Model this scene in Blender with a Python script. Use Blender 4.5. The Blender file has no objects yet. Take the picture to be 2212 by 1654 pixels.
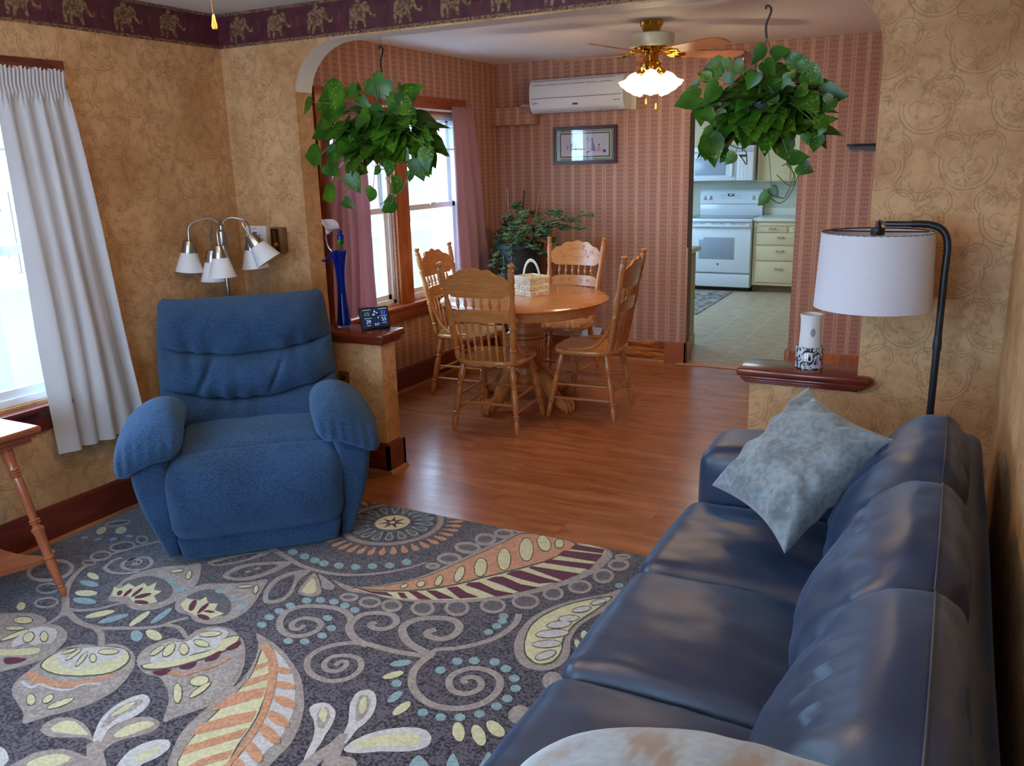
import bpy, bmesh, math, random
from mathutils import Vector, Matrix, noise as mnoise, geometry
PI = math.pi
sc = bpy.context.scene
COL = sc.collection

# ---------------------------------------------------------------- camera
cam_d = bpy.data.cameras.new('camera')
cam = bpy.data.objects.new('camera', cam_d); COL.objects.link(cam)
YAW, PITCH, ROLL, FPX = 0.4855, 0.2569, -0.0271, 1820.0
f_ = Vector((-math.sin(YAW)*math.cos(PITCH), math.cos(YAW)*math.cos(PITCH), -math.sin(PITCH)))
r_ = Vector((math.cos(YAW), math.sin(YAW), 0)); u_ = r_.cross(f_)
r2 = r_*math.cos(ROLL)+u_*math.sin(ROLL); u2 = -r_*math.sin(ROLL)+u_*math.cos(ROLL)
cam.matrix_world = Matrix(((r2.x, u2.x, -f_.x, 3.5898), (r2.y, u2.y, -f_.y, -3.562), (r2.z, u2.z, -f_.z, 1.65), (0, 0, 0, 1)))
cam_d.sensor_fit = 'HORIZONTAL'; cam_d.sensor_width = 36.0; cam_d.lens = 36.0*FPX/2212
cam_d.clip_start = 0.02; cam_d.clip_end = 200
sc.camera = cam

# ---------------------------------------------------------------- world, sun, exposure
wd = bpy.data.worlds.new('world'); sc.world = wd; wd.use_nodes = True
bg = wd.node_tree.nodes['Background']
bg.inputs['Color'].default_value = (0.42, 0.68, 1.0, 1); bg.inputs['Strength'].default_value = 14.0
sun_d = bpy.data.lights.new('sun', 'SUN'); sun = bpy.data.objects.new('sun', sun_d); COL.objects.link(sun)
sun_d.energy = 6.0; sun_d.angle = math.radians(1.0); sun_d.color = (1, .95, .86)
sun.rotation_euler = Vector((-1.0, -.12, -0.62)).to_track_quat('-Z', 'Y').to_euler(); sun.location = (6, 0, 6)
sc.view_settings.view_transform = 'Standard'; sc.view_settings.look = 'None'
sc.view_settings.gamma = 1.0; sc.view_settings.exposure = 0.12
sc.cycles.use_denoising = True
sc.cycles.max_bounces = 8; sc.cycles.diffuse_bounces = 5; sc.cycles.glossy_bounces = 3
sc.cycles.transmission_bounces = 8; sc.cycles.transparent_max_bounces = 12
sc.cycles.sample_clamp_indirect = 6.0
sc.cycles.caustics_reflective = False; sc.cycles.caustics_refractive = False

def portal(name, loc, size, direction):
    d = bpy.data.lights.new(name, 'AREA'); d.shape = 'RECTANGLE'; d.size, d.size_y = size
    d.cycles.is_portal = True
    o = bpy.data.objects.new(name, d); COL.objects.link(o); o.location = loc
    o.rotation_euler = Vector(direction).to_track_quat('-Z', 'Z').to_euler()
portal('portal_living', (-.16, -1.88, 1.33), (1.8, 1.5), (1, 0, 0))
portal('portal_dining', (-.16, 1.63, 1.33), (1.7, 1.5), (1, 0, 0))
portal('portal_near', (1.9, -4.56, 1.38), (2.5, 1.5), (0, 1, 0))
portal('portal_kitchen', (-.66, 5.7, 1.6), (1.9, 1.3), (1, 0, 0))

# ---------------------------------------------------------------- shader helper
class S:
    def __init__(s, nt, k): s.nt, s.k = nt, k
    def m(s, op, *a, clamp=False):
        n = s.nt.nodes.new('ShaderNodeMath'); n.operation = op; n.use_clamp = clamp
        for i, q in enumerate((s,)+a):
            if isinstance(q, S): s.nt.links.new(q.k, n.inputs[i])
            else: n.inputs[i].default_value = float(q)
        return S(s.nt, n.outputs[0])
    def __add__(s, o): return s.m('ADD', o)
    def __radd__(s, o): return s.m('ADD', o)
    def __sub__(s, o): return s.m('SUBTRACT', o)
    def __rsub__(s, o): return (s*-1)+o
    def __mul__(s, o): return s.m('MULTIPLY', o)
    def __rmul__(s, o): return s.m('MULTIPLY', o)
    def __truediv__(s, o): return s.m('DIVIDE', o)
    def fract(s): return s.m('FRACT')
    def floor(s): return s.m('FLOOR')
    def abs(s): return s.m('ABSOLUTE')
    def lt(s, o): return s.m('LESS_THAN', o)
    def gt(s, o): return s.m('GREATER_THAN', o)
    def min(s, o): return s.m('MINIMUM', o)
    def max(s, o): return s.m('MAXIMUM', o)
    def sqrt(s): return s.m('SQRT')
    def sin(s): return s.m('SINE')
    def near(s, c, w):   # 1 inside |s-c|<w, soft edge
        return (1.0-((s-c).abs()/w)).m('MULTIPLY', 2.5, clamp=True)
    def step(s, a, b):
        n = s.nt.nodes.new('ShaderNodeMapRange'); n.interpolation_type = 'SMOOTHSTEP'
        s.nt.links.new(s.k, n.inputs[0]); n.inputs[1].default_value = a; n.inputs[2].default_value = b
        return S(s.nt, n.outputs[0])
class MT:
    def __init__(s, name, rough=.5, spec=.5, metal=0, **kw):
        s.mat = bpy.data.materials.new(name); s.mat.use_nodes = True; s.nt = s.mat.node_tree
        s.b = s.nt.nodes['Principled BSDF']
        s.b.inputs['Roughness'].default_value = rough; s.b.inputs['Specular IOR Level'].default_value = spec
        s.b.inputs['Metallic'].default_value = metal
        for k, v in kw.items():
            s.b.inputs[k.replace('_', ' ')].default_value = v
        s._p = None
    def pos(s, geo=False):
        n = s.nt.nodes.new('ShaderNodeNewGeometry' if geo else 'ShaderNodeTexCoord')
        return n.outputs['Position' if geo else 'Object']
    def xyz(s, geo=False):
        n = s.nt.nodes.new('ShaderNodeSeparateXYZ'); s.nt.links.new(s.pos(geo), n.inputs[0])
        return [S(s.nt, n.outputs[i]) for i in range(3)]
    def comb(s, x=0, y=0, z=0):
        n = s.nt.nodes.new('ShaderNodeCombineXYZ')
        for i, q in enumerate((x, y, z)):
            if isinstance(q, S): s.nt.links.new(q.k, n.inputs[i])
            else: n.inputs[i].default_value = q
        return n.outputs[0]
    def noise(s, vec=None, scale=5, detail=3, dist=0, rough=.5):
        n = s.nt.nodes.new('ShaderNodeTexNoise'); s.nt.links.new(vec if vec is not None else s.pos(), n.inputs['Vector'])
        n.inputs['Scale'].default_value = scale; n.inputs['Detail'].default_value = detail
        n.inputs['Distortion'].default_value = dist; n.inputs['Roughness'].default_value = rough
        return S(s.nt, n.outputs['Fac'])
    def voro(s, vec=None, scale=5, feature='F1'):
        n = s.nt.nodes.new('ShaderNodeTexVoronoi'); n.feature = feature
        s.nt.links.new(vec if vec is not None else s.pos(), n.inputs['Vector']); n.inputs['Scale'].default_value = scale
        return S(s.nt, n.outputs['Distance'])
    def mix(s, fac, a, b):
        n = s.nt.nodes.new('ShaderNodeMix'); n.data_type = 'RGBA'
        for i, q in ((0, fac), (6, a), (7, b)):
            if isinstance(q, S): s.nt.links.new(q.k, n.inputs[i])
            elif isinstance(q, (tuple, list)): n.inputs[i].default_value = (*q[:3], 1)
            elif isinstance(q, (int, float)): n.inputs[i].default_value = q
            else: s.nt.links.new(q, n.inputs[i])
        return n.outputs[2]
    def col(s, c):
        if isinstance(c, tuple): s.b.inputs['Base Color'].default_value = (*c[:3], 1)
        else: s.nt.links.new(c, s.b.inputs['Base Color'])
        return s
    def set(s, name, v): s.nt.links.new(v.k if isinstance(v, S) else v, s.b.inputs[name]); return s
    def bump(s, h, strength=.3, dist=.01):
        n = s.nt.nodes.new('ShaderNodeBump'); n.inputs['Strength'].default_value = strength
        n.inputs['Distance'].default_value = dist
        s.nt.links.new(h.k, n.inputs['Height']); s.nt.links.new(n.outputs[0], s.b.inputs['Normal']); return s
def srgb(r, g, b):
    return tuple((c/255/12.92 if c/255 <= .04045 else ((c/255+.055)/1.055)**2.4) for c in (r, g, b))
def plain(name, c, rough=.5, spec=.5, metal=0, var=.12, sc_=30, **kw):
    m = MT(name, rough, spec, metal, **kw)
    n = m.noise(scale=sc_, detail=3)
    m.col(m.mix(n, tuple(x*(1-var) for x in c), tuple(min(1, x*(1+var)) for x in c)))
    return m.mat

# ---------------------------------------------------------------- mesh helper
def rotz(a): return Matrix.Rotation(a, 4, 'Z')
def trs(loc=(0, 0, 0), rz=0, rx=0, ry=0, s=(1, 1, 1)):
    return Matrix.Translation(loc) @ rotz(rz) @ Matrix.Rotation(ry, 4, 'Y') @ Matrix.Rotation(rx, 4, 'X') @ Matrix.Diagonal((*s, 1))
class B:
    def __init__(s): s.v, s.f, s.mi = [], [], []; s.M = Matrix.Identity(4)
    def add(s, vs, fs, mi=0, M=None):
        M = s.M @ M if M is not None else s.M
        o = len(s.v); s.v += [tuple(M @ Vector(p)) for p in vs]
        s.f += [tuple(i+o for i in q) for q in fs]; s.mi += [mi]*len(fs); return s
    def box(s, a, b, mi=0, M=None):
        (x0, y0, z0), (x1, y1, z1) = a, b
        x0, x1 = min(x0, x1), max(x0, x1); y0, y1 = min(y0, y1), max(y0, y1); z0, z1 = min(z0, z1), max(z0, z1)
        vs = [(x0, y0, z0), (x1, y0, z0), (x1, y1, z0), (x0, y1, z0), (x0, y0, z1), (x1, y0, z1), (x1, y1, z1), (x0, y1, z1)]
        return s.add(vs, [(0, 3, 2, 1), (4, 5, 6, 7), (0, 1, 5, 4), (1, 2, 6, 5), (2, 3, 7, 6), (3, 0, 4, 7)], mi, M)
    def rbox(s, a, b, r=.005, mi=0, M=None, n=2):
        bm = bmesh.new(); T = B().box(a, b)
        vs = [bm.verts.new(p) for p in T.v]; [bm.faces.new([vs[i] for i in q]) for q in T.f]
        dm = min(abs(b[i]-a[i]) for i in range(3)); r = min(r, dm*.49)
        bmesh.ops.bevel(bm, geom=bm.edges[:], offset=r, segments=n, affect='EDGES', profile=.5)
        bm.verts.index_update()
        s.add([v.co[:] for v in bm.verts], [[v.index for v in q.verts] for q in bm.faces], mi, M); bm.free(); return s
    def lathe(s, prof, n=24, mi=0, M=None, caps=True, sx=1, sy=1):
        vs, fs = [], []
        for r, z in prof:
            for k in range(n):
                a = 2*PI*k/n; vs.append((r*math.cos(a)*sx, r*math.sin(a)*sy, z))
        for i in range(len(prof)-1):
            for k in range(n):
                k2 = (k+1) % n; fs.append((i*n+k, i*n+k2, (i+1)*n+k2, (i+1)*n+k))
        if caps:
            if prof[0][0] > 1e-5: fs.append(tuple(reversed(range(n))))
            if prof[-1][0] > 1e-5: fs.append(tuple(range((len(prof)-1)*n, len(prof)*n)))
        return s.add(vs, fs, mi, M)
    def cyl(s, p, q, r, r1=None, n=16, mi=0, M=None):
        return s.turn(p, q, [(r, 0), (r if r1 is None else r1, 1)], n, mi, M)
    def turn(s, p, q, prof, n=12, mi=0, M=None):   # lathe along p->q, profile t in 0..1
        p, q = Vector(p), Vector(q); L = (q-p).length
        R = (q-p).to_track_quat('Z', 'Y').to_matrix().to_4x4()
        T = Matrix.Translation(p) @ R
        return s.lathe([(r, t*L) for r, t in prof], n, mi, (M @ T) if M is not None else T)
    def tube(s, pts, r, n=8, mi=0, M=None, cap=True, sy=1):
        pts = [Vector(p) for p in pts]; N = len(pts); rs = r if isinstance(r, (list, tuple)) else [r]*N
        vs, fs = [], []; up = None
        for i, p in enumerate(pts):
            t = (pts[min(i+1, N-1)]-pts[max(i-1, 0)]).normalized()
            if up is None:
                up = Vector((0, 0, 1)) if abs(t.z) < .9 else Vector((1, 0, 0))
            a = (up-t*up.dot(t)).normalized(); b = t.cross(a); up = a
            for k in range(n):
                q = 2*PI*k/n; vs.append(p+rs[i]*(math.cos(q)*a+math.sin(q)*b*sy))
        for i in range(N-1):
            for k in range(n):
                k2 = (k+1) % n; fs.append((i*n+k, i*n+k2, (i+1)*n+k2, (i+1)*n+k))
        if cap: fs += [tuple(reversed(range(n))), tuple(range((N-1)*n, N*n))]
        return s.add(vs, fs, mi, M)
    def prism(s, poly, d0, d1, mi=0, M=None, axis='z', side=None):  # 2D polygon extruded d0..d1
        def P(p, d):
            return {'z': (p[0], p[1], d), 'y': (p[0], d, p[1]), 'x': (d, p[0], p[1])}[axis]
        n = len(poly); vs = [P(p, d0) for p in poly]+[P(p, d1) for p in poly]
        tri = geometry.tessellate_polygon([[Vector((p[0], p[1], 0)) for p in poly]])
        fs = [tuple(t) for t in tri]+[tuple(i+n for i in reversed(t)) for t in tri]
        o = len(s.f); s.add(vs, fs, mi, M)
        return s.add(vs, [(i, (i+1) % n, (i+1) % n+n, i+n) for i in range(n)], mi if side is None else side, M)
    def grid(s, fn, nu, nv, mi=0, M=None, cu=False, cv=False):
        vs = [fn(i/(nu if cu else nu-1), j/(nv if cv else nv-1)) for i in range(nu) for j in range(nv)]
        fs = []
        for i in range(nu if cu else nu-1):
            for j in range(nv if cv else nv-1):
                i2, j2 = (i+1) % nu, (j+1) % nv
                fs.append((i*nv+j, i2*nv+j, i2*nv+j2, i*nv+j2))
        return s.add(vs, fs, mi, M)
    def ell(s, c, r, n=12, m=8, mi=0, M=None):
        c = Vector(c); r = (r, r, r) if not isinstance(r, (tuple, list)) else r
        T = Matrix.Translation(c) @ Matrix.Diagonal((*r, 1))
        return s.lathe([(math.sin(PI*i/m), -math.cos(PI*i/m)) for i in range(m+1)], n, mi, (M @ T) if M is not None else T)
    def build(s, name, mats, parent=None, sharp=35, loc=None, rz=0, weld=True):
        me = bpy.data.meshes.new(name); me.from_pydata(s.v, [], s.f)
        mats = mats if isinstance(mats, (list, tuple)) else [mats]
        for m in mats: me.materials.append(m)
        me.polygons.foreach_set('material_index', s.mi); me.update()
        bm = bmesh.new(); bm.from_mesh(me)
        if weld: bmesh.ops.remove_doubles(bm, verts=bm.verts[:], dist=1e-5)
        bmesh.ops.recalc_face_normals(bm, faces=bm.faces[:])
        lim = math.radians(sharp)
        for f in bm.faces: f.smooth = True
        for e in bm.edges:
            e.smooth = len(e.link_faces) == 2 and e.calc_face_angle(0) < lim
        bm.to_mesh(me); bm.free()
        o = bpy.data.objects.new(name, me); COL.objects.link(o)
        if parent: o.parent = parent
        if loc is not None: o.location = loc
        o.rotation_euler.z = rz
        return o
def empty(name, loc=(0, 0, 0), rz=0):
    o = bpy.data.objects.new(name, None); COL.objects.link(o); o.location = loc; o.rotation_euler = (0, 0, rz)
    o.empty_display_size = .1; return o
def tag(o, label=None, cat=None, group=None, kind=None):
    if label: o['label'] = label
    if cat: o['category'] = cat
    if group: o['group'] = group
    if kind: o['kind'] = kind
    return o
def struct(o): o['kind'] = 'structure'; return o
def dup(o, parent=None):
    c = o.copy(); COL.objects.link(c); c.parent = parent
    for ch in list(o.children): dup(ch, c)
    return c
def spline(pts, n=8, closed=False):   # Catmull-Rom through points (any dimension)
    P = [Vector(p) for p in pts]; N = len(P); out = []
    for i in range(N if closed else N-1):
        g = (lambda k: P[k % N]) if closed else (lambda k: P[min(max(k, 0), N-1)])
        a, b, c, d = g(i-1), g(i), g(i+1), g(i+2)
        for k in range(n):
            t = k/n; out.append(.5*((2*b)+(c-a)*t+(2*a-5*b+4*c-d)*t*t+(3*b-a-3*c+d)*t**3))
    if not closed: out.append(P[-1])
    return out
# ---------------------------------------------------------------- materials
M_ = {}
def damask(name, tint=1.0):
    m = MT(name, rough=.62, spec=.3)
    x, y, z = m.xyz()
    wob = m.noise(scale=7, detail=2)
    u = (x+y+(wob-.5)*.012)/.30; v = (z+(wob-.5)*.012)/.40
    line = None; spr = None
    RG = [(0, 0, .31, .012, 0, -1, -.10), (0, 0, .265, .008, 0, -1, -.06), (-.21, .20, .17, .011, -.5, 1, .22), (-.21, .20, .13, .008, -.5, 1, .26),
          (.21, .20, .17, .011, .5, 1, .22), (.21, .20, .13, .008, .5, 1, .26), (-.11, -.02, .09, .008, -1, .3, .05), (.11, -.02, .09, .008, 1, .3, .05),
          (0, .44, .12, .009, 0, -1, -.46), (-.36, -.26, .13, .010, 1, -.4, -.22), (.36, -.26, .13, .010, -1, -.4, -.22)]
    for ou, ov in ((.5, .5), (0, 0)):
        a = (u+ou).fract()-.5; b = ((v+ov).fract()-.5)*1.33
        for cx, cy, r, w, mx, my, c in RG:
            l = ((a-cx)*(a-cx)+(b-cy)*(b-cy)).sqrt().near(r, w)*(a*mx+b*my).gt(c)
            line = l if line is None else line.max(l)
        for cx, cy, r, n in ((0, -.14, .15, 7), (0, .22, .11, 5), (-.42, .12, .09, 6), (.42, .12, .09, 6)):
            aa = a-cx; bb = b-cy
            d = (aa*aa+bb*bb).sqrt(); an = bb.m('ARCTAN2', aa)
            l = ((((an*n).sin()*.5+.5)*r-d)*40).m('MULTIPLY', 1, clamp=True)
            spr = l if spr is None else spr.max(l)
    brk = m.noise(scale=16, detail=3).step(.32, .50)
    fr = m.noise(scale=30, detail=4, dist=1.6)
    sprig = fr.near(.52, .018)*m.noise(scale=11, detail=1).step(.46, .62)
    blotch = m.noise(scale=2.6, detail=4, rough=.62).step(.35, .72)
    fine = m.noise(scale=22, detail=4)
    base = m.mix(blotch, srgb(222, 176, 126), srgb(186, 136, 88))
    base = m.mix((fine.step(.45, .75))*.40, base, srgb(164, 112, 70))
    base = m.mix((line*brk)*.42, base, srgb(130, 96, 64))
    base = m.mix(sprig*.45, base, srgb(146, 100, 62))
    fol = m.noise(scale=42, detail=4, dist=1.3).step(.53, .60)*m.noise(scale=7, detail=2).step(.44, .60)
    base = m.mix(fol*.42, base, srgb(150, 108, 72))
    base = m.mix(spr*m.noise(scale=26, detail=3).step(.38, .6)*.34, base, srgb(140, 100, 66))
    m.col(base); m.bump(fine, .12, .003)
    return m.mat
def stripes(name):
    m = MT(name, rough=.6, spec=.3)
    x, y, z = m.xyz()
    P = .186
    t = ((x+y+.032)/P).fract()*P                       # metres inside one repeat
    # 0-.030 ladder | .030-.078 scallop | .078-.110 plain | .110-.186 scallop... (symmetric about the plain stripe)
    sp = m.noise(scale=190, detail=2).step(.4, .62)
    base = m.mix(sp*.55, srgb(176, 130, 112), srgb(150, 104, 88))
    plainS = t.gt(.092)*t.lt(.124)
    base = m.mix(plainS, base, m.mix(sp, srgb(210, 170, 144), srgb(190, 146, 120)))
    # scallops
    sv = (z/.034); row = sv.floor(); su = (t/.031+row*.5).fract()-.5; b = sv.fract()
    d = (su*su+b*b*1.1).sqrt()
    sc1 = d.near(.5, .06).max(d.near(.3, .05)*.6)
    inS = (t.gt(.03))*(1-plainS)
    base = m.mix(sc1*inS*.6, base, srgb(220, 178, 150))
    lad = t.lt(.03)
    base = m.mix(lad, base, srgb(198, 156, 130))
    dash = ((z/.017).fract().near(.5, .34))*(((t-.0055)/.0063).fract().near(.5, .3))*t.gt(.0055)*t.lt(.0245)
    base = m.mix(dash*.85, base, srgb(112, 72, 58))
    edge = t.near(.001, .0016).max(t.near(.0295, .0016))
    rung = ((z/.017).fract().near(.04, .1))*lad
    base = m.mix(edge.max(rung)*.7, base, srgb(228, 180, 154))
    eline = t.near(.091, .001).max(t.near(.125, .001)).max(t.near(.061, .001)).max(t.near(.155, .001))
    base = m.mix(eline*.5, base, srgb(120, 70, 58))
    m.col(base); m.bump(sp, .08, .002)
    return m.mat
def wood(name, c0, c1, axis='x', scale=1.0, rough=.35, grain=1.0, ring=.5, coat=0.0, lo=None):
    m = MT(name, rough=rough, spec=.5)
    x, y, z = m.xyz()
    st = {'x': (1.2, 9, 9), 'y': (9, 1.2, 9), 'z': (9, 9, 1.2)}[axis]
    v = m.comb(x*st[0], y*st[1], z*st[2])
    n1 = m.noise(v, scale=2.2*scale, detail=4, dist=.7)
    rings = ((n1*14).sin()*.5+.5)
    n2 = m.noise(m.comb(x*st[0]*2, y*st[1]*5, z*st[2]*5), scale=5*scale, detail=3)
    c = m.mix((rings*ring+n2*.4).m('MULTIPLY', 1, clamp=True), c0, c1)
    if lo: c = m.mix(m.noise(scale=1.7, detail=2).step(.4, .7), c, m.mix(rings, lo, c1))
    m.col(c); m.bump(n2, .05*grain, .002)
    if coat: m.b.inputs['Coat Weight'].default_value = coat; m.b.inputs['Coat Roughness'].default_value = .15
    return m.mat
M_['damask'] = damask('damask_wallpaper')
M_['stripes'] = stripes('striped_wallpaper')
M_['ceil'] = plain('ceiling_paint', srgb(242, 242, 242), .8, .2, var=.03)
M_['archwhite'] = plain('arch_paint', srgb(228, 226, 220), .6, .3, var=.03)
M_['redwood'] = wood('mahogany_stain', srgb(136, 54, 30), srgb(92, 30, 18), 'x', rough=.22, coat=.4)
M_['redwood_y'] = wood('mahogany_stain_y', srgb(132, 56, 34), srgb(88, 32, 20), 'y', rough=.3, coat=.2)
M_['redwood_z'] = wood('mahogany_stain_z', srgb(150, 70, 38), srgb(100, 40, 22), 'z', rough=.3, coat=.2)
M_['redwood_z2'] = wood('mahogany_stain_head', srgb(142, 64, 36), srgb(88, 34, 20), 'y', scale=1.4, rough=.35, ring=.7)
M_['fir'] = wood('fir_orange', srgb(196, 110, 48), srgb(132, 62, 26), 'z', rough=.35, ring=.5)
M_['fir_y'] = wood('fir_orange_y', srgb(188, 98, 50), srgb(130, 58, 30), 'y', rough=.35, ring=.5)
M_['oakbase'] = wood('strong_grain_oak', srgb(222, 142, 60), srgb(136, 66, 22), 'x', scale=1.6, rough=.4, ring=1.0)
M_['shoe'] = wood('shoe_mould', srgb(190, 128, 78), srgb(160, 96, 54), 'y', rough=.4)
M_['oak'] = wood('golden_oak', srgb(205, 138, 76), srgb(172, 104, 50), 'z', scale=2, rough=.28, ring=.35, coat=.3)
M_['oak_x'] = wood('golden_oak_x', srgb(214, 150, 88), srgb(180, 112, 56), 'x', scale=2.4, rough=.22, ring=.5, coat=.3)
M_['white'] = plain('white_vinyl', srgb(236, 240, 242), .35, .4, var=.02)
M_['black'] = plain('black_metal', (.012, .013, .016), .35, .5)
M_['brass'] = plain('polished_brass', srgb(230, 180, 80), .12, .5, metal=1, var=.05)
M_['nickel'] = plain('brushed_nickel', srgb(176, 168, 156), .28, .5, metal=1, var=.1)
M_['cream'] = plain('cream_paint', srgb(224, 206, 166), .4, .4, var=.03, sc_=6)
M_['appl'] = plain('white_enamel', srgb(226, 234, 240), .22, .5, var=.01)

def floor_mat():
    m = MT('laminate_planks', rough=.24, spec=.5)
    x, y, z = m.xyz()
    W, L = .19, 1.22
    row = (y/W).floor(); xo = x+row*.437
    pid = (xo/L).floor()*3.17+row*7.31
    rnd = (pid.sin()*43758.5).fract()
    n1 = m.noise(m.comb(xo*1.3, y*7+rnd*9, rnd*20), scale=2.0, detail=5, dist=.6)
    n2 = m.noise(m.comb(xo*3, y*60, rnd*5), scale=4, detail=3)
    c = m.mix(n1.step(.3, .72), srgb(192, 122, 78), srgb(150, 86, 50))
    c = m.mix(n2.step(.5, .8)*.4, c, srgb(124, 62, 34))
    c = m.mix(rnd*.22, c, srgb(146, 74, 40))
    gap = (y/W).fract().near(0.0, .012).max((xo/L).fract().near(0.0, .0022))
    c = m.mix(gap*.6, c, srgb(84, 40, 22))
    m.col(c); m.bump((n2*.4-gap), .06, .002)
    m.set('Roughness', n1*.16+.16)
    return m.mat
M_['floor'] = floor_mat()
def tile_mat():
    m = MT('vinyl_tile', rough=.4, spec=.4)
    x, y, z = m.xyz()
    T = .335
    g = ((x+.06)/T).fract().near(0, .022).max(((x+.06)/T).fract().near(1, .022)).max((y/T).fract().near(0, .012)*.4)
    n = m.noise(m.comb(x*1.5, y*5, 0), scale=5, detail=5)
    c = m.mix(n.step(.35, .7), srgb(200, 182, 154), srgb(166, 150, 126))
    c = m.mix(g*.8, c, srgb(208, 196, 168)); m.col(c)
    return m.mat
M_['tile'] = tile_mat()
M_['threshold'] = plain('threshold_strip', srgb(196, 150, 110), .4)
# ---------------------------------------------------------------- shell
Zc, Zb, T, D, W = 2.443, 2.262, .127, 3.093, 3.781
Pl, Jl, Pr, Jr = .926, .490, 2.863, 3.289
YN = -4.4            # near wall of the living room
struct(B().box((-.15, YN-.15, -.12), (W+.15, D+.06, 0)).build('floor', M_['floor']))
struct(B().box((-.65, D+.06, -.12), (W+.15, 7.86, 0.001)).build('floor_kitchen', M_['tile']))
struct(B().rbox((1.64, D-.06, 0), (2.56, D+.10, .008), .003).build('trim_1', M_['threshold']))
struct(B().box((-.15, YN-.15, Zc), (W+.15, T/2, Zc+.12)).build('ceiling', M_['ceil']))
struct(B().box((-.15, T/2, Zc), (W+.15, D+.14, Zc+.12)).build('ceiling_dining', M_['ceil']))
struct(B().box((-.65, D+.14, Zc), (W+.15, 7.86, Zc+.12)).build('ceiling_kitchen', M_['ceil']))
def wall_x(name, x0, x1, y0, y1, mat, holes=(), z1=Zc):
    b = B(); ys = y0
    for (a, c, zb, zt) in sorted(holes):
        b.box((x0, ys, 0), (x1, a, z1)); b.box((x0, a, 0), (x1, c, zb)); b.box((x0, a, zt), (x1, c, z1)); ys = c
    b.box((x0, ys, 0), (x1, y1, z1)); return struct(b.build(name, mat))
WZ0, WZ1 = .665, 2.03
LIV = [(-1.745, -1.075, WZ0, WZ1), (-2.60, -1.93, WZ0, WZ1)]
DIN = [(.826, 1.496, WZ0, WZ1), (1.683, 2.435, WZ0, WZ1)]
wall_x('wall_left', -.14, 0, YN-.14, T/2, M_['damask'], LIV)
wall_x('wall_left_dining', -.14, 0, T/2, D, M_['stripes'], DIN)
wall_x('wall_right', W, W+.14, YN-.14, T/2, M_['damask'])
wall_x('wall_right_dining', W, W+.14, T/2, D, M_['stripes'])
# near wall with two windows (behind the photographer)
b = B(); xs = 0
NEAR = [(.55, 1.65, .75, 2.0), (2.1, 3.2, .75, 2.0)]
for a, c, zb, zt in NEAR:
    b.box((xs, YN-.14, 0), (a, YN, Zc)); b.box((a, YN-.14, 0), (c, YN, zb)); b.box((a, YN-.14, zt), (c, YN, Zc)); xs = c
b.box((xs, YN-.14, 0), (W, YN, Zc)); struct(b.build('wall_near', M_['damask']))
# partition with the wide arch, half walls either side
def arc(cx, cz, rx, rz, a0, a1, n=12):
    return [(cx+rx*math.cos(math.radians(a0+(a1-a0)*i/n)), cz+rz*math.sin(math.radians(a0+(a1-a0)*i/n))) for i in range(n+1)]
PZ = .735
b = B()
out = [(0, 0), (Pl, 0), (Pl, PZ), (Jl, PZ)]
out += arc(Jl+.30, Zb-.27, .30, .27, 180, 90)
out += arc(Jr-.24, Zb-.27, .24, .27, 90, 0)
out += [(Jr, PZ), (Pr, PZ), (Pr, 0), (W, 0), (W, Zc), (0, Zc)]
n = len(out)
tri = geometry.tessellate_polygon([[Vector((p[0], p[1], 0)) for p in out]])
vs = [(p[0], 0, p[1]) for p in out]+[(p[0], T, p[1]) for p in out]
b.add(vs, [tuple(t) for t in tri], 0); b.add(vs, [tuple(i+n for i in t) for t in tri], 1)
for i in range(n):
    j = (i+1) % n; zm = (out[i][1]+out[j][1])/2; xm = (out[i][0]+out[j][0])/2
    white = zm > 2.03 and Jl-.01 < xm < Jr+.01 and zm < Zc-.01
    b.add(vs, [(i, j, j+n, i+n)], 2 if white else 0)
part = struct(b.build('wall_partition', [M_['damask'], M_['stripes'], M_['archwhite']], sharp=20))
# dining far wall with arched doorway to the kitchen
dL, dR, dZ = 1.6905, 2.5107, 2.06
b = B(); out = [(-.14, 0), (dL, 0)]+arc(dL+.09, dZ-.12, .09, .12, 180, 90, 6)+arc(dR-.09, dZ-.12, .09, .12, 90, 0, 6)+[(dR, 0), (W+.14, 0), (W+.14, Zc), (-.14, Zc)]
n = len(out); tri = geometry.tessellate_polygon([[Vector((p[0], p[1], 0)) for p in out]])
vs = [(p[0], D, p[1]) for p in out]+[(p[0], D+.14, p[1]) for p in out]
b.add(vs, [tuple(t) for t in tri], 0); b.add(vs, [tuple(i+n for i in t) for t in tri], 2)
for i in range(n):
    j = (i+1) % n; xm = (out[i][0]+out[j][0])/2
    b.add(vs, [(i, j, j+n, i+n)], 1 if dL-.01 < xm < dR+.01 else 0)
struct(b.build('wall_dining_far', [M_['stripes'], plain('brown_jamb', srgb(112, 72, 54), .5), M_['cream']], sharp=20))
# wooden edge strip down the doorway's left jamb
struct(B().rbox((dL-.004, D-.012, .17), (dL+.012, D+.004, .95), .004).build('trim_2', M_['threshold']))
# kitchen walls
M_['splash'] = (lambda m: m.col(m.mix(m.noise(scale=9, detail=4), srgb(176, 184, 170), srgb(206, 208, 190))).mat)(MT('splashback', rough=.5))
KY = 7.72
b = B().box((-.65, KY, 0), (W+.14, KY+.14, Zc)); struct(b.build('wall_kitchen_far', M_['splash']))
wall_x('wall_kitchen_left', -.64, -.5, D+.14, KY, M_['cream'], [(4.8, 6.6, 1.0, 2.2)])
wall_x('wall_kitchen_right', W, W+.14, D+.14, KY, M_['cream'])
struct(B().box((-.64, D, 0), (-.14, D+.14, Zc)).build('wall_kitchen_near', M_['cream']))

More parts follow.
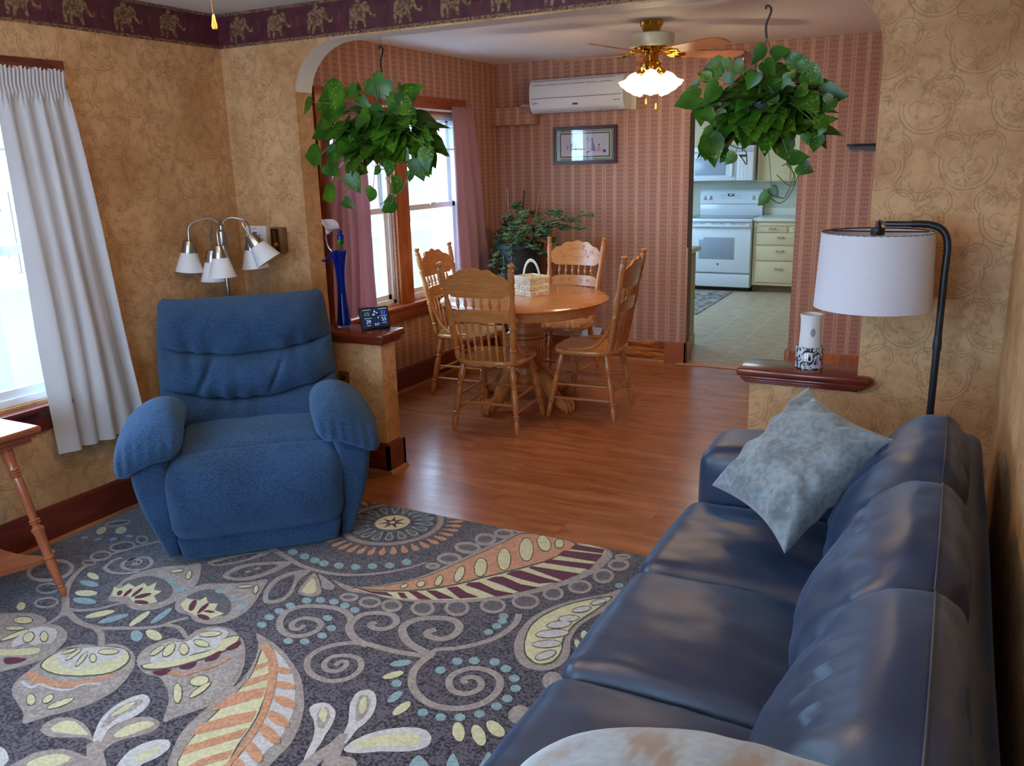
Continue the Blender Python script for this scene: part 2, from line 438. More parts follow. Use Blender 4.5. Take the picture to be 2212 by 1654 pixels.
# baseboards with quarter-round shoe
def skirt(name, a, b_, nrm, mat, h=.173, th=.018, shoe=True):   # a,b xy endpoints on the wall face, nrm = into room
    a, b_ = Vector((*a, 0)), Vector((*b_, 0)); nrm = Vector((*nrm, 0)); t = (b_-a).normalized()
    M = Matrix(((t.x, nrm.x, 0, a.x), (t.y, nrm.y, 0, a.y), (0, 0, 1, 0), (0, 0, 0, 1)))
    L = (b_-a).length; q = B()
    q.prism([(0, 0), (th, 0), (th, h-.012), (th-.006, h), (0, h)], 0, L, 0, M @ Matrix(((0, 0, 1, 0), (1, 0, 0, 0), (0, 1, 0, 0), (0, 0, 0, 1))))
    if shoe:
        pr = [(th, 0), (th+.019, 0)]+[(th+.019*math.cos(k*PI/10), .019*math.sin(k*PI/10)) for k in range(1, 6)]
        q.prism(pr, 0, L, 1, M @ Matrix(((0, 0, 1, 0), (1, 0, 0, 0), (0, 1, 0, 0), (0, 0, 0, 1))))
    return struct(q.build(name, [mat, M_['shoe']], sharp=25))
skirt('baseboard_left', (0, 0), (0, YN), (1, 0), M_['redwood_y'])
skirt('baseboard_left_dining', (0, D), (0, T), (1, 0), M_['redwood_y'])
skirt('baseboard_partition', (.02, 0), (Pl+.018, 0), (0, -1), M_['redwood'])
skirt('baseboard_half_wall', (Pl, -.018), (Pl, T+.018), (1, 0), M_['redwood_y'])
skirt('baseboard_half_wall_back', (Pl+.018, T), (.02, T), (0, 1), M_['redwood'])
skirt('baseboard_far', (.02, D), (1.53, D), (0, -1), M_['oakbase'])
M_['plinth'] = plain('plinth_stain', srgb(168, 96, 60), .3, var=.08)
struct(B().rbox((1.53, D-.024, 0), (dL+.022, D, .176), .003).rbox((dL, D-.024, 0), (dL+.022, D+.14, .176), .003).build('baseboard_doorway', M_['plinth']))
struct(B().rbox((dR-.022, D-.024, 0), (dR+.02, D+.14, .176), .003).build('baseboard_doorway_right', M_['plinth']))
skirt('baseboard_far_right', (dR+.02, D), (W, D), (0, -1), M_['fir'])
skirt('baseboard_right', (W, 0), (W, YN), (-1, 0), M_['redwood_y'])
skirt('baseboard_partition_right', (Pr, 0), (W-.02, 0), (0, -1), M_['redwood'])

# ledge caps on the half walls
def cap(name, x0, x1, y0, y1, zt, open_side):
    q = B(); th = .036
    q.rbox((x0, y0, zt-th), (x1, y1, zt), .012, n=3)
    i = .018
    a0, a1 = (x0+i if open_side < 0 else x0), (x1-i if open_side > 0 else x1)
    for k, (ins, z0, z1) in enumerate(((.016, .012, .0), (.024, .022, .012), (.032, .030, .022))):
        q.rbox((x0+ins if open_side < 0 else x0, y0+ins*.8, zt-th-z0-.001), (x1-ins if open_side > 0 else x1-.016*(k+1), y1-ins*.8, zt-th-z1+.001), .003)
    return q
struct(cap('c', Jl-.0, .971, -.042, .178, .79, 1).build('trim_3', M_['redwood']))
q = cap('c', 2.812, 3.345, -.042, .172, .778, -1)
struct(q.build('trim_4', M_['redwood']))

# ---- window joinery
def clear_glass(name, tint=(1, 1, 1), refl=.07):
    m = MT(name); nt = m.nt; a = nt.nodes.new('ShaderNodeBsdfTransparent'); g = nt.nodes.new('ShaderNodeBsdfGlossy'); x = nt.nodes.new('ShaderNodeMixShader')
    a.inputs[0].default_value = (*tint, 1); g.inputs['Roughness'].default_value = .02; x.inputs[0].default_value = refl
    nt.links.new(a.outputs[0], x.inputs[1]); nt.links.new(g.outputs[0], x.inputs[2]); nt.links.new(x.outputs[0], nt.nodes['Material Output'].inputs[0])
    return m.mat
M_['glass'] = clear_glass('window_glass')
M_['sash'] = M_['white']
WN = [0]
def window_unit(y0, y1, z0=WZ0, z1=WZ1):
    WN[0] += 1
    o = struct(empty('window_%d' % WN[0], (0, (y0+y1)/2, z0)))
    def L(p): return (p[0], p[1]-(y0+y1)/2, p[2]-z0)
    def bx(q, a, b_, r=.004): q.rbox(L(a), L(b_), r)
    q = B()   # outer vinyl frame, inside the hole
    bx(q, (-.11, y0, z0), (-.02, y0+.035, z1)); bx(q, (-.11, y1-.035, z0), (-.02, y1, z1))
    bx(q, (-.11, y0, z0), (-.02, y1, z0+.035)); bx(q, (-.11, y0, z1-.04), (-.02, y1, z1))
    f = struct(q.build('window_frame', M_['sash'], o))
    mid = 1.335
    for nm, xa, xb, za, zb_ in (('lower_sash', -.060, -.035, z0+.03, mid+.022), ('upper_sash', -.095, -.070, mid-.022, z1-.035)):
        q = B(); s = .042; a, c = y0+.032, y1-.032
        bx(q, (xa, a, za), (xb, a+s, zb_)); bx(q, (xa, c-s, za), (xb, c, zb_)); bx(q, (xa, a, za), (xb, c, za+s)); bx(q, (xa, a, zb_-s), (xb, c, zb_))
        if nm == 'lower_sash': bx(q, (xb-.001, (a+c)/2-.035, zb_-.012), (xb+.018, (a+c)/2+.035, zb_+.006))
        so = struct(q.build(nm, M_['sash'], o))
        g = B(); g.box(L(((xa+xb)/2-.002, a+s-.006, za+s-.006)), L(((xa+xb)/2+.002, c-s+.006, zb_-s+.006)))
        struct(g.build('pane', M_['glass'], so))
    return o
for h in LIV+DIN: window_unit(h[0], h[1])
def casing(name, y0, y1, mull, ma, mb, zt=2.13, wd=.115):
    q = B()
    q.rbox((0, y0, .63), (.02, y0+wd, zt-.115), .003); q.rbox((0, y1-wd, .63), (.02, y1, zt-.115), .003)
    for a, c in mull:
        q.rbox((0, a+.012, .63), (.022, c-.012, zt-.115), .003)
        for k in range(3): q.rbox((-.055+.014*k, a-.004+.003*k, .655), (-.04+.014*k, c+.004-.003*k, zt-.1), .002)
    q.rbox((0, y0-.004, zt-.118), (.024, y1+.004, zt), .003, 1)
    # returns inside the opening
    struct(q.build(name, [ma, mb]))
    s = B().rbox((-.03, y0-.02, .628), (.062, y1+.02, .652), .006, n=3)
    s.rbox((0, y0+.01, .53), (.02, y1-.01, .63), .003)
    struct(s.build('window_stool', M_['fir_y'] if y0 > 0 else M_['redwood_y']))
casing('window_casing', .713, 2.548, [(1.496, 1.683)], M_['fir'], M_['fir_y'])
casing('window_casing', -2.715, -.962, [(-1.93, -1.745)], M_['redwood_z'], M_['redwood_z2'])
# near wall windows and kitchen window: plain vinyl frames with panes
for k, (a, c, zb, zt) in enumerate(NEAR):
    q = B()
    for p, r in (((a, YN-.1, zb), (a+.05, YN-.04, zt)), ((c-.05, YN-.1, zb), (c, YN-.04, zt)), ((a, YN-.1, zb), (c, YN-.04, zb+.05)), ((a, YN-.1, zt-.05), (c, YN-.04, zt)), ((a, YN-.1, (zb+zt)/2-.025), (c, YN-.04, (zb+zt)/2+.025))):
        q.rbox(p, r, .004)
    struct(q.build('window_%d' % (5+k), M_['sash']))
q = B()
for p, r in (((-.6, 4.8, 1.0), (-.54, 4.85, 2.2)), ((-.6, 6.55, 1.0), (-.54, 6.6, 2.2)), ((-.6, 4.8, 1.0), (-.54, 6.6, 1.05)), ((-.6, 4.8, 2.15), (-.54, 6.6, 2.2)), ((-.6, 5.68, 1.0), (-.54, 5.72, 2.2))):
    q.rbox(p, r, .004)
struct(q.build('window_7', M_['sash']))

# ---------------------------------------------------------------- outside
M_['snow'] = (lambda m: m.col(m.mix(m.noise(scale=1.5, detail=5), srgb(238, 244, 250), srgb(250, 252, 255))).mat)(MT('snow', rough=.9))
M_['drive'] = plain('asphalt_driveway', (.088, .076, .066), .9, var=.06, sc_=3)
M_['fencew'] = wood('weathered_fence', (.20, .16, .13), (.11, .095, .08), 'z', rough=.85)
GZ = -.55
struct(B().box((-60, -40, GZ-.2), (-.2, 45, GZ)).box((-.2, -40, GZ-.2), (40, YN-.3, GZ)).build('ground', M_['snow']))
q = B()
q.box((-12.7, -12, GZ), (-1.2, 40, GZ+.02)); struct(q.build('driveway', M_['drive']))
t = tag(empty('wooden_fence', (-15.4, 12, GZ)), 'weathered board fence beyond the snowy driveway, seen through the left windows', 'fence')
q = B()
for i in range(150): q.rbox((-.012, -18+i*.2405, .03), (.012, -18+i*.2405+.222, 1.85+.01*math.sin(i*2.3)), .003)
q.build('boards', M_['fencew'], t)
q = B().box((-.06, -18, .4), (-.014, 18, .48)).box((-.06, -18, 1.4), (-.014, 18, 1.48)); q.build('rails', M_['fencew'], t)
for i in range(16): B().rbox((-.12, -18+i*2.405-.05, 0), (-.03, -18+i*2.405+.05, 1.95), .006).build('post', M_['fencew'], t)
# foliage layout of the two hanging plants: leaf base and tip (dx, dz) from the pot's foot
LEAF_L = [-0.166, 0.28, -0.391, 0.251, -0.351, 0.277, -0.432, 0.222, -0.13, 0.326, -0.138, 0.374, -0.088, 0.323, -0.165, 0.292, -0.045, 0.374, 0.023, 0.272, 0.04, 0.345, 0.076, 0.275, 0.149, 0.309, 0.137, 0.35, 0.153, 0.262, 0.263, 0.331, 0.152, 0.251, 0.267, 0.19, -0.277, 0.206, -0.392, 0.164, -0.331, 0.159, -0.461, 0.112, -0.382, 0.02, -0.495, 0.018, -0.023, 0.224, 0.066, 0.139, -0.205, 0.11, -0.29, 0.07, 0.254, 0.117, 0.316, 0.068, 0.321, 0.028, 0.319, -0.077, -0.212, 0.042, -0.285, -0.047, -0.217, -0.014, -0.09, -0.076, -0.167, -0.081, -0.123, -0.177, -0.341, -0.027, -0.265, -0.092, -0.28, -0.163, -0.391, -0.201, -0.194, -0.208, -0.135, -0.25, -0.022, -0.056, -0.071, -0.086, 0.059, -0.008, 0.021, -0.1, 0.077, -0.125, -0.016, -0.177, -0.038, -0.155, -0.079, -0.221, 0.043, -0.225, -0.046, -0.266, 0.209, -0.018, 0.232, -0.124, 0.236, -0.052, 0.258, -0.106, -0.086, 0.112, -0.067, -0.033, -0.057, 0.087, 0.047, 0.041, 0.208, 0.148, 0.246, 0.164, 0.123, 0.038, 0.177, -0.042, -0.002, 0.199, -0.086, 0.112, -0.107, 0.24, -0.182, 0.195, 0.08, 0.278, 0.151, 0.227, 0.096, 0.195, 0.144, 0.133, 0.171, 0.085, 0.122, 0.026, 0.237, 0.082, 0.272, 0.058, -0.103, 0.288, -0.045, 0.237, -0.225, 0.16, -0.168, 0.084, 0.016, 0.029, 0.103, 0.075, 0.152, -0.077, 0.134, -0.126]
LEAF_R = [-0.168, 0.308, -0.259, 0.305, -0.138, 0.333, -0.138, 0.282, -0.22, 0.268, -0.274, 0.294, -0.266, 0.258, -0.293, 0.227, -0.25, 0.196, -0.357, 0.17, -0.249, 0.154, -0.241, 0.078, 0.006, 0.36, -0.05, 0.304, 0.04, 0.329, 0.108, 0.35, 0.086, 0.305, 0.148, 0.333, 0.164, 0.264, 0.236, 0.218, 0.219, 0.182, 0.321, 0.168, 0.272, 0.159, 0.226, 0.107, 0.22, 0.066, 0.3, 0.091, 0.25, 0.06, 0.231, 0.021, 0.176, 0.034, 0.198, -0.016, 0.218, 0.028, 0.206, -0.038, -0.013, 0.268, -0.041, 0.204, -0.12, 0.275, -0.113, 0.221, -0.154, 0.225, -0.225, 0.16, -0.093, 0.174, -0.079, 0.096, -0.22, 0.142, -0.167, 0.086, -0.173, 0.122, -0.123, 0.062, -0.19, 0.065, -0.235, 0.038, -0.211, 0.01, -0.204, -0.06, -0.179, 0.034, -0.155, -0.086, -0.117, -0.026, -0.154, -0.068, -0.082, -0.036, -0.122, -0.076, -0.069, 0.041, -0.06, -0.014, -0.035, 0.085, -0.132, 0.058, 0.008, 0.113, -0.037, 0.029, 0.078, 0.011, 0.12, -0.076, 0.132, -0.057, 0.209, -0.051, 0.162, -0.086, 0.221, -0.111, 0.054, -0.199, 0.009, -0.239, 0.059, -0.17, 0.088, -0.206, 0.049, -0.005, 0.013, -0.023, 0.139, 0.307, 0.171, 0.251, -0.023, 0.192, 0.015, 0.13, 0.065, 0.187, 0.041, 0.137, 0.122, 0.226, 0.082, 0.186, 0.09, 0.118, 0.032, 0.151, 0.153, 0.14, 0.202, 0.163, -0.063, 0.305, -0.115, 0.27, 0.063, 0.059, 0.039, 0.008, 0.114, 0.074, 0.142, 0.031, 0.183, 0.197, 0.129, 0.175, -0.113, 0.214, -0.138, 0.155, 0.016, 0.303, 0.061, 0.254, 0.096, 0.235, 0.133, 0.266, -0.185, 0.192, -0.147, 0.156, -0.038, 0.15, -0.017, 0.08, 0.17, 0.064, 0.207, 0.083]
VINE_L = [[(-0.387, 0.019), (-0.307, 0.07), (-0.231, 0.099)], [(-0.067, -0.03), (-0.053, -0.049), (0.024, -0.063)], [(0.021, -0.1), (0.047, -0.162), (-0.02, -0.224), (-0.036, -0.231)], [(0.145, -0.077), (0.101, -0.163), (0.037, -0.193), (0.015, -0.181)], [(-0.27, -0.147), (-0.229, -0.237), (-0.211, -0.218)], [(-0.207, -0.077), (-0.221, -0.141), (-0.256, -0.166)], [(-0.048, 0.38), (-0.076, 0.322)], [(0.314, 0.033), (0.271, 0.046), (0.24, 0.011)], [(-0.363, -0.075), (-0.282, -0.095), (-0.212, -0.134)], [(0.039, -0.175), (0.051, -0.218), (0.027, -0.231)]]
VINE_R = [[(-0.167, 0.082), (-0.166, 0.042), (-0.155, 0.019), (-0.104, -0.005), (-0.058, -0.024), (-0.048, -0.077)], [(-0.08, -0.036), (-0.061, -0.059), (-0.051, -0.077)], [(-0.155, 0.006), (-0.14, -0.03), (-0.12, -0.071)], [(0.105, -0.076), (0.147, -0.125), (0.123, -0.16), (0.077, -0.119)], [(0.161, -0.112), (0.129, -0.195), (0.091, -0.231), (0.045, -0.204)], [(0.045, -0.199), (0.086, -0.208), (0.112, -0.204), (0.142, -0.116)], [(0.113, -0.072), (0.137, -0.112), (0.144, -0.156), (0.118, -0.16), (0.079, -0.124)], [(0.14, 0.073), (0.146, 0.035), (0.167, 0.038)], [(0.092, -0.085), (0.13, -0.068)], [(-0.17, 0.3), (-0.151, 0.26)], [(-0.09, 0.2), (-0.052, 0.164)], [(0.036, 0.327), (0.033, 0.294)]]
# ---------------------------------------------------------------- dining room
rnd = random.Random(5)
def turned(r, *marks):   # helper profile scaled by r
    return [(r*a, t) for a, t in marks]
POSTP = turned(.019, (.7, 0), (.95, .03), (1.05, .07), (.8, .1), (.8, .11), (1.1, .12), (1.1, .13), (.85, .14), (1.0, .2), (1.05, .3), (.9, .34), (1.1, .345), (1.1, .355), (.9, .36), (1.1, .365), (1.1, .375), (.9, .385), (1.05, .45), (1.1, .55), (.9, .6), (.75, .64), (1.0, .72), (1.05, .74), (.8, .75), (.8, .76), (1.05, .8), (1.0, .9), (.85, .92), (1.05, .925), (1.05, .935), (.75, .94), (.7, .955), (.95, .968), (1.1, .98), (.95, .993), (.4, 1.0))
LEGP = turned(.019, (.55, 0), (.7, .03), (.95, .1), (1.05, .16), (.75, .2), (.75, .21), (1.1, .22), (1.1, .235), (.8, .24), (1.1, .25), (1.1, .265), (.8, .275), (1.1, .4), (1.15, .55), (.95, .63), (.75, .655), (1.05, .67), (1.05, .69), (.75, .70), (1.1, .76), (1.2, .82), (.95, .9), (.8, 1.0))
SPL = turned(.0085, (.7, 0), (.9, .15), (1.3, .3), (.7, .33), (1.2, .345), (.7, .36), (1.2, .375), (.8, .39), (1.1, .5), (.8, .62), (1.2, .64), (.8, .66), (1.1, .8), (.7, 1))
SPS = turned(.010, (.5, 0), (.6, .15), (1.1, .35), (1.2, .5), (.8, .6), (1.2, .64), (.8, .68), (1.0, .75), (.5, .9), (.5, 1))
def make_chair():
    t = empty('dining_chair')
    # seat, local +Y is forward
    def seat_outline(k, n=40):
        a = 2*PI*k/n; c, s = math.cos(a), math.sin(a)
        ex = .62
        x = .235*math.copysign(abs(c)**ex, c); y = .225*math.copysign(abs(s)**ex, s)
        return x*(1+.05*(s)), y+.0
    b = B(); N = 40; o = [seat_outline(k, N) for k in range(N)]
    rings = []
    for sc_, z in ((.90, .425), (.97, .428), (1.0, .438), (1.0, .452), (.975, .46), (.85, .456), (.5, .448), (.15, .447)):
        rings.append([(x*sc_, y*sc_, z) for x, y in o])
    vs = [p for r in rings for p in r]; fs = []
    for i in range(len(rings)-1):
        for k in range(N): fs.append((i*N+k, i*N+(k+1) % N, (i+1)*N+(k+1) % N, (i+1)*N+k))
    fs += [tuple(reversed(range(N))), tuple(range((len(rings)-1)*N, len(rings)*N))]
    b.add(vs, fs); b.build('seat', M_['oak_x'], t, sharp=50)
    feet = [(-.225, .235), (.225, .235), (-.22, -.225), (.22, -.225)]; tops = [(-.165, .15), (.165, .15), (-.165, -.15), (.165, -.15)]
    for f, p in zip(feet, tops):
        B().turn((f[0], f[1], 0), (p[0], p[1], .432), LEGP, 12).build('leg', M_['oak'], t)
    def at(i, z): f, p = feet[i], tops[i]; k = z/.432; return (f[0]+(p[0]-f[0])*k, f[1]+(p[1]-f[1])*k, z)
    for (i, j, z) in ((0, 2, .13), (0, 2, .22), (1, 3, .13), (1, 3, .22), (0, 1, .20), (2, 3, .18)):
        B().turn(at(i, z), at(j, z), turned(.0085, (.8, 0), (1, .3), (1.2, .5), (1, .7), (.8, 1)), 10).build('stretcher', M_['oak'], t)
    # back posts
    def pp(s, z): k = (z-.45)/.62; return Vector((s*(.187+.045*k), -.175-.115*k, z))
    for s in (-1, 1):
        B().turn(pp(s, .452), pp(s, 1.075), POSTP, 14).build('back_post', M_['oak'], t)
        # bent brace from post down to the seat side
        pts = spline([pp(s, .66)+Vector((0, .012, 0)), pp(s, .58)+Vector((0, .035, 0)), Vector((s*.205, -.10, .50)), Vector((s*.215, -.02, .470)), Vector((s*.212, .09, .464))], 6)
        B().tube([p for p in pts], .011, 8).build('brace', M_['oak'], t)
    def bow(x): return -.028*(1-(x/.21)**2)
    def rail(zb, zt, name, carve):
        q = B(); NX = 41; xs = [-.212+.424*i/(NX-1) for i in range(NX)]
        def P(x, z, d): k = (z-.45)/.62; return (x*(1+.0*k), -.175-.115*k+bow(x)+d, z)
        F = [(x, zb(x), zt(x)) for x in xs]; nz = 9; vs, fs = [], []
        for d in (-.008, .008):
            for x, a, c in F:
                for j in range(nz): vs.append(P(x, a+(c-a)*j/(nz-1), d))
        m = NX*nz
        for s_ in (0, 1):
            for i in range(NX-1):
                for j in range(nz-1): fs.append((s_*m+i*nz+j, s_*m+(i+1)*nz+j, s_*m+(i+1)*nz+j+1, s_*m+i*nz+j+1))
        for i in range(NX-1):
            for j in (0, nz-1): fs.append((i*nz+j, (i+1)*nz+j, m+(i+1)*nz+j, m+i*nz+j))
        for i in (0, NX-1):
            for j in range(nz-1): fs.append((i*nz+j, i*nz+j+1, m+i*nz+j+1, m+i*nz+j))
        q.add(vs, fs)
        if carve:   # pressed ornament on the front: oval ring and scrolls
            zc = (zb(0)+zt(0))/2
            def pt(x, z): return P(x, z, .0085)
            if zt(0)-zb(0) > .1:
                q.tube([pt(.085*math.cos(a), zc+.033*math.sin(a)) for a in [2*PI*k/28 for k in range(29)]], .0022, 5)
            for s in (-1, 1):
                for (cx, cz, r0) in ((.13, 0, .02), (.055, .045, .014), (.10, -.03, .013)) if zt(0)-zb(0) > .1 else ((.05, 0, .014), (.11, .0, .012)):
                    q.tube([pt(s*(cx+r0*(1-k/16)*math.cos(k*.8)), zc+cz+r0*(1-k/16)*math.sin(k*.8)) for k in range(13)], .0018, 5)
        return q.build(name, M_['oak_x'], t, sharp=40)
    def wave(x): return .006*math.cos(x*2*PI/.088)
    rail(lambda x: .862+.022*min(1, max(0, (abs(x)-.165)/.03)), lambda x: .965+.078*max(0, 1-(abs(x)/.205)**2.2)+wave(x), 'crest_rail', True)
    rail(lambda x: .708, lambda x: .755+.032*(1-min(1, (abs(x)/.2)**6)), 'lower_rail', True)
    for i in range(6):
        x = -.135+.27*i/5; y = lambda z: -.175-.115*(z-.45)/.62+bow(x)
        B().turn((x, y(.785), .785), (x, y(.866), .866), SPS, 8).build('spindle', M_['oak'], t)
    for i in range(7):
        x = -.15+.30*i/6; y = lambda z: -.175-.115*(z-.45)/.62+bow(x)
        B().turn((x*.93, y(.455), .455), (x, y(.712), .712), SPL, 8).build('spindle', M_['oak'], t)
    return t
chairs = [((1.045, 1.065, 0), .09, 'oak chair nearest the camera, its plain curved back towards the living room'),
          ((.485, 1.70, 0), -PI/2+.03, 'oak chair pushed in under the dining windows, facing right'),
          ((.985, 2.20, 0), PI-.03, 'oak chair at the far side of the round table, carved back facing the camera'),
          ((1.50, 1.555, 0), PI/2+.07, 'oak chair seen side-on at the table edge nearest the kitchen doorway')]
c0 = make_chair()
for i, (l, a, lab) in enumerate(chairs):
    c = c0 if i == 0 else dup(c0)
    c.location = l; c.rotation_euler.z = a
    tag(c, lab, 'chair', 'chairs around the oak table')

# round pedestal table
t = tag(empty('dining_table', (1.01, 1.54, 0)), 'round golden oak pedestal table with carved claw feet', 'table')
B().lathe([(0, .668), (.525, .668), (.53, .675), (.53, .725), (.555, .728), (.572, .734), (.578, .744), (.570, .752), (.560, .758), (.552, .76), (0, .76)], 72).build('table_top', M_['oak_x'], t)
B().lathe([(.07, .10), (.10, .11), (.118, .16), (.118, .20), (.09, .23), (.085, .27), (.13, .31), (.142, .36), (.14, .41), (.135, .455), (.142, .46), (.142, .475), (.128, .48), (.142, .488), (.142, .502), (.125, .508), (.112, .52), (.112, .56), (.118, .565), (.118, .60), (.118, .668)], 32).build('pedestal', M_['oak'], t)
q = B()
for k in range(28):
    a = 2*PI*k/28; q.turn((.141*math.cos(a), .141*math.sin(a), .345), (.137*math.cos(a), .137*math.sin(a), .44), [(.004, 0), (.0075, .15), (.0075, .85), (.004, 1)], 6)
q.build('fluting', M_['oak'], t)
for k in range(4):
    a = math.radians(-108+90*k); R = rotz(a); q = B()
    pts = spline([(.08, 0, .20), (.15, 0, .215), (.22, 0, .15), (.29, 0, .075), (.345, 0, .055)], 6)
    q.tube(pts, [.042+.012*math.sin(i/len(pts)*PI)-.004*i/len(pts) for i in range(len(pts))], 12, 0, R, sy=.8)
    q.ell((.362, 0, .052), (.044, .042, .046), 14, 10, 0, R)
    for j in (-1, 0, 1):   # toes gripping the ball
        q.tube(spline([(.325, j*.022, .085), (.37, j*.036, .088), (.402, j*.038, .06), (.408, j*.030, .03), (.398, j*.022, .012)], 4), [.012]*17, 8, 0, R)
    q.build('claw_foot', M_['oak'], t)

# woven basket
M_['basket'] = plain('whitewashed_splint', srgb(236, 226, 200), .6, var=.08)
M_['basketline'] = plain('basket_dark_brown', srgb(70, 56, 44), .7)  # dark brown of the small marks on the basket sides
t = tag(empty('woven_basket', (1.03, 1.62, .7605), -.45), 'small white woven splint basket with a tall hoop handle, on the table', 'basket')
q = B(); w, d, h = .09, .078, .115
for rr in range(3):
    z0 = .004+rr*.037
    for s in range(4):
        L = (w if s % 2 == 0 else d); off = (d if s % 2 == 0 else w)
        n = 3
        for k in range(n):
            x0 = -L+2*L*k/n+(.0 if rr % 2 == 0 else L/n*.0); out_ = .004 if (k+rr) % 2 else 0
            q.rbox((x0+.002, -off-.002-out_, z0+.001), (x0+2*L/n-.002, -off+.004, z0+.034), .003, 0, rotz(s*PI/2))
q.box((-w, -d, 0), (w, d, .006)); 
for s in range(4):
    L = (w if s % 2 == 0 else d)+.004; off = (d if s % 2 == 0 else w)+.006
    q.rbox((-L, -off, h-.006), (L, -off+.008, h+.016), .003, 0, rotz(s*PI/2))
q.build('basket_body', M_['basket'], t)
q = B()
for s in range(4):
    L = (w if s % 2 == 0 else d); off = (d if s % 2 == 0 else w)+.0
    for rr in range(3):
        for k in range(3):
            x = -L+2*L*(k+.5)/3; q.ell((x, -off-.0065, .022+rr*.037), (.005, .0015, .0035), 6, 4, 0, rotz(s*PI/2))
q.build('painted_sprig', M_['basketline'], t)
B().tube([(.0+(w+.003)*math.cos(a), 0, h-.03+.15*math.sin(a)) for a in [PI*k/20 for k in range(21)]], .011, 8, sy=.25).build('handle', M_['basket'], t)

# ceiling fans
M_['blade'] = wood('fan_blade_oak', srgb(200, 132, 72), srgb(168, 98, 48), 'x', scale=2, rough=.35)
M_['almond'] = plain('almond_enamel', srgb(214, 206, 168), .3)
M_['shade'] = MT('frosted_shade', rough=.35, Transmission_Weight=0.0)
M_['shade'].col(srgb(255, 236, 200)); M_['shade'].b.inputs['Emission Color'].default_value = (1, .80, .48, 1); M_['shade'].b.inputs['Emission Strength'].default_value = 4.5
M_['shade'] = M_['shade'].mat
def make_fan(loc, label, drop=0.0, a0=186, chains=(.16, .19), power=9, hug=False, sh0=-72):
    t = tag(empty('ceiling_fan', loc), label, 'ceiling fan')
    def Z(z): return z-Zc
    if hug: Z = lambda z: z-Zc+.06
    if not hug:
        B().lathe([(.0, 0), (.068, -.001), (.072, -.012), (.066, -.03), (.058, -.04), (.05, -.062), (.042, -.078), (.02, -.08)], 28).build('canopy', M_['brass'], t)
    B().lathe([(.05, Z(2.368) if not hug else 0), (.128, Z(2.366) if not hug else -.001), (.136, Z(2.36) if not hug else -.008), (.136, Z(2.302)), (.13, Z(2.292)), (.06, Z(2.288))], 36).build('motor_housing', M_['almond'], t)
    B().lathe([(.05, Z(2.292)), (.105, Z(2.288)), (.10, Z(2.276)), (.06, Z(2.268)), (.042, Z(2.262)), (.042, Z(2.205)), (.055, Z(2.195)), (.05, Z(2.17)), (.03, Z(2.15)), (.012, Z(2.13)), (.0, Z(2.125))], 28).build('switch_housing', M_['brass'], t)
    for k in range(5):
        a = math.radians(a0+72*k); R = rotz(a); q = B()
        tilt = Matrix.Translation((0, 0, Z(2.258))) @ Matrix.Rotation(math.radians(-12), 4, 'X')
        out_ = [(.17, -.045), (.19, -.055), (.45, -.068), (.56, -.066), (.59, -.052), (.605, -.02), (.605, .02), (.59, .052), (.56, .066), (.45, .068), (.19, .055), (.17, .045)]
        q.prism(spl2(out_), -.003, .003, 0, R @ tilt)
        bl = q.build('blade', M_['blade'], t)
        q = B()
        for s in (-1, 1):
            q.tube(spline([(.085, 0, .01), (.11, s*.02, .004), (.14, s*.03, -.004), (.175, s*.028, -.006), (.205, s*.034, -.005)], 4), .007, 6, 0, R @ tilt)
            q.tube(spline([(.12, s*.01, .0), (.15, s*.004, -.006), (.19, s*.015, -.006), (.225, 0, -.005)], 4), .006, 6, 0, R @ tilt)
        q.box((.06, -.012, -.004), (.13, .012, .006), 0, R @ tilt)
        q.build('blade_bracket', M_['brass'], bl)
    for k in range(3):
        a = math.radians(sh0+120*k); R = rotz(a)
        T = R @ Matrix.Translation((.062, 0, Z(2.175))) @ Matrix.Rotation(math.radians(-36), 4, 'Y')
        B().tube([(0.02, 0, .01), (-.0, 0, .0), (.0, 0, -.03)], .01, 8, 0, R @ Matrix.Translation((.055, 0, Z(2.19))) @ Matrix.Rotation(math.radians(-36), 4, 'Y')).lathe([(.02, -.02), (.024, -.03), (.024, -.045)], 14, 0, T).build('shade_holder', M_['brass'], t)
        q = B()
        def sh(u, v):
            an = 2*PI*u; p = v
            r = 1.06*(.020+.030*math.sin(min(p, .55)/.55*PI/2)+.022*max(0, (p-.55)/.45)**1.6*1.2)
            r *= 1+.06*max(0, (p-.5)*2)*math.cos(10*an)
            return (r*math.cos(an), r*math.sin(an), -.035-.105*p)
        q.grid(sh, 40, 12, 0, T, cu=True)
        s_ = q.build('glass_shade', M_['shade'], t); s_.modifiers.new('sol', 'SOLIDIFY').thickness = .002
        B().ell((0, 0, -.075), (.018, .018, .026), 12, 8, 0, T).build('bulb', M_['bulb'], s_)
        ld = bpy.data.lights.new('bulb_light', 'POINT'); ld.energy = power; ld.color = (1, .72, .40); ld.shadow_soft_size = .03
        lo = bpy.data.objects.new('bulb_light', ld); COL.objects.link(lo); lo.parent = t
        lo.location = (T @ Vector((0, 0, -.14)))
    for j, L in enumerate(chains):
        x, y = ((-.02, -.03) if not hug else (-.01, .052), (.04, -.02))[j]
        q = B(); n = int(L/.0045)
        for i in range(n): q.ell((x, y, Z(2.16)-i*.0045), .002, 5, 4)
        ch = q.build('pull_chain', M_['brass'], t)
        B().lathe([(.001, 0), (.0035, -.004), (.0045, -.012), (.0075, -.028), (.006, -.036), (.0, -.038)], 12, 0, Matrix.Translation((x, y, Z(2.16)-n*.0045))).build('chain_fob', M_['fob'], ch)
    return t
def spl2(p): return [(v.x, v.y) for v in spline([(a, b_, 0) for a, b_ in p], 3, True)]
M_['fob'] = plain('wood_fob', srgb(226, 140, 60), .3)
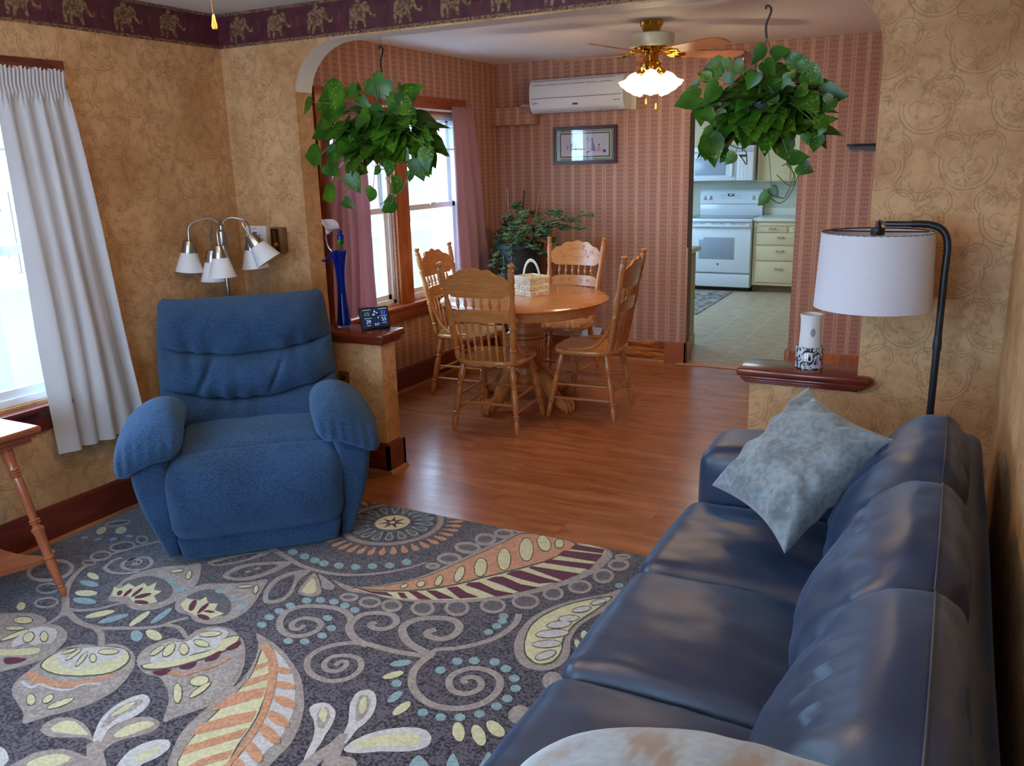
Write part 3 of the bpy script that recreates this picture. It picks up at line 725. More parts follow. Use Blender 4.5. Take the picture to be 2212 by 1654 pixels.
M_['bulb'] = MT('lamp_bulb').col((1, .85, .6)); M_['bulb'].b.inputs['Emission Color'].default_value = (1, .82, .55, 1); M_['bulb'].b.inputs['Emission Strength'].default_value = 12; M_['bulb'] = M_['bulb'].mat
make_fan((1.855, 1.64, Zc), 'five-blade brass ceiling fan with lit glass shades, in the dining room')
make_fan((1.856, -1.895, Zc), 'living room ceiling fan, only its wooden pull-chain fob hangs into view', a0=150, chains=(.185,), power=9, hug=True, sh0=-45)

# wall-mounted air conditioner
t = tag(empty('air_conditioner', (.82, D, 2.02)), 'white wall-mounted split air conditioner above the framed picture', 'air conditioner')
prof = [(0, .01), (-.13, .0), (-.175, .012), (-.205, .05), (-.215, .11), (-.212, .19), (-.19, .238), (-.15, .262), (-.08, .27), (0, .27)]
prof = [(v.x, v.y) for v in spline([(a, b_, 0) for a, b_ in prof], 3)]
B().prism(prof, -.40, .40, axis='x').build('casing', M_['appl'], t, sharp=30)
M_['acgap'] = plain('vent_shadow_gap', srgb(120, 126, 134), .6)
q = B()
for (y, z, L) in ((-.2165, .112, .385), (-.198, .045, .37), (-.188, .026, .36), (-.175, .013, .35)):
    q.box((-L, y-.002, z-.0025), (L, y+.01, z+.0025))
for (y, z) in ((-.185, .246), (-.208, .212)):
    for k in range(6): q.box((-.37+k*.115, y-.004, z-.002), (-.37+k*.115+.105, y+.01, z+.002))
q.build('louvre_slot', M_['acgap'], t)
B().rbox((.40, -.05, .0), (.45, 0, .20), .006).build('side_cover', M_['almond'], t)
def text(s, size, M, mat, parent, name, ext=.0004):
    cu = bpy.data.curves.new(name, 'FONT'); cu.body = s; cu.size = size; cu.extrude = ext; cu.align_x = 'CENTER'; cu.align_y = 'CENTER'
    o = bpy.data.objects.new(name, cu); COL.objects.link(o)
    dg = bpy.context.evaluated_depsgraph_get(); me = bpy.data.meshes.new_from_object(o.evaluated_get(dg)); bpy.data.objects.remove(o)
    me.materials.clear(); me.materials.append(mat); o = bpy.data.objects.new(name, me); COL.objects.link(o); o.parent = parent; o.matrix_local = M
    return o
FRONT = Matrix.Rotation(PI/2, 4, 'X')   # text facing -Y
M_['ink'] = plain('dark_print', srgb(60, 64, 74), .5)
text('FUJITSU', .014, Matrix.Translation((-.35, -.214, .075)) @ FRONT, M_['ink'], t, 'maker_badge', .001)
text('HALCYON', .011, Matrix.Translation((.35, -.214, .072)) @ FRONT, M_['ink'], t, 'model_badge', .001)
B().rbox((-.02, -.2165, .052), (.02, -.20, .066), .001).build('indicator', M_['ink'], t)

# wallpapered shelf box left of the air conditioner, small white sensor on it
q = B().rbox((0.001, D-.115, 1.945), (.41, D-.001, 2.085), .003)
tag(q.build('boxed_shelf', M_['stripes']), 'wallpapered pipe box in the corner below the air conditioner', 'shelf')
t = tag(empty('sensor_puck', (.315, D-.07, 2.0865)), 'small flat white disc lying on the wallpapered box', 'sensor')
B().lathe([(.0, 0), (.038, .001), (.042, .007), (.038, .014), (.0, .016)], 24).build('body', M_['white'], t)
B().rbox((.04, -.004, .002), (.10, .004, .008), .002).build('lead', M_['white'], t)

# framed picture
t = tag(empty('framed_picture', (.818, D, 1.765)), 'dark wood framed landscape-format print with green mat, below the air conditioner', 'picture')
q = B(); w, h = .281, .150
for s, L, O in ((0, w, h), (1, h, w), (2, w, h), (3, h, w)):
    R = Matrix.Rotation(s*PI/2, 4, 'Y')
    q.prism([(-L, -O), (L, -O), (L-.028, -O+.028), (-L+.028, -O+.028)], -.022, 0, 0, R, 'y')
    q.prism([(-L+.004, -O+.004), (L-.004, -O+.004), (L-.014, -O+.014), (-L+.014, -O+.014)], -.027, -.02, 0, R, 'y')
q.build('frame', plain('dark_frame', srgb(74, 36, 34), .3), t, sharp=20)
B().box((-w+.02, -.010, -h+.02), (w-.02, -.006, h-.02)).build('mat_board', plain('sage_mat', srgb(136, 166, 150), .7), t)
q = B().box((-w+.052, -.0115, -h+.045), (w-.052, -.0095, h-.045), 0).box((-w+.06, -.0125, -h+.053), (w-.06, -.011, h-.053), 1).box((-w+.07, -.0135, -h+.062), (w-.07, -.012, h-.062), 2)
pr = q.build('print', [M_['almond'], plain('mat_inner', srgb(70, 84, 98), .7), plain('print_paper', srgb(214, 216, 232), .6)], t)
# simple generic figures on the print
q = B()
def blob(pts, d=-.0145, mi=0): q.prism(pts, d, -.0135, mi, None, 'y')
blob([(.055, -.05), (.10, -.05), (.085, .0), (.075, .035), (.06, .035), (.06, 0)], mi=0)
blob([(.06, .037), (.072, .037), (.072, .052), (.06, .052)], mi=1)
blob([(.11, -.055), (.14, -.055), (.133, -.01), (.118, -.01)], mi=2)
blob([(.119, -.008), (.132, -.008), (.132, .006), (.119, .006)], mi=1)
blob([(.16, -.062), (.185, -.062), (.187, -.035), (.178, -.04), (.165, -.04), (.158, -.03)], mi=1)
blob([(.01, -.062), (.05, -.055), (.045, -.048), (.008, -.055)], mi=1)
blob([(-.13, -.02), (-.10, -.02), (-.105, .012), (-.125, .012)], mi=1)
blob([(-.16, -.03), (-.145, -.03), (-.148, .0), (-.158, .0)], mi=0); blob([(-.085, -.05), (-.075, -.05), (-.076, .01), (-.084, .01)], mi=1)
blob([(-.125, -.055), (-.12, -.055), (-.12, -.02), (-.125, -.02)], mi=1); blob([(.02, .045), (.028, .045), (.028, .055), (.02, .055)], mi=1)
blob([(.03, .02), (.04, .02), (.04, .04), (.03, .04)], mi=2)
q.build('print_figures', [plain('lilac_ink', srgb(140, 138, 190), .6), plain('grey_ink', srgb(84, 84, 120), .6), plain('pink_ink', srgb(206, 170, 204), .6)], pr)
B().box((-w+.02, -.0165, -h+.02), (w-.02, -.0155, h-.02)).build('glazing', M_['glass'], t)

# small dark corner shelf and wooden wall ornament on the far wall right of the doorway
q = B().prism([(0, 0), (0, -.02), (-.03, -.06), (-.14, -.11), (-.20, -.115), (-.215, -.10), (-.215, 0)], 1.69, 1.706)
q.prism([(-.21, 1.672), (-.20, 1.692), (.0, 1.692), (.0, 1.635), (-.05, 1.66)], -.05, 0, axis='y')
cs = q.build('wall_shelf', plain('dark_shelf_wood', srgb(52, 44, 56), .4), loc=(3.06, D-.001, 0)); tag(cs, 'small dark empty wall shelf beside the right edge of the arch', 'shelf')
t = tag(empty('wall_ornament', (2.085, D, 2.25)), 'brown wooden wall plaque behind the right hanging plant', 'wall decoration')
hw = [(-.085, -.12), (.085, -.12), (.085, .06), (.07, .095), (.03, .115), (0, .138), (-.03, .115), (-.07, .095), (-.085, .06)]
B().prism(hw, -.025, 0, axis='y').build('board', plain('plaque_wood', srgb(116, 66, 50), .4), t, sharp=30)
B().rbox((-.012, -.032, -.12), (.012, -.024, .075), .003).build('centre_strip', plain('plaque_strip', srgb(150, 84, 56), .4), t)
B().lathe([(0, 0), (.011, 0), (.011, .008), (0, .01)], 14, 0, Matrix.Translation((-.005, -.026, .085)) @ Matrix.Rotation(PI/2, 4, 'X')).build('eyelet', M_['nickel'], t)
# clear air deflector standing on the skirting
q = B().rbox((-.10, -.075, 0), (.07, -.069, .012), .002)
q.add([(-.10, -.07, .002), (.07, -.07, .002), (.07, -.006, .075), (-.10, -.006, .075)], [(0, 1, 2, 3)])
ad = q.build('air_deflector', plain('clear_plastic', srgb(196, 204, 214), .15, .5), loc=(.90, D-.001, .175)); ad.modifiers.new('s', 'SOLIDIFY').thickness = .003
tag(ad, 'sloped pale plastic air deflector on the skirting behind the right-hand chair', 'air deflector')

# ---- curtains
def curtain(name, path_top, path_bot, zt, zb, mat, folds, amp0, amp1, header=.05, n=150, m=40, seed=1, hemcurve=None, thick=.0015):
    # gathered panel: y runs between ends, x gives the fold depth
    rr = random.Random(seed); ph = [rr.uniform(0, 6) for _ in range(6)]
    def fn(u, v):
        z = zt+(zb-zt)*v
        k = max(0, v-.06)
        y0 = path_top[0]+(path_bot[0]-path_top[0])*(k**.85); y1 = path_top[1]+(path_bot[1]-path_top[1])*(k**.85)
        uu = u+.012*math.sin(v*4+ph[2])*math.sin(u*9)
        am = amp0+(amp1-amp0)*min(1, v*1.4)
        wv = math.sin(uu*folds*2*PI+ph[0]+1.1*math.sin(uu*5+ph[1]))
        x = am*wv*(.75+.25*math.sin(u*17+ph[3]))+.010*math.sin(v*7+u*6)*v
        if v < .07:
            x = (.010 if v < .02 else .006)*math.sin(u*folds*9*PI+ph[0])+(0 if .025 < v < .05 else .006)
            z += .006*math.sin(u*folds*7*PI) if v < .01 else 0
        yy = y0+(y1-y0)*u+.3*am*math.cos(uu*folds*2*PI+ph[0])*min(1, v*1.5)
        if hemcurve: z += hemcurve(u)*v
        return (x, yy, z)
    q = B().grid(fn, n, m)
    o = q.build(name, mat, sharp=80); o.modifiers.new('s', 'SOLIDIFY').thickness = thick
    return o
def cloth(name, c, sheer=.25, rough=.6):
    m = MT(name, rough=rough, spec=.25, Sheen_Weight=.3)
    x, y, z = m.xyz()
    w = m.noise(m.comb(x*20, y*500, z*60), scale=1, detail=2)
    c2 = m.mix(w, tuple(v*.93 for v in c), tuple(min(1, v*1.05) for v in c)); m.col(c2)
    if sheer:
        tr = m.nt.nodes.new('ShaderNodeBsdfTranslucent'); m.nt.links.new(c2, tr.inputs[0])
        mx = m.nt.nodes.new('ShaderNodeMixShader'); mx.inputs[0].default_value = sheer
        m.nt.links.new(m.b.outputs[0], mx.inputs[1]); m.nt.links.new(tr.outputs[0], mx.inputs[2])
        m.nt.links.new(mx.outputs[0], m.nt.nodes['Material Output'].inputs[0])
    return m.mat
M_['pink'] = cloth('dusty_rose_cloth', srgb(202, 160, 166), .30)
M_['greycloth'] = cloth('silver_grey_cloth', srgb(216, 212, 210), .18)
def rod(name, y0, y1, z, label, x=.06):
    t = tag(empty(name, (x, (y0+y1)/2, z)), label, 'curtain rod')
    h = (y1-y0)/2
    B().cyl((0, -h, 0), (0, h, 0), .008, n=12).build('rod', M_['white'], t)
    for s in (-1, 1): B().rbox((-x+.021, s*h-.006, -.008), (.004, s*h+.006, .008), .003).build('bracket', M_['white'], t)
rod('curtain_rod', .80, 2.54, 2.035, 'white rod across the dining windows carrying the pink curtains')
c = curtain('curtain', (0, .30), (-.16, .30), 2.06, .68, M_['pink'], 5, .012, .026, seed=3); c.location = (.075, .80, 0)
tag(c, 'dusty pink curtain left of the dining windows, beside the arch jamb', 'curtain', 'pink dining room curtains')
c = curtain('curtain', (0, .31), (.02, .50), 2.065, .74, M_['pink'], 3.2, .012, .024, seed=8); c.location = (.075, 2.235, 0)
tag(c, 'dusty pink curtain right of the dining windows, in front of the corner plant', 'curtain', 'pink dining room curtains')
rod('curtain_rod', -2.70, -1.00, 2.045, 'white rod across the living room window carrying the grey curtain')
c = curtain('curtain', (0, -.32), (.16, -.30), 2.08, .42, M_['greycloth'], 4.2, .012, .032, seed=12, n=200, m=50); c.location = (.085, -1.01, 0)
tag(c, 'long silver-grey curtain hanging between the left window and the blue recliner', 'curtain')
# raised mini blinds at the tops of the dining windows
for k, (y0, y1, _a, _b) in enumerate((DIN[0], DIN[1], LIV[0])):
    t = empty('mini_blind', (-.03, (y0+y1)/2, 2.0)); hw = (y1-y0)/2-.04
    tag(t, ('white mini blind drawn up in the left dining window, behind the plant', 'white mini blind drawn up in the right dining window', 'white mini blind drawn up in the living room window')[k], 'blind', 'white mini blinds')
    B().rbox((-.015, -hw, -.03), (.015, hw, 0), .003).build('head_rail', M_['white'], t)
    q = B()
    for i in range(11): q.box((-.011, -hw, -.045-i*.017), (.011, hw, -.0438-i*.017), 0, trs(rx=0))
    q.build('slats', M_['white'], t)
    for s in (-.6, .6): B().box((-.0135, s*hw-.004, -.24), (-.012, s*hw+.004, -.03)).build('ladder_tape', M_['white'], t)
    B().rbox((-.013, -hw, -.25), (.013, hw, -.238), .003).build('bottom_rail', M_['white'], t)

# ---- hanging pothos plants
def leaf_mat(name, c0, c1, c2):
    m = MT(name, rough=.32, spec=.5)
    n = m.noise(scale=9, detail=2).step(.35, .7); v = m.noise(scale=55, detail=2, dist=2).step(.56, .68)
    c = m.mix(n, c0, c1); c = m.mix(v*m.noise(scale=4).step(.45, .6), c, c2); m.col(c)
    tr = m.nt.nodes.new('ShaderNodeBsdfTranslucent'); m.nt.links.new(c, tr.inputs[0])
    mx = m.nt.nodes.new('ShaderNodeMixShader'); mx.inputs[0].default_value = .22
    m.nt.links.new(m.b.outputs[0], mx.inputs[1]); m.nt.links.new(tr.outputs[0], mx.inputs[2])
    m.nt.links.new(mx.outputs[0], m.nt.nodes['Material Output'].inputs[0]); return m.mat
M_['leaf'] = leaf_mat('pothos_leaf', srgb(36, 86, 18), srgb(76, 132, 30), srgb(160, 190, 70))
M_['vine'] = plain('vine_stem', srgb(116, 128, 72), .5)
HEART = [(0, 0), (.06, -.10), (.22, -.13), (.40, -.05), (.50, .14), (.46, .36), (.33, .58), (.17, .78), (0, 1.0)]
def leaf(q, p, tip, nrm, wid=.62, curl=.25):
    p, tip = Vector(p), Vector(tip); ax = tip-p; L = ax.length; ax.normalize()
    nrm = Vector(nrm); nrm = (nrm-ax*nrm.dot(ax)).normalized(); sd = ax.cross(nrm)
    vs = []
    H = HEART
    for x, y in H:
        bend = -curl*L*max(0, y)**2*.5
        for s in (-1, 0, 1):
            if s == 0: yy = max(y, .0); vs.append(p+ax*(yy*L)+nrm*(bend-.05*L*0))
            else: vs.append(p+ax*(y*L)+sd*(s*x*2*wid*L*.8)+nrm*(bend+abs(x)*.22*L))
    fs = []
    for i in range(len(H)-1):
        for s in (0, 1): fs.append((i*3+s, i*3+s+1, (i+1)*3+s+1, (i+1)*3+s))
    q.add(vs, fs)
def pothos(base, leaves, vines, label, seed, potr, ph, hookz):
    rr = random.Random(seed); cx, cy, cz = base
    t = tag(empty('hanging_plant', base), label, 'hanging plant')
    B().lathe([(potr*.62, 0), (potr*.68, .004), (potr*.98, ph*.95), (potr*1.06, ph*.95), (potr*1.06, ph), (potr*.95, ph), (potr*.9, ph-.02), (0, ph-.022)], 28).build('pot', plain('black_plastic_pot', (.012, .012, .014), .4), t)
    q = B(); st = B()
    core = Vector((0, 0, ph))
    for i in range(0, len(leaves), 4):
        x0, z0, x1, z1 = leaves[i:i+4]
        dy = rr.uniform(-.10, .03)-.03
        tilt = rr.uniform(-.35, .35)
        p = Vector((x0, dy, z0)); L = math.hypot(x1-x0, z1-z0)
        tp = Vector((x1, dy+tilt*L*.6, z1))
        leaf(q, p, tp, (rr.uniform(-.5, .5), -1, rr.uniform(.0, .7)), rr.uniform(.52, .66), rr.uniform(.1, .3))
        if rr.random() < .75:
            mid = (p+core)/2+Vector((0, -.02, .04)); st.tube(spline([core+Vector((rr.uniform(-.05, .05), rr.uniform(-.05, .05), -.01)), mid, p], 4), .0018, 5)
    xs = leaves[0::4]; zs = leaves[1::4]
    x0, x1 = min(xs)*.72, max(xs)*.72
    for i in range(150):   # inner and rear fill
        a = rr.uniform(0, 2*PI); rad = rr.uniform(.05, 1)**.6
        x = (x0+x1)/2+(x1-x0)/2*rad*math.cos(a); y = .02+.17*rad*math.sin(a); z = ph+rr.uniform(-.10, .17)*(1-.4*rad)-.07*rad
        d = Vector((math.cos(a)+rr.uniform(-.5, .5), math.sin(a)+rr.uniform(-.5, .5), rr.uniform(-1.1, .3))).normalized()*rr.uniform(.085, .135)
        p = Vector((x, y, z)); leaf(q, p, p+d, (rr.uniform(-.4, .4), -.5, 1), rr.uniform(.5, .64), .3)
        if i % 2: st.tube(spline([core+Vector((rr.uniform(-.06, .06), rr.uniform(-.06, .06), -.01)), (core+p)/2+Vector((0, 0, .05)), p], 3), .0018, 5)
    for v in vines:
        st.tube(spline([(a, rr.uniform(-.04, .0)-.02, b_) for a, b_ in v], 5), .0024, 6)
    st.build('vines', M_['vine'], t); q.build('foliage', M_['leaf'], t, sharp=70)
    hz = hookz-cz
    q = B()
    for k in range(3):
        a = k*2*PI/3+.5; q.tube([(potr*math.cos(a), potr*math.sin(a), ph-.01), (0, 0, hz-.17)], .0016, 5)
    q.build('hanger_wires', M_['vine'] if seed == 2 else M_['black'], t)
    q = B().tube(spline([(0, 0, hz-.17), (-.004, 0, hz-.12), (.012, 0, hz-.075), (.008, 0, hz-.055), (-.006, 0, hz-.05), (-.008, 0, hz-.062)], 5), .0045, 6)
    q.build('hanger_hook', M_['black'], t)
    B().tube(spline([(0, 0, hz), (0, 0, hz-.03), (.008, 0, hz-.042), (0, 0, hz-.056), (-.008, 0, hz-.044)], 5), .0018, 6).build('ceiling_hook', M_['nickel'], t)
    return t
pothos((1.0, .062, 1.689), LEAF_L, VINE_L, 'trailing pothos in a black pot hanging from the left part of the arch', 1, .095, .13, Zb)
pothos((2.853, .062, 1.69), LEAF_R, VINE_R, 'larger pothos in a black pot hanging at the right, before the kitchen doorway', 2, .115, .16, Zb)

# ---- jade plant in the corner
M_['jade'] = leaf_mat('jade_leaf', srgb(62, 98, 64), srgb(128, 166, 112), srgb(160, 190, 140))
M_['jadestem'] = plain('jade_stem', srgb(150, 122, 96), .7)
PX, PY = .40, 2.68
t = tag(empty('potted_plant', (PX, PY, .62)), 'sprawling succulent in a tall dark pot in the dining room corner', 'potted plant')
B().lathe([(.15, 0), (.155, .01), (.195, .34), (.205, .345), (.205, .375), (.19, .375), (.185, .35), (0, .345)], 32).build('pot', plain('charcoal_pot', srgb(38, 44, 54), .6), t)
rr = random.Random(9); q = B(); st = B(); top = Vector((0, 0, .35))
ends = [(-.22, .05, .42), (-.24, -.02, .30), (-.23, -.06, .10), (-.19, -.12, .0), (-.12, -.18, .28), (-.05, -.15, .58), (.02, -.1, .68), (.10, -.1, .62), (.0, -.2, .42), (.08, -.2, .38), (.15, -.15, .5), (.22, -.1, .44), (.32, -.1, .47), (.42, -.05, .50), (.52, -.02, .55), (.62, .0, .60), (.58, -.05, .5), (.40, -.05, .34), (.48, .0, .28), (.28, -.12, .30), (.05, -.24, .20), (-.05, -.25, .12), (-.15, -.22, .20), (-.20, -.14, -.02), (.36, .0, .62), (.12, .1, .6), (-.18, .12, .5), (.2, -.16, .36), (-.24, .03, .2), (.3, .02, .4)]
def cluster(p, d, n, s):
    for i in range(n):
        a = i*2.4; dd = (Vector((math.cos(a), math.sin(a), rr.uniform(-.1, .7)))+d*.4).normalized()
        L = rr.uniform(.014, .022)*s
        R = dd.to_track_quat('Z', 'Y').to_matrix().to_4x4()
        q.lathe([(0, 0), (.40, .3), (.55, .65), (.4, .9), (0, 1.0)], 7, 0, Matrix.Translation(p) @ R @ Matrix.Diagonal((L, L*.42, L*1.5, 1)))
for e in ends:
    e = Vector(e); s0 = Vector((rr.uniform(-.12, .12), rr.uniform(-.12, .12), .34))
    m1 = s0.lerp(e, .35)+Vector((0, 0, .10)); m2 = s0.lerp(e, .75)+Vector((rr.uniform(-.03, .03), rr.uniform(-.03, .03), .07))
    pts = spline([s0, m1, m2, e], 6); st.tube(pts, [.006-.0035*i/len(pts) for i in range(len(pts))], 6)
    for i in range(6, len(pts), 1):
        d = (pts[i]-pts[i-1]).normalized(); cluster(pts[i]+Vector((rr.uniform(-.02, .02), rr.uniform(-.02, .02), rr.uniform(-.02, .02))), d, 5, 1.2)
    cluster(e, Vector((0, 0, 1)), 9, 1.5)
st.build('branches', M_['jadestem'], t); q.build('foliage', M_['jade'], t, sharp=60, weld=False)
for (x0, y0, z0, x1, y1, z1, r, mt) in ((-.08, 0, .34, -.10, 0, .82, .0035, 'oak'), (.10, 0, .34, .20, 0, .82, .0035, 'oak'), (.16, .05, .34, .24, .05, .84, .0035, 'oak'), (0, .02, .34, .045, .02, .80, .008, 'black'), (.26, .06, .34, .30, .06, .74, .0025, 'oak')):
    B().cyl((x0, y0, z0), (x1, y1, z1), r, n=8).build('stake', M_[mt], t)
t = tag(empty('plant_stand', (PX, PY, 0)), 'black metal plant stand under the corner succulent', 'plant stand')
B().lathe([(0, .606), (.17, .606), (.175, .612), (.17, .6195), (0, .6195)], 28).build('tray', M_['black'], t)
for k in range(4):
    a = PI/4+k*PI/2
    B().cyl((.2*math.cos(a), .2*math.sin(a), 0), (.15*math.cos(a), .15*math.sin(a), .608), .008, n=8).build('leg', M_['black'], t)
B().tube([(.175*math.cos(a), .175*math.sin(a), .25) for a in [2*PI*k/24 for k in range(25)]], .005, 6).build('ring', M_['black'], t)
# ---------------------------------------------------------------- living room
def softbox(q, c, size, r=.05, puff=(0, 0, 0), n=16, fn=None, mi=0, M=None):
    hx, hy, hz = [s/2 for s in size]; h = (hx, hy, hz); vs, fs = [], []
    r = min(r, *[v*.98 for v in h])
    ts = [math.sin((2*i/(n-1)-1)*PI/2*.94)/math.sin(PI/2*.94) for i in range(n)]
    for ax in range(3):
        for sg in (-1, 1):
            o = len(vs)
            for a in ts:
                for b_ in ts:
                    k = [0, 0, 0]; k[ax] = sg; k[(ax+1) % 3] = a; k[(ax+2) % 3] = b_
                    p = Vector([k[i]*h[i] for i in range(3)])
                    cl = Vector([max(-(h[i]-r), min(h[i]-r, p[i])) for i in range(3)])
                    d = (p-cl)
                    if d.length > 1e-9: d.normalize()
                    p = cl+d*r
                    x, y, z = [p[i]/h[i] for i in range(3)]
                    f = [(1-y*y)*(1-z*z), (1-x*x)*(1-z*z), (1-x*x)*(1-y*y)]
                    for i in range(3):
                        p[i] += puff[i]*max(0, f[i])*((p[i]/h[i]) if abs(p[i]/h[i]) > .05 else 0)
                    if fn: p = fn(p)
                    vs.append(p+Vector(c))
            for i in range(n-1):
                for j in range(n-1):
                    f4 = (o+i*n+j, o+(i+1)*n+j, o+(i+1)*n+j+1, o+i*n+j+1)
                    fs.append(f4 if sg > 0 else f4[::-1])
    q.add(vs, fs, mi, M); return q
def nz(p, s=1.0, off=0): return mnoise.noise(Vector((p[0]*s+off, p[1]*s, p[2]*s)))

# leather sofa -------------------------------------------------
def leather():
    m = MT('navy_leather', rough=.36, spec=.85)
    n = m.noise(scale=6, detail=4); g = m.voro(scale=260)
    m.col(m.mix(n, (.006, .014, .042), (.010, .026, .072))); m.set('Roughness', n*.12+.38); m.b.inputs['Sheen Weight'].default_value = .25; m.b.inputs['Sheen Roughness'].default_value = .35; m.b.inputs['Sheen Tint'].default_value = (.4, .65, 1, 1)  # blue sheen tint stands in for cool window reflections on the leather
    x, y, z = m.xyz(); w = m.noise(m.comb(x*3, y*12, z*4), scale=2.2, detail=4, dist=1.2)
    m.bump(g*.10+w*.6, .18, .008)
    return m.mat
M_['leather'] = leather()
M_['thread'] = plain('seam_piping', (.03, .036, .055), .5)
t = tag(empty('sofa', (0, 0, 0)), 'dark navy leather three-seat sofa along the right wall', 'sofa')
YS = [-.73, -1.32, -1.91, -2.50]
q = B(); softbox(q, (3.29, -1.61, .18), (.86, 1.9, .24), .03, n=8); q.build('base', M_['leather'], t)
q = B()
def backtop(p):
    return p+Vector((.0, 0, .012*math.sin(p.y*5)))
softbox(q, (3.672, -1.61, .40), (.125, 2.32, .68), .05, (0, 0, .01), n=20, fn=backtop); q.build('back_frame', M_['leather'], t)
for s, y0, y1 in ((1, -.44, -.735), (-1, -2.495, -2.79)):
    q = B()
    def fa(p):   # arm rises towards the back, top rolled
        k = (p.x+.44)/.88
        if p.z > 0: p.z += .055*k+.01*math.sin(k*PI)
        p.y += .012*math.sin(p.z*5)*(1 if p.y > 0 else -1)
        return p
    softbox(q, (3.285, (y0+y1)/2, .345), (.885, abs(y1-y0), .60), .075, (.015, .012, .0), n=22, fn=fa)
    q.build('arm', M_['leather'], t)
rs = random.Random(4)
for k in range(3):
    yc = (YS[k]+YS[k+1])/2; off = rs.uniform(0, 50)
    def fs_(p):
        e = max(0, p.z/.09)
        w = nz((p.x*3, p.y*7+p.x*2, 0), 2.2, off)*.006+nz((p.x*9, p.y*16+p.x*6, 0), 2, off)*.0025
        p = p.copy(); p.z += w*e; p.z -= .018*max(0, p.x/.33)*e
        return p
    q = B(); softbox(q, (3.150, yc, .365), (.665, .585, .18), .055, (.02, .0, .035), n=34, fn=fs_)
    q.build('seat_cushion', M_['leather'], t)
    B().tube([(2.842+.002, yc+a*.27, .428) for a in [i/10-1 for i in range(21)]], .004, 6).build('seam', M_['thread'], t)
    # back cushion: plump, leaning, ridge seam on top
    def fb(p):
        v = (p.z+.22)/.44      # 0 bottom, 1 top
        fx = -p.x/.15
        p = p.copy(); p.x = p.x*(1-.40*max(0, v)**2.2)+.095*max(0, v)**1.3-.02
        if fx > 0: p.x -= .030*math.exp(-((v-.42)/.30)**2)*(1-(p.y/.3)**2)
        w = nz((p.x*5, p.y*5, p.z*9), 2.2, off)*.010+nz((p.x*14, p.y*10, p.z*24), 1.5, off)*.004
        # pull lines below the ridge
        pl = max(0, min(1, fx))*max(0, 1-abs(v-.84)/.24)*.012*math.sin(p.y*74+3*math.sin(p.y*14+off)+p.z*20)
        p.x += w+pl*.8; p.z += w*.6-.03*abs(p.y/.3)**3*v
        return p
    q = B(); softbox(q, (3.515, yc, .655), (.29, .60, .44), .10, (.02, .006, .02), n=40, fn=fb)
    q.build('back_cushion', M_['leather'], t)
    def ridge(y):
        c = [v for v in q.v if abs(v[1]-yc-y) < .022 and abs(v[0]-3.618) < .02 and v[2] > .6]
        return Vector((3.618, yc+y, max(v[2] for v in c)-.0005))
    B().tube(spline([ridge(-.285+.57*i/12) for i in range(13)], 4), .0028, 6).build('seam', M_['thread'], t)
for x in (2.95, 3.62):
    for y in (-.55, -2.67): B().lathe([(.02, 0), (.028, .07)], 14, 0, Matrix.Translation((x, y, 0.0175))).build('foot', M_['black'], t)

# cushions -----------------------------------------------------
def velvet(name, c0, c1, c2=None):
    m = MT(name, rough=.75, spec=.2, Sheen_Weight=.6, Sheen_Roughness=.4)
    n = m.noise(scale=9, detail=5, rough=.65, dist=.2)*.6+m.noise(scale=60, detail=3)*.4; c = m.mix(n.step(.36, .64), c0, c1)
    if c2:
        x, y, z = m.xyz(geo=True)
        c = m.mix(m.noise(m.comb(x*8, y*2, z*2), scale=2.2, detail=3).step(.5, .68), c, c2)
    m.col(c); m.bump(m.noise(scale=40, detail=3), .12, .004); return m.mat
def pillow(name, Cn, e1, e2, th, mat, seed, ed=.10, rd=0, wk=1):
    Cn, e1, e2 = Vector(Cn), Vector(e1), Vector(e2); a = (e1+e2)/2; b_ = (e1-e2)/2; N = a.cross(b_).normalized()
    q = B(); n = 46
    for sg in (-1, 1):
        def fn(u, v):
            s, t_ = math.sin((2*u-1)*PI/2), math.sin((2*v-1)*PI/2)
            s2 = s*(1-ed*(1-t_*t_)*abs(s)**2); t2 = t_*(1-ed*(1-s*s)*abs(t_)**2)
            if rd: s2, t2 = s*math.sqrt(1-rd*t_*t_), t_*math.sqrt(1-rd*s*s)
            h = th*(max(0, (1-s*s)*(1-t_*t_)))**.42
            edge = 1-max(abs(s), abs(t_))
            rad = math.atan2(t_, s)+.3*nz((s, t_, 0), 1.2, seed)
            wr = wk*(.013*math.sin(rad*13+2.5*nz((s*2, t_*2, 0), 1, seed))*max(0, 1-abs(edge-.22)/.22)+.012*nz((s*1.6, t_*1.6, sg), 1.5, seed)) * min(1, edge*9)
            fold = wk*.012*math.exp(-((s*.8+t_*.6-.35+.1*math.sin(t_*4+seed))/.06)**2)*min(1, edge*6)
            return Cn+a*s2+b_*t2+N*sg*(h+wr+(fold if sg > 0 else 0))
        q.grid(fn, n, n)
    return q.build(name, mat, sharp=60)
M_['velvet'] = velvet('slate_velvet', srgb(150, 160, 164), srgb(112, 120, 124))
M_['velvet2'] = velvet('silver_velvet', srgb(176, 184, 186), srgb(148, 156, 160), srgb(150, 120, 84))
o = pillow('throw_pillow', (3.217, -.955, .712), (.268, -.01, .118), (-.02, .285, .175), .10, M_['velvet'], 3, ed=.15)
tag(o, 'grey-blue velvet throw pillow standing on its corner at the far sofa arm', 'pillow')
o = pillow('throw_pillow', (3.425, -2.665, .788), (.325, .24, -.05), (.325, -.24, .05), .10, M_['velvet2'], 11, rd=.42, wk=.12)
tag(o, 'silvery tan-stained throw pillow, only its rounded top in frame, near sofa arm', 'pillow')

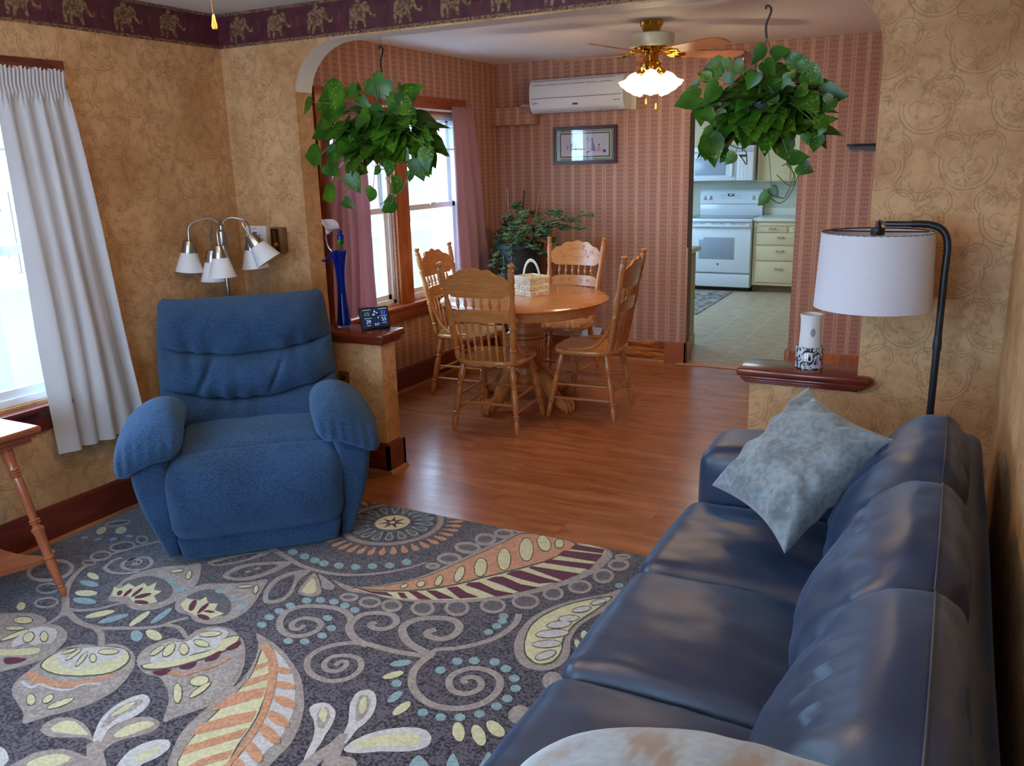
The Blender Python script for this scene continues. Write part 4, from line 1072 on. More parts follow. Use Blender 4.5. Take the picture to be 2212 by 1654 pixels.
# blue recliner --------------------------------------------------
def chenille():
    m = MT('blue_chenille', rough=.85, spec=.2, Sheen_Weight=.35, Sheen_Roughness=.4)
    m.b.inputs['Sheen Tint'].default_value = (.45, .7, 1, 1)
    x, y, z = m.xyz()
    a = m.noise(m.comb(x*30, y*30, z*170), scale=3, detail=3); b_ = m.noise(m.comb(x*120, y*120, z*60), scale=3, detail=2)
    s = (a*.5+b_*.3+m.noise(scale=5, detail=2)*.2).step(.36, .64)
    m.col(m.mix(s, srgb(26, 47, 74), srgb(56, 88, 126))); m.bump(s, .6, .004)
    return m.mat
M_['chen'] = chenille()
RA = math.radians(44)
t = tag(empty('recliner', (.715, -.755, .006), RA), 'blue upholstered rocker recliner standing across the left corner', 'recliner')
# side bodies (front view narrows towards the floor)
for s in (-1, 1):
    q = B()
    def side(u, v):
        # u around section in plan (rounded rectangle), v up
        z = .035+.475*v*(1-.10*min(1, max(0, math.sin(2*PI*u)*1.6)))*(1-.13*max(0, math.cos(2*PI*u)))
        outx = .400+.105*math.sin(min(1, v*1.05)*PI/2)**1.0; inx = .335
        yf = -.40-.05*math.sin(v*PI*.5)-.0; yb = .36
        cx, cy = (outx+inx)/2, (yf+yb)/2; hx, hy = (outx-inx)/2, (yb-yf)/2
        a = 2*PI*u; e = .35
        x = cx+hx*math.copysign(abs(math.cos(a))**e, math.cos(a)); y = cy+hy*math.copysign(abs(math.sin(a))**e, math.sin(a))
        return (s*x, y, z)
    q.grid(side, 56, 20, cu=True); 
    o0 = [side(k/56, 0) for k in range(56)]; o1 = [side(k/56, 1) for k in range(56)]
    q.add(o0, [tuple(range(56))]); q.add(o1, [tuple(range(56))])
    q.build('side_panel', M_['chen'], t, sharp=60)
    # padded arm
    q = B(); sd = 20*s
    def fa(p):
        k = (p.y+.25)/.50                                  # 0 front .. 1 back
        p = p.copy()
        p.x *= 1+.14*math.sin((1-k)*PI*.8)
        fr = max(0, 1-k*2.2)
        p.z -= .045*fr*fr
        ox = s*p.x/.15
        p.z -= .075*max(0, ox+.3)**1.6
        p.z += .03*math.sin(k*PI)
        # gathered pleats under the front edge
        p += Vector((0, -.005, .002))*math.sin(p.x*140+6*p.z)*fr*min(1, max(0, (.03-p.z)/.05))
        w = nz(p, 7, sd)*.006
        return p+Vector((w, w, w))
    softbox(q, (s*.410-.006, -.205, .572), (.255, .50, .125), .062, (.0, .03, .025), n=30, fn=fa)
    q.build('arm_pad', M_['chen'], t, sharp=70)
# seat cushion, front (footrest) panel and lower flap
q = B()
def fseat(p):
    p = p.copy(); w = nz(p, 6, 3)*.007; p.z += w; return p
softbox(q, (0, -.10, .40), (.665, .55, .15), .06, (0, 0, .03), n=26, fn=fseat); q.build('seat_cushion', M_['chen'], t, sharp=70)
q = B()
def ffront(p):
    p = p.copy(); v = (p.z+.17)/.34
    if v > .5: p.y += .07*((v-.5)/.5)**2*(1 if p.y < 0 else .6)
    w = nz((p.x*1.4, p.y, p.z*.8), 7, 9)*.010+.007*math.sin(p.x*34+4*nz((p.x, 0, p.z), 4, 2))*max(0, 1-abs(v-.55)/.4)*max(0, 1-abs(p.x)/.25)
    p.y += w; p.x *= 1.0-.04*(1-v)
    return p
softbox(q, (0, -.415, .295), (.745, .17, .34), .065, (.0, .035, .01), n=34, fn=ffront); q.build('footrest_panel', M_['chen'], t, sharp=70)
q = B()
def fl(p):
    p = p.copy(); v = (p.z+.06)/.12; p.x *= .93+.07*v; p.y += .0-.0*v; p.y += .003*math.sin(p.x*26); return p
softbox(q, (0, -.40, .083), (.70, .12, .12), .03, (0, .015, 0), n=18, fn=fl); q.build('lower_flap', M_['chen'], t, sharp=70)
# back: three pillowed rolls between sagging seams
q = B(); NU, NV = 84, 120
def sag(x, d): return d*(1-(x)**2)
def back(u, v):
    x = 2*u-1
    seams = [0, .33-sag(x, .105)+.05*.0, .62-sag(x, .09), 1.0]
    seams = [0.0, .37-.12*(1-x*x), .66-.085*(1-x*x), 1.0]
    k = 0
    while k < 2 and v > seams[k+1]: k += 1
    ph = (v-seams[k])/(seams[k+1]-seams[k]); ph = min(1, max(0, ph))
    amp = (.10, .115, .14)[k]
    bulge = amp*math.sin(PI*ph)**.55
    if k == 2: bulge = amp*(math.sin(PI*(ph**.92))**.5 if ph < .5 else math.cos((ph-.5)*PI)**.6 if ph < .999 else 0)
    edge = (1-abs(x)**5)
    half = .415+.018*math.sin(v*PI)-.015*v
    if v > .93: half -= .03*((v-.93)/.07)**2
    z = .40+.635*v+(.012 if k == 2 else 0)*math.sin(PI*ph)
    base = .12+.25*v
    tuck = 0
    near = min(abs(v-seams[1]), abs(v-seams[2]))
    below = [v-seams[1], v-seams[2]]
    for sm, f, o_ in ((seams[1], 21, 1.), (seams[2], 17, 3.)):
        d = abs(v-sm); tuck += .017*math.exp(-d/.085)*math.sin(x*f+o_+2.5*math.sin(x*5+o_))*edge
    # shaped side darts in the middle roll
    if k == 1: tuck -= .034*(math.exp(-((x-(.30+.25*(ph-.5)))/.030)**2)+math.exp(-((x+(.48-.22*(ph-.5)))/.035)**2))*math.sin(PI*ph)
    y = base-bulge*edge**.6-tuck+nz((x*3, v*4, 0), 1.6, 5)*.010
    y += .10*(1-edge**.5)+(.028*(math.exp(-((v-seams[1])/.010)**2)+math.exp(-((v-seams[2])/.010)**2)))*edge
    return (x*half, y, z)
q.grid(back, NU, NV)
q.build('backrest', M_['chen'], t, sharp=80)
q = B()
def fsh(p):
    p = p.copy(); v = (p.z+.34)/.68; p.y += .23*v-.115; p.x *= 1-.03*v; return p
softbox(q, (0, .345, .67), (.80, .13, .70), .05, (0, .01, .0), n=20, fn=fsh); q.build('back_shell', M_['chen'], t, sharp=70)
q = B().box((-.33, -.33, .028), (.33, .33, .30)); q.build('under_frame', M_['black'], t)
for s in (-1, 1): B().rbox((s*.27-.02, -.30, .0125), (s*.27+.02, .30, .035), .008).build('rocker_base', M_['black'], t)

# five-arm floor lamp ---------------------------------------------
LX, LY = .222, -.345
t = tag(empty('floor_lamp', (LX, LY, 0)), 'nickel floor lamp with five white bell shades behind the blue recliner', 'floor lamp')
B().lathe([(0, 0), (.125, .0), (.13, .008), (.12, .018), (.03, .028), (.012, .04)], 32).build('base', M_['nickel'], t)
B().lathe([(.011, .035), (.011, 1.25), (.018, 1.255), (.022, 1.28), (.022, 1.34), (.012, 1.35), (.008, 1.40), (0, 1.405)], 14).build('pole', M_['nickel'], t)
LAT = Vector((.885, .466, 0)); DEP = Vector((-.466, .885, 0))
M_['lshade'] = MT('white_lamp_plastic', rough=.45).col(srgb(240, 240, 238)).mat
sh_ = [(-.19, .0, 1.140, (-.10, 0)), (-.072, .02, 1.085, (-.02, 0)), (.022, -.13, 1.120, (.02, -.03)), (.135, .07, 1.14, (.06, 0)), (.235, -.02, 1.185, (.62, 0))]
for la, de, zb, (tl, td) in sh_:
    b0 = LAT*la+DEP*de+Vector((0, 0, zb))
    up = (Vector((0, 0, 1))-LAT*tl-DEP*td).normalized()
    topP = b0+up*.155
    side = (LAT*la+DEP*de).normalized()
    pts = spline([(0, 0, 1.29), side*.006+Vector((0, 0, 1.37)), side*.05+Vector((0, 0, 1.408)), side*min(.13, (b0.xy.length*.75))+Vector((0, 0, 1.395 if abs(la) > .1 else 1.37)), topP+up*.07+Vector((0, 0, .0)), topP], 7)
    B().tube(pts, .0042, 8).build('arm', M_['nickel'], t)
    R = Matrix.Translation(b0) @ up.to_track_quat('Z', 'Y').to_matrix().to_4x4()
    B().lathe([(.022, .16), (.026, .158), (.041, .098), (.040, .094)], 24, 0, R).build('shade_cap', M_['nickel'], t)
    s_ = B().lathe([(.040, .10), (.070, 0), (.0685, 0), (.038, .10)], 30, 0, R, caps=False).build('lamp_shade', M_['lshade'], t)
    B().ell((0, 0, .035), (.022, .022, .03), 12, 8, 0, R).build('bulb', M_['lshade'], s_)

# black arc floor lamp with drum shade ------------------------------
M_['drum'] = MT('linen_drum', rough=.8).mat
def drum():
    m = MT('linen_drum', rough=.85, spec=.2); x, y, z = m.xyz()
    m.col(m.mix(m.noise(m.comb(x*60, y*60, z*8), scale=6, detail=2), srgb(232, 230, 236), srgb(222, 220, 228))); return m.mat
M_['drum'] = drum()
BX, BY = 3.566, -.24
t = tag(empty('floor_lamp', (BX, BY, 0)), 'black floor lamp with a large white drum shade behind the sofa arm', 'floor lamp')
B().lathe([(0, 0), (.12, 0), (.125, .006), (.12, .016), (.02, .02), (.016, .03)], 36).build('base', M_['black'], t)
B().tube([(0, 0, .02), (0, 0, .80), (0, 0, 1.05)]+[(p.x, 0, p.z) for p in spline([(0, 0, 1.24), (0, 0, 1.33), (-.018, 0, 1.378), (-.06, 0, 1.398), (-.12, 0, 1.40)], 6)], .0125, 12).tube([(-.115, 0, 1.40), (-.205, 0, 1.40)], .010, 10).lathe([(.015, 0), (.0155, .02), (.013, .05)], 12, 0, Matrix.Translation((0, 0, .955))).build('pole', M_['black'], t)
q = B().lathe([(.202, 1.100), (.19, 1.372), (.188, 1.372), (.200, 1.100)], 64, 0, Matrix.Translation((-.228, 0, 0)), caps=False)
q.build('drum_shade', M_['drum'], t)
q = B().lathe([(.022, 1.36), (.024, 1.362), (.024, 1.385), (.012, 1.388), (.008, 1.41)], 16, 0, Matrix.Translation((-.228, 0, 0)))
for k in range(3):
    a = math.radians(150+120*k); q.tube([(-.228, 0, 1.372), (-.228+.188*math.cos(a), .188*math.sin(a), 1.366)], .0025, 6)
q.tube([(-.228+.1885*math.cos(a), .1885*math.sin(a), 1.3705) for a in [2*PI*k/48 for k in range(49)]], .0022, 5)
q.tube([(-.228, 0, 1.41), (-.205, 0, 1.40)], .005, 6)
q.build('shade_spider', M_['black'], t)
B().lathe([(.0, 1.18), (.03, 1.2), (.032, 1.24), (.014, 1.29), (.014, 1.36)], 14, 0, Matrix.Translation((-.228, 0, 0))).build('bulb', M_['lshade'], t)

# wax warmer on the right ledge
def floral():
    m = MT('frost_pattern_glass', rough=.08, spec=.6); x, y, z = m.xyz()
    n = m.noise(m.comb(x, y, z), scale=34, detail=6, dist=2.4, rough=.7)
    m.col(m.mix(n.step(.47, .52), srgb(16, 16, 22), srgb(214, 214, 222))); return m.mat
t = tag(empty('wax_warmer', (3.088, .078, .778)), 'white cylindrical warmer on a black and silver patterned glass base, right ledge', 'wax warmer')
B().lathe([(0, 0), (.054, 0), (.0565, .003), (.0565, .088), (.054, .092), (.048, .090), (.048, .02), (0, .02)], 40).build('patterned_base', floral(), t)
B().lathe([(0, .0205), (.046, .0205), (.0445, .10), (.0415, .16), (.0425, .205), (.0455, .2265), (.043, .2275), (.040, .20), (.039, .12), (0, .115)], 40).build('upper_body', M_['lshade'], t)
ph_ = B().ell((0, 0, 0), (.0095, .002, .018), 14, 8, 0, Matrix.Rotation(math.radians(20), 4, 'Z') @ Matrix.Translation((0, -.0425, .155))).build('leaf_window', plain('dim_opening', srgb(150, 160, 160), .5), t)

# blue vase with glass flowers on the left ledge
def glassm(name, c, rough=.03, refl=.2):
    m = MT(name, rough=rough, spec=.8, Transmission_Weight=.75, IOR=1.2); m.col(c); m.b.inputs['Coat Weight'].default_value = .6; return m.mat
M_['cobalt'] = glassm('cobalt_glass', srgb(16, 54, 200)); M_['clearglass'] = glassm('clear_glass', srgb(222, 226, 240)); M_['greenglass'] = glassm('green_glass', srgb(40, 150, 40))
t = tag(empty('glass_vase', (.632, .075, .79)), 'tall slim cobalt blue glass vase with a flared ruffled lip, on the left ledge', 'vase')
B().lathe([(0, .0), (.036, 0), (.039, .006), (.037, .014), (.0, .015)], 32).build('clear_foot', M_['clearglass'], t)
def vz(u, v):
    z = .0155+.40*v; a = 2*PI*u
    r = .0385-.018*math.sin(min(1, v/.62)*PI/2)+ (.026*max(0, (v-.55)/.45)**2.2)
    ru = 1+.10*max(0, (v-.9)/.1)*math.cos(5*a); return (r*ru*math.cos(a), r*ru*math.sin(a), z)
v_ = B().grid(vz, 40, 40, cu=True).add([vz(k/40, 0) for k in range(40)], [tuple(range(40))]).build('body', M_['cobalt'], t); v_.modifiers.new('s', 'SOLIDIFY').thickness = .0025
B().tube(spline([(-.03, -.02, .40), (-.05, -.03, .39), (-.058, -.035, .37), (-.075, -.04, .365), (-.08, -.045, .372)], 5), .006, 8).build('lip_curl', M_['cobalt'], t)
t = tag(empty('glass_flower', (.622, .070, .81)), 'white glass lily on a curved clear stem, standing in the blue vase', 'glass flower', )
B().tube(spline([(.005, 0, .0), (0, 0, .2), (-.012, 0, .36), (-.045, -.01, .42), (-.052, -.015, .47), (-.042, -.015, .50)], 6), .0035, 8).build('stem', M_['clearglass'], t)
M_['milk'] = MT('milk_glass', rough=.15).col(srgb(226, 222, 234)).mat
def lily(u, v):
    a = 2*PI*u; r = .010+.045*v**1.6; z = .055*v; r *= 1+.1*v*math.cos(4*a)
    return (r*math.cos(a), r*math.sin(a), z+.008*v*math.cos(3*a))
o = B().grid(lily, 36, 12, 0, Matrix.Translation((-.04, -.015, .495)) @ Matrix.Rotation(.5, 4, 'Y'), cu=True).build('bloom', M_['milk'], t); o.modifiers.new('s', 'SOLIDIFY').thickness = .002
t = tag(empty('glass_flower', (.640, .080, .81)), 'blue glass rosebud on a green stem, standing in the blue vase', 'glass flower')
B().tube(spline([(.0, .0, .0), (.004, 0, .2), (.006, 0, .40), (.008, 0, .44)], 6), .0038, 8).build('stem', M_['greenglass'], t)
B().lathe([(.003, .425), (.016, .44), (.019, .455), (.012, .475)], 14, 0, Matrix.Translation((.008, 0, 0))).build('calyx', M_['greenglass'], t)
B().lathe([(.008, .45), (.018, .462), (.019, .478), (.012, .495), (.003, .51)], 14, 0, Matrix.Translation((.008, 0, 0))).build('bud', M_['cobalt'], t)

# weather station display
t = tag(empty('weather_station', (.845, .082, .7905), math.radians(58)), 'black weather station with a lit display leaning on the left ledge', 'weather station')
TL = Matrix.Rotation(math.radians(-17), 4, 'X')
B().rbox((-.083, -.012, 0), (.083, .012, .122), .006, 0, TL).rbox((-.03, .01, .0), (.03, .04, .012), .003).build('case', M_['black'], t)
scr = MT('lcd_screen', rough=.1).col((.004, .008, .02)); scr.b.inputs['Emission Color'].default_value = (.01, .03, .10, 1); scr.b.inputs['Emission Strength'].default_value = .5
so = B().box((-.073, -.0132, .014), (.073, -.0118, .112), 0, TL).build('screen', scr.mat, t)
def emis(name, c, s=1.2):
    m = MT(name).col(c); m.b.inputs['Emission Color'].default_value = (*c, 1); m.b.inputs['Emission Strength'].default_value = s; return m.mat
EW, EB, EG = emis('lcd_pale', (.35, .55, .8), .8), emis('lcd_blue', (.05, .16, .7), .8), emis('lcd_green', (.10, .26, .10), .6)
def tx(s, size, x, z, m): text(s, size, TL @ Matrix.Translation((x, -.0136, z)) @ FRONT, m, so, 'display_digits', .0002)
tx('65', .030, -.045, .084, EG); tx('32', .030, .047, .084, EB); tx('39', .028, -.043, .040, EW); tx('55', .028, .047, .048, EW)
tx('8:27', .016, .004, .024, EW)
q = B()
for (x, z, w, h) in ((-.045, .106, .024, .001), (.047, .106, .024, .001), (-.043, .060, .02, .001), (.047, .067, .02, .001), (-.043, .021, .012, .001), (.047, .029, .012, .001)):
    q.box((x-w, -.0138, z-h), (x+w, -.0131, z+h), 0, TL)
for (x, z, rx, rz_) in ((0, .094, .004, .007), (.012, .086, .005, .003), (-.008, .078, .007, .004), (.016, .060, .003, .006)):
    q.ell((x, -.0132, z), (rx, .0006, rz_), 10, 6, 0, TL)
q.build('display_icons', emis('lcd_icon', (.5, .5, .35), .8), so)

# wall controls
t = tag(empty('thermostat', (.142, 0, 1.292)), 'white rectangular thermostat on the wall, behind the lamp shades', 'thermostat')
B().rbox((-.072, -.024, -.052), (.072, 0, .052), .007, n=3).build('cover', M_['white'], t)
B().rbox((-.022, -.0255, -.018), (.008, -.022, .018), .001).build('display', M_['ink'], t)
B().rbox((.022, -.0255, -.004), (.034, -.022, .004), .001).rbox((-.03, -.0250, .034), (.01, -.023, .037), .001).build('button', plain('grey_print', srgb(140, 144, 150), .5), t)
t = tag(empty('door_chime', (.300, 0, 1.268)), 'small brown box with a brass pendulum dial, right of the thermostat', 'door chime')
B().rbox((-.042, -.035, -.068), (.048, 0, .068), .003).build('box', plain('chime_case', srgb(128, 92, 56), .5), t)
B().box((-.038, -.0365, -.062), (.02, -.034, .062)).build('dark_panel', plain('chime_panel', srgb(44, 26, 20), .3), t)
q = B().tube([(-.012, -.038, .052), (-.008, -.038, -.006)], .0018, 6); q.tube([(-.006+.016*math.cos(a), -.039, -.028+.019*math.sin(a)) for a in [2*PI*k/24 for k in range(25)]], .002, 6)
q.ell((-.008, -.037, -.024), (.011, .003, .012), 14, 8); q.build('pendulum', M_['brass'], t)
t = tag(empty('wall_outlet', (.665, 0, .50)), 'brass-coloured outlet plate on the left half wall beside the recliner', 'outlet')
B().rbox((-.036, -.008, -.058), (.036, 0, .058), .003).build('plate', plain('brown_plate', srgb(126, 96, 54), .35, metal=.4), t)
B().rbox((-.013, -.011, .008), (.013, -.007, .034), .003).rbox((-.013, -.011, -.034), (.013, -.007, -.008), .003).build('socket', plain('socket_brown', srgb(50, 34, 24), .5), t)

# two-tier end table at the left edge
M_['cherry'] = wood('cherry_stain', srgb(170, 96, 60), srgb(128, 64, 38), 'y', rough=.22, coat=.4)
M_['cherry_z'] = wood('cherry_leg', srgb(178, 104, 68), srgb(138, 72, 44), 'z', rough=.25, coat=.3)
t = tag(empty('end_table', (.29, -1.92, .005)), 'wooden two-tier end table with turned splayed legs at the left edge', 'end table')
B().rbox((-.205, -.285, .672), (.208, .283, .70), .010, n=3).rbox((-.19, -.27, .655), (.193, .268, .673), .005).rbox((-.175, -.255, .635), (.178, .253, .656), .004).build('table_top', M_['cherry'], t)
LP2 = [(.010, 0), (.014, .02), (.019, .035), (.020, .05), (.014, .058), (.019, .066), (.014, .075), (.019, .11), (.024, .22), (.021, .255), (.026, .262), (.026, .272), (.020, .28), (.023, .42), (.030, .46), (.018, .475), (.018, .49), (.026, .50), (.018, .508), (.026, .516), (.018, .525), (.020, .60), (.021, .78), (.017, .80), (.026, .81), (.018, .82), (.026, .83), (.018, .84), (.026, .85), (.02, .87), (.028, .93), (.028, 1)]
for sx, sy in ((1, 1), (1, -1), (-1, 1), (-1, -1)):
    B().turn(((.27 if sx > 0 else -.215), sy*.215 if sy > 0 else -.28, .0125), (sx*.135, sy*.17, .64), [(a*.85, b_) for a, b_ in LP2], 16).build('leg', M_['cherry_z'], t)
sh2 = [(.232, .185), (.10, .165), (-.05, .165), (-.17, .185), (-.175, -.22), (.0, -.20), (.21, -.22), (.185, 0)]
B().prism([(v.x, v.y) for v in spline([(a, b_, 0) for a, b_ in sh2], 5, True)], .165, .183).build('lower_shelf', M_['cherry'], t)
# ---------------------------------------------------------------- kitchen beyond the doorway
YF = 7.037
t = tag(empty('kitchen_range', (.968, YF, 0)), 'white electric range with glass oven door, in the kitchen', 'stove')
hw = .40
B().rbox((-hw, .02, .05), (hw, .64, .895), .006).build('body', M_['appl'], t)
B().box((-hw+.02, .05, 0), (hw-.02, .6, .055)).build('toe_base', M_['black'], t)
B().rbox((-hw+.003, -.02, .055), (hw-.003, .02, .215), .008, n=3).build('drawer', M_['appl'], t)
d = B().rbox((-hw+.003, -.025, .235), (hw-.003, .02, .80), .008, n=3).build('oven_door', M_['appl'], t)
B().rbox((-.245, -.028, .40), (.20, -.022, .67), .004).build('oven_window', plain('oven_glass', srgb(158, 170, 184), .12), d)
B().lathe([(0, 0), (.011, 0), (.011, .003), (0, .003)], 16, 0, Matrix.Translation((.0, -.026, .34)) @ Matrix.Rotation(PI/2, 4, 'X')).build('round_badge', M_['ink'], d)
B().rbox((-hw+.01, -.065, .795), (hw-.01, -.025, .845), .012, n=3).build('handle', M_['appl'], d)
q = B()
for x in (-.30, -.20, -.05, .05, .19, .29): q.box((x-.04, -.067, .836), (x+.04, -.06, .841))
q.build('vent_slot', M_['ink'], d)
B().rbox((-hw-.004, -.03, .862), (hw+.004, .64, .90), .006).build('cooktop_rim', M_['appl'], t)
B().box((-hw+.02, .02, .9), (hw-.02, .55, .906)).build('glass_top', plain('cooktop_glass', srgb(60, 66, 72), .1), t)
B().rbox((-hw, .56, .895), (hw, .65, 1.045), .006).build('backguard_lower', M_['appl'], t)
q = B().prism([(.55, 1.05), (.56, 1.20), (.585, 1.225), (.66, 1.225), (.66, 1.05)], -hw, hw, axis='x'); bgd = q.build('control_panel', M_['appl'], t)
for x in (-.345, -.275, .275, .345):
    q = B().lathe([(.028, 0), (.026, .012), (.018, .018), (.016, .03), (0, .031)], 20, 0, Matrix.Translation((x, .553, 1.125)) @ Matrix.Rotation(PI/2, 4, 'X')); q.rbox((x-.004, .515, 1.10), (x+.004, .53, 1.15), .002); q.build('knob', M_['white'], bgd)
B().box((-.04, .549, 1.145), (.035, .556, 1.175)).build('clock_display', plain('range_display', srgb(20, 26, 36), .2), bgd)
text('10:17', .022, Matrix.Translation((0, .548, 1.16)) @ FRONT, emis('clock_white', (.7, .85, 1), 1.2), bgd, 'clock_digits')
q = B()
for i in range(4):
    for j in range(2):
        for s in (-1, 1): q.box((s*(.06+i*.022)-.006, .5495, 1.118+j*.03), (s*(.06+i*.022)+.006, .553, 1.124+j*.03))
q.build('touch_key', plain('key_grey', srgb(176, 184, 192), .5), bgd)

t = tag(empty('microwave', (.905, 7.26, 1.345)), 'white over-the-range microwave under the cream wall cupboard', 'microwave')
B().rbox((-.40, 0.02, 0), (.40, .44, .42), .006).build('body', M_['appl'], t)
d = B().rbox((-.40, -.02, .005), (.195, .02, .345), .008, n=3).build('door', M_['appl'], t)
B().rbox((-.325, -.024, .07), (.065, -.018, .275), .004).build('door_window', plain('micro_window', srgb(160, 176, 192), .25), d)
B().rbox((.125, -.05, .05), (.16, -.02, .31), .012, n=3).build('handle', M_['appl'], d)
p_ = B().rbox((.198, -.02, .005), (.40, .02, .345), .006).build('key_panel', M_['white'], t)
B().box((.235, -.023, .285), (.32, -.019, .315)).build('display', M_['ink'], p_)
q = B()
for i in range(3):
    for j in range(8): q.box((.235+i*.045, -.0225, .03+j*.03), (.235+i*.045+.014, -.0195, .036+j*.03))
q.build('key', plain('key_print', srgb(120, 130, 140), .5), p_)
q = B().rbox((-.40, -.02, .35), (.40, .02, .42), .006); g_ = q.build('vent_grille', M_['appl'], t)
q = B()
for z in (.365, .38, .395): q.box((-.06, -.023, z), (.38, -.019, z+.005))
q.build('grille_slot', plain('slot_grey', srgb(140, 146, 150), .5), g_)
text('maytag', .018, Matrix.Translation((-.345, -.0205, .025)) @ FRONT, M_['ink'], d, 'maker_badge')

def cab_front(t, x0, x1, z0, z1, name='drawer', y=0, pull=True, mat=None):
    d = B().rbox((x0+.004, y-.018, z0+.004), (x1-.004, y, z1-.004), .004).build(name, mat or M_['cream'], t)
    if pull:
        xc, zc = (x0+x1)/2, (z0+z1)/2+(z1-z0)*.18
        B().tube(spline([(xc-.045, y-.018, zc), (xc-.04, y-.035, zc-.004), (xc, y-.04, zc-.004), (xc+.04, y-.035, zc-.004), (xc+.045, y-.018, zc)], 4), .006, 8).build('handle', M_['nickel'], d)
    return d
t = tag(empty('base_cabinet', (1.385, YF+.03, 0)), 'cream lower cabinet with rows of drawers, right of the range', 'cabinet')
B().box((0, 0, .09), (1.2, .60, .865)).build('body', M_['cream'], t)
B().box((0, .05, 0), (1.2, .6, .09)).build('toe_kick', plain('toe_brown', srgb(110, 84, 56), .6), t)
B().rbox((.06, -.014, .815), (.60, -.001, .85), .003).build('bread_board', M_['cream'], t)
for (z0, z1) in ((.125, .385), (.395, .575), (.585, .73)): cab_front(t, .035, .60, z0, z1)
cab_front(t, .035, .40, .735, .81); cab_front(t, .42, .60, .735, .81)
for (z0, z1) in ((.125, .385), (.395, .575), (.585, .81)): cab_front(t, .62, 1.18, z0, z1)
q = B().rbox((1.372, YF-.005, .8655), (2.6, KY-.002, .905), .008); q.rbox((1.372, KY-.02, .9), (2.6, KY-.002, .99), .004)
tag(q.build('countertop', plain('pale_laminate', srgb(214, 214, 200), .3, var=.03)), 'pale laminate countertop right of the range', 'countertop')
t = tag(empty('wall_cabinet', (.905, 7.38, 1.769)), 'cream wall cupboard over the microwave with two small doors', 'cabinet')
B().box((-.44, 0, 0), (.415, .335, .55)).build('body', M_['cream'], t)
for x0, x1, kx in ((-.415, -.003, -.05), (.003, .41, .05)):
    d = cab_front(t, x0, x1, .01, .54, 'door', pull=False)
    B().lathe([(.006, 0), (.008, .012), (.017, .02), (.014, .028), (0, .03)], 16, 0, Matrix.Translation((kx, -.018, .07)) @ Matrix.Rotation(PI/2, 4, 'X')).build('knob', M_['nickel'], d)
t = tag(empty('wall_cabinet', (1.33, 7.38, 1.33)), 'taller cream wall cupboard right of the microwave', 'cabinet')
B().box((0, 0, 0), (1.2, .335, .99)).build('body', M_['cream'], t)
for x0, x1, kx in ((.03, .40, .36), (.41, .78, .45), (.79, 1.17, .83)):
    d = cab_front(t, x0, x1, .01, .98, 'door', pull=False)
    B().lathe([(.006, 0), (.008, .012), (.017, .02), (.014, .028), (0, .03)], 16, 0, Matrix.Translation((kx, -.018, .20)) @ Matrix.Rotation(PI/2, 4, 'X')).build('knob', M_['nickel'], d)
t = tag(empty('wall_cabinet', (-.50, 7.38, 1.33)), 'cream wall cupboard left of the microwave, cut off by the doorway edge', 'cabinet')
B().box((0.002, 0, 0), (.96, .335, .99)).build('body', M_['cream'], t); cab_front(t, .5, .95, .01, .98, 'door', pull=False)
t = tag(empty('base_cabinet', (-.50, YF+.03, 0)), 'cream lower cabinet left of the range, behind the peninsula', 'cabinet')
B().box((.002, 0, .09), (1.05, .60, .865)).build('body', M_['cream'], t); cab_front(t, .5, 1.04, .125, .81, 'door')
B().box((.002, .05, 0), (1.05, .6, .09)).build('toe_kick', plain('toe_brown', srgb(110, 84, 56), .6), t)
tag(B().rbox((-.498, YF-.005, .8655), (.555, KY-.002, .905), .008).build('countertop', plain('pale_laminate', srgb(214, 214, 200), .3, var=.03)), 'pale laminate countertop left of the range', 'countertop')
# peninsula just inside the doorway
t = tag(empty('kitchen_peninsula', (1.56, 3.24, 0)), 'cream cabinet end just inside the kitchen doorway, seen edge-on', 'cabinet')
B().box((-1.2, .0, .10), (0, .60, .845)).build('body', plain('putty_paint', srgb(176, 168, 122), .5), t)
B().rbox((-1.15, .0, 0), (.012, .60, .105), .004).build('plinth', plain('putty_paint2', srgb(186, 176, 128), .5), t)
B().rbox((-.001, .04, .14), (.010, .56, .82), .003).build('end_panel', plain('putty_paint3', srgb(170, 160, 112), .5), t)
pc = B().rbox((.36, 3.236, .8455), (1.60, 3.87, .885), .008).build('countertop', plain('pale_laminate', srgb(214, 214, 200), .3, var=.03)); tag(pc, 'pale countertop on the peninsula at the left edge of the doorway', 'countertop')
# small kitchen rug
def rugk():
    m = MT('faded_kitchen_rug', rough=.95); n = m.noise(scale=7, detail=5, dist=1.5)
    c = m.mix(n.step(.4, .6), srgb(176, 172, 160), srgb(112, 116, 120)); c = m.mix(m.noise(scale=12, detail=2).step(.56, .66), c, srgb(70, 74, 92)); c = m.mix(m.noise(scale=9, detail=2, dist=3).step(.6, .68), c, srgb(150, 96, 92)); m.col(c); return m.mat
tag(B().rbox((.35, 5.30, .0015), (1.185, 6.95, .009), .003).build('kitchen_rug', rugk()), 'faded grey patterned kitchen mat in front of the range', 'rug')
t = tag(empty('wall_outlet', (1.92, KY, 1.06)), 'light switch plate on the kitchen splashback at the doorway edge', 'outlet')
B().rbox((-.035, -.006, -.055), (.035, 0, .055), .003).build('plate', M_['white'], t)
B().rbox((-.008, -.012, -.015), (.008, -.005, .015), .003).build('toggle', M_['white'], t)

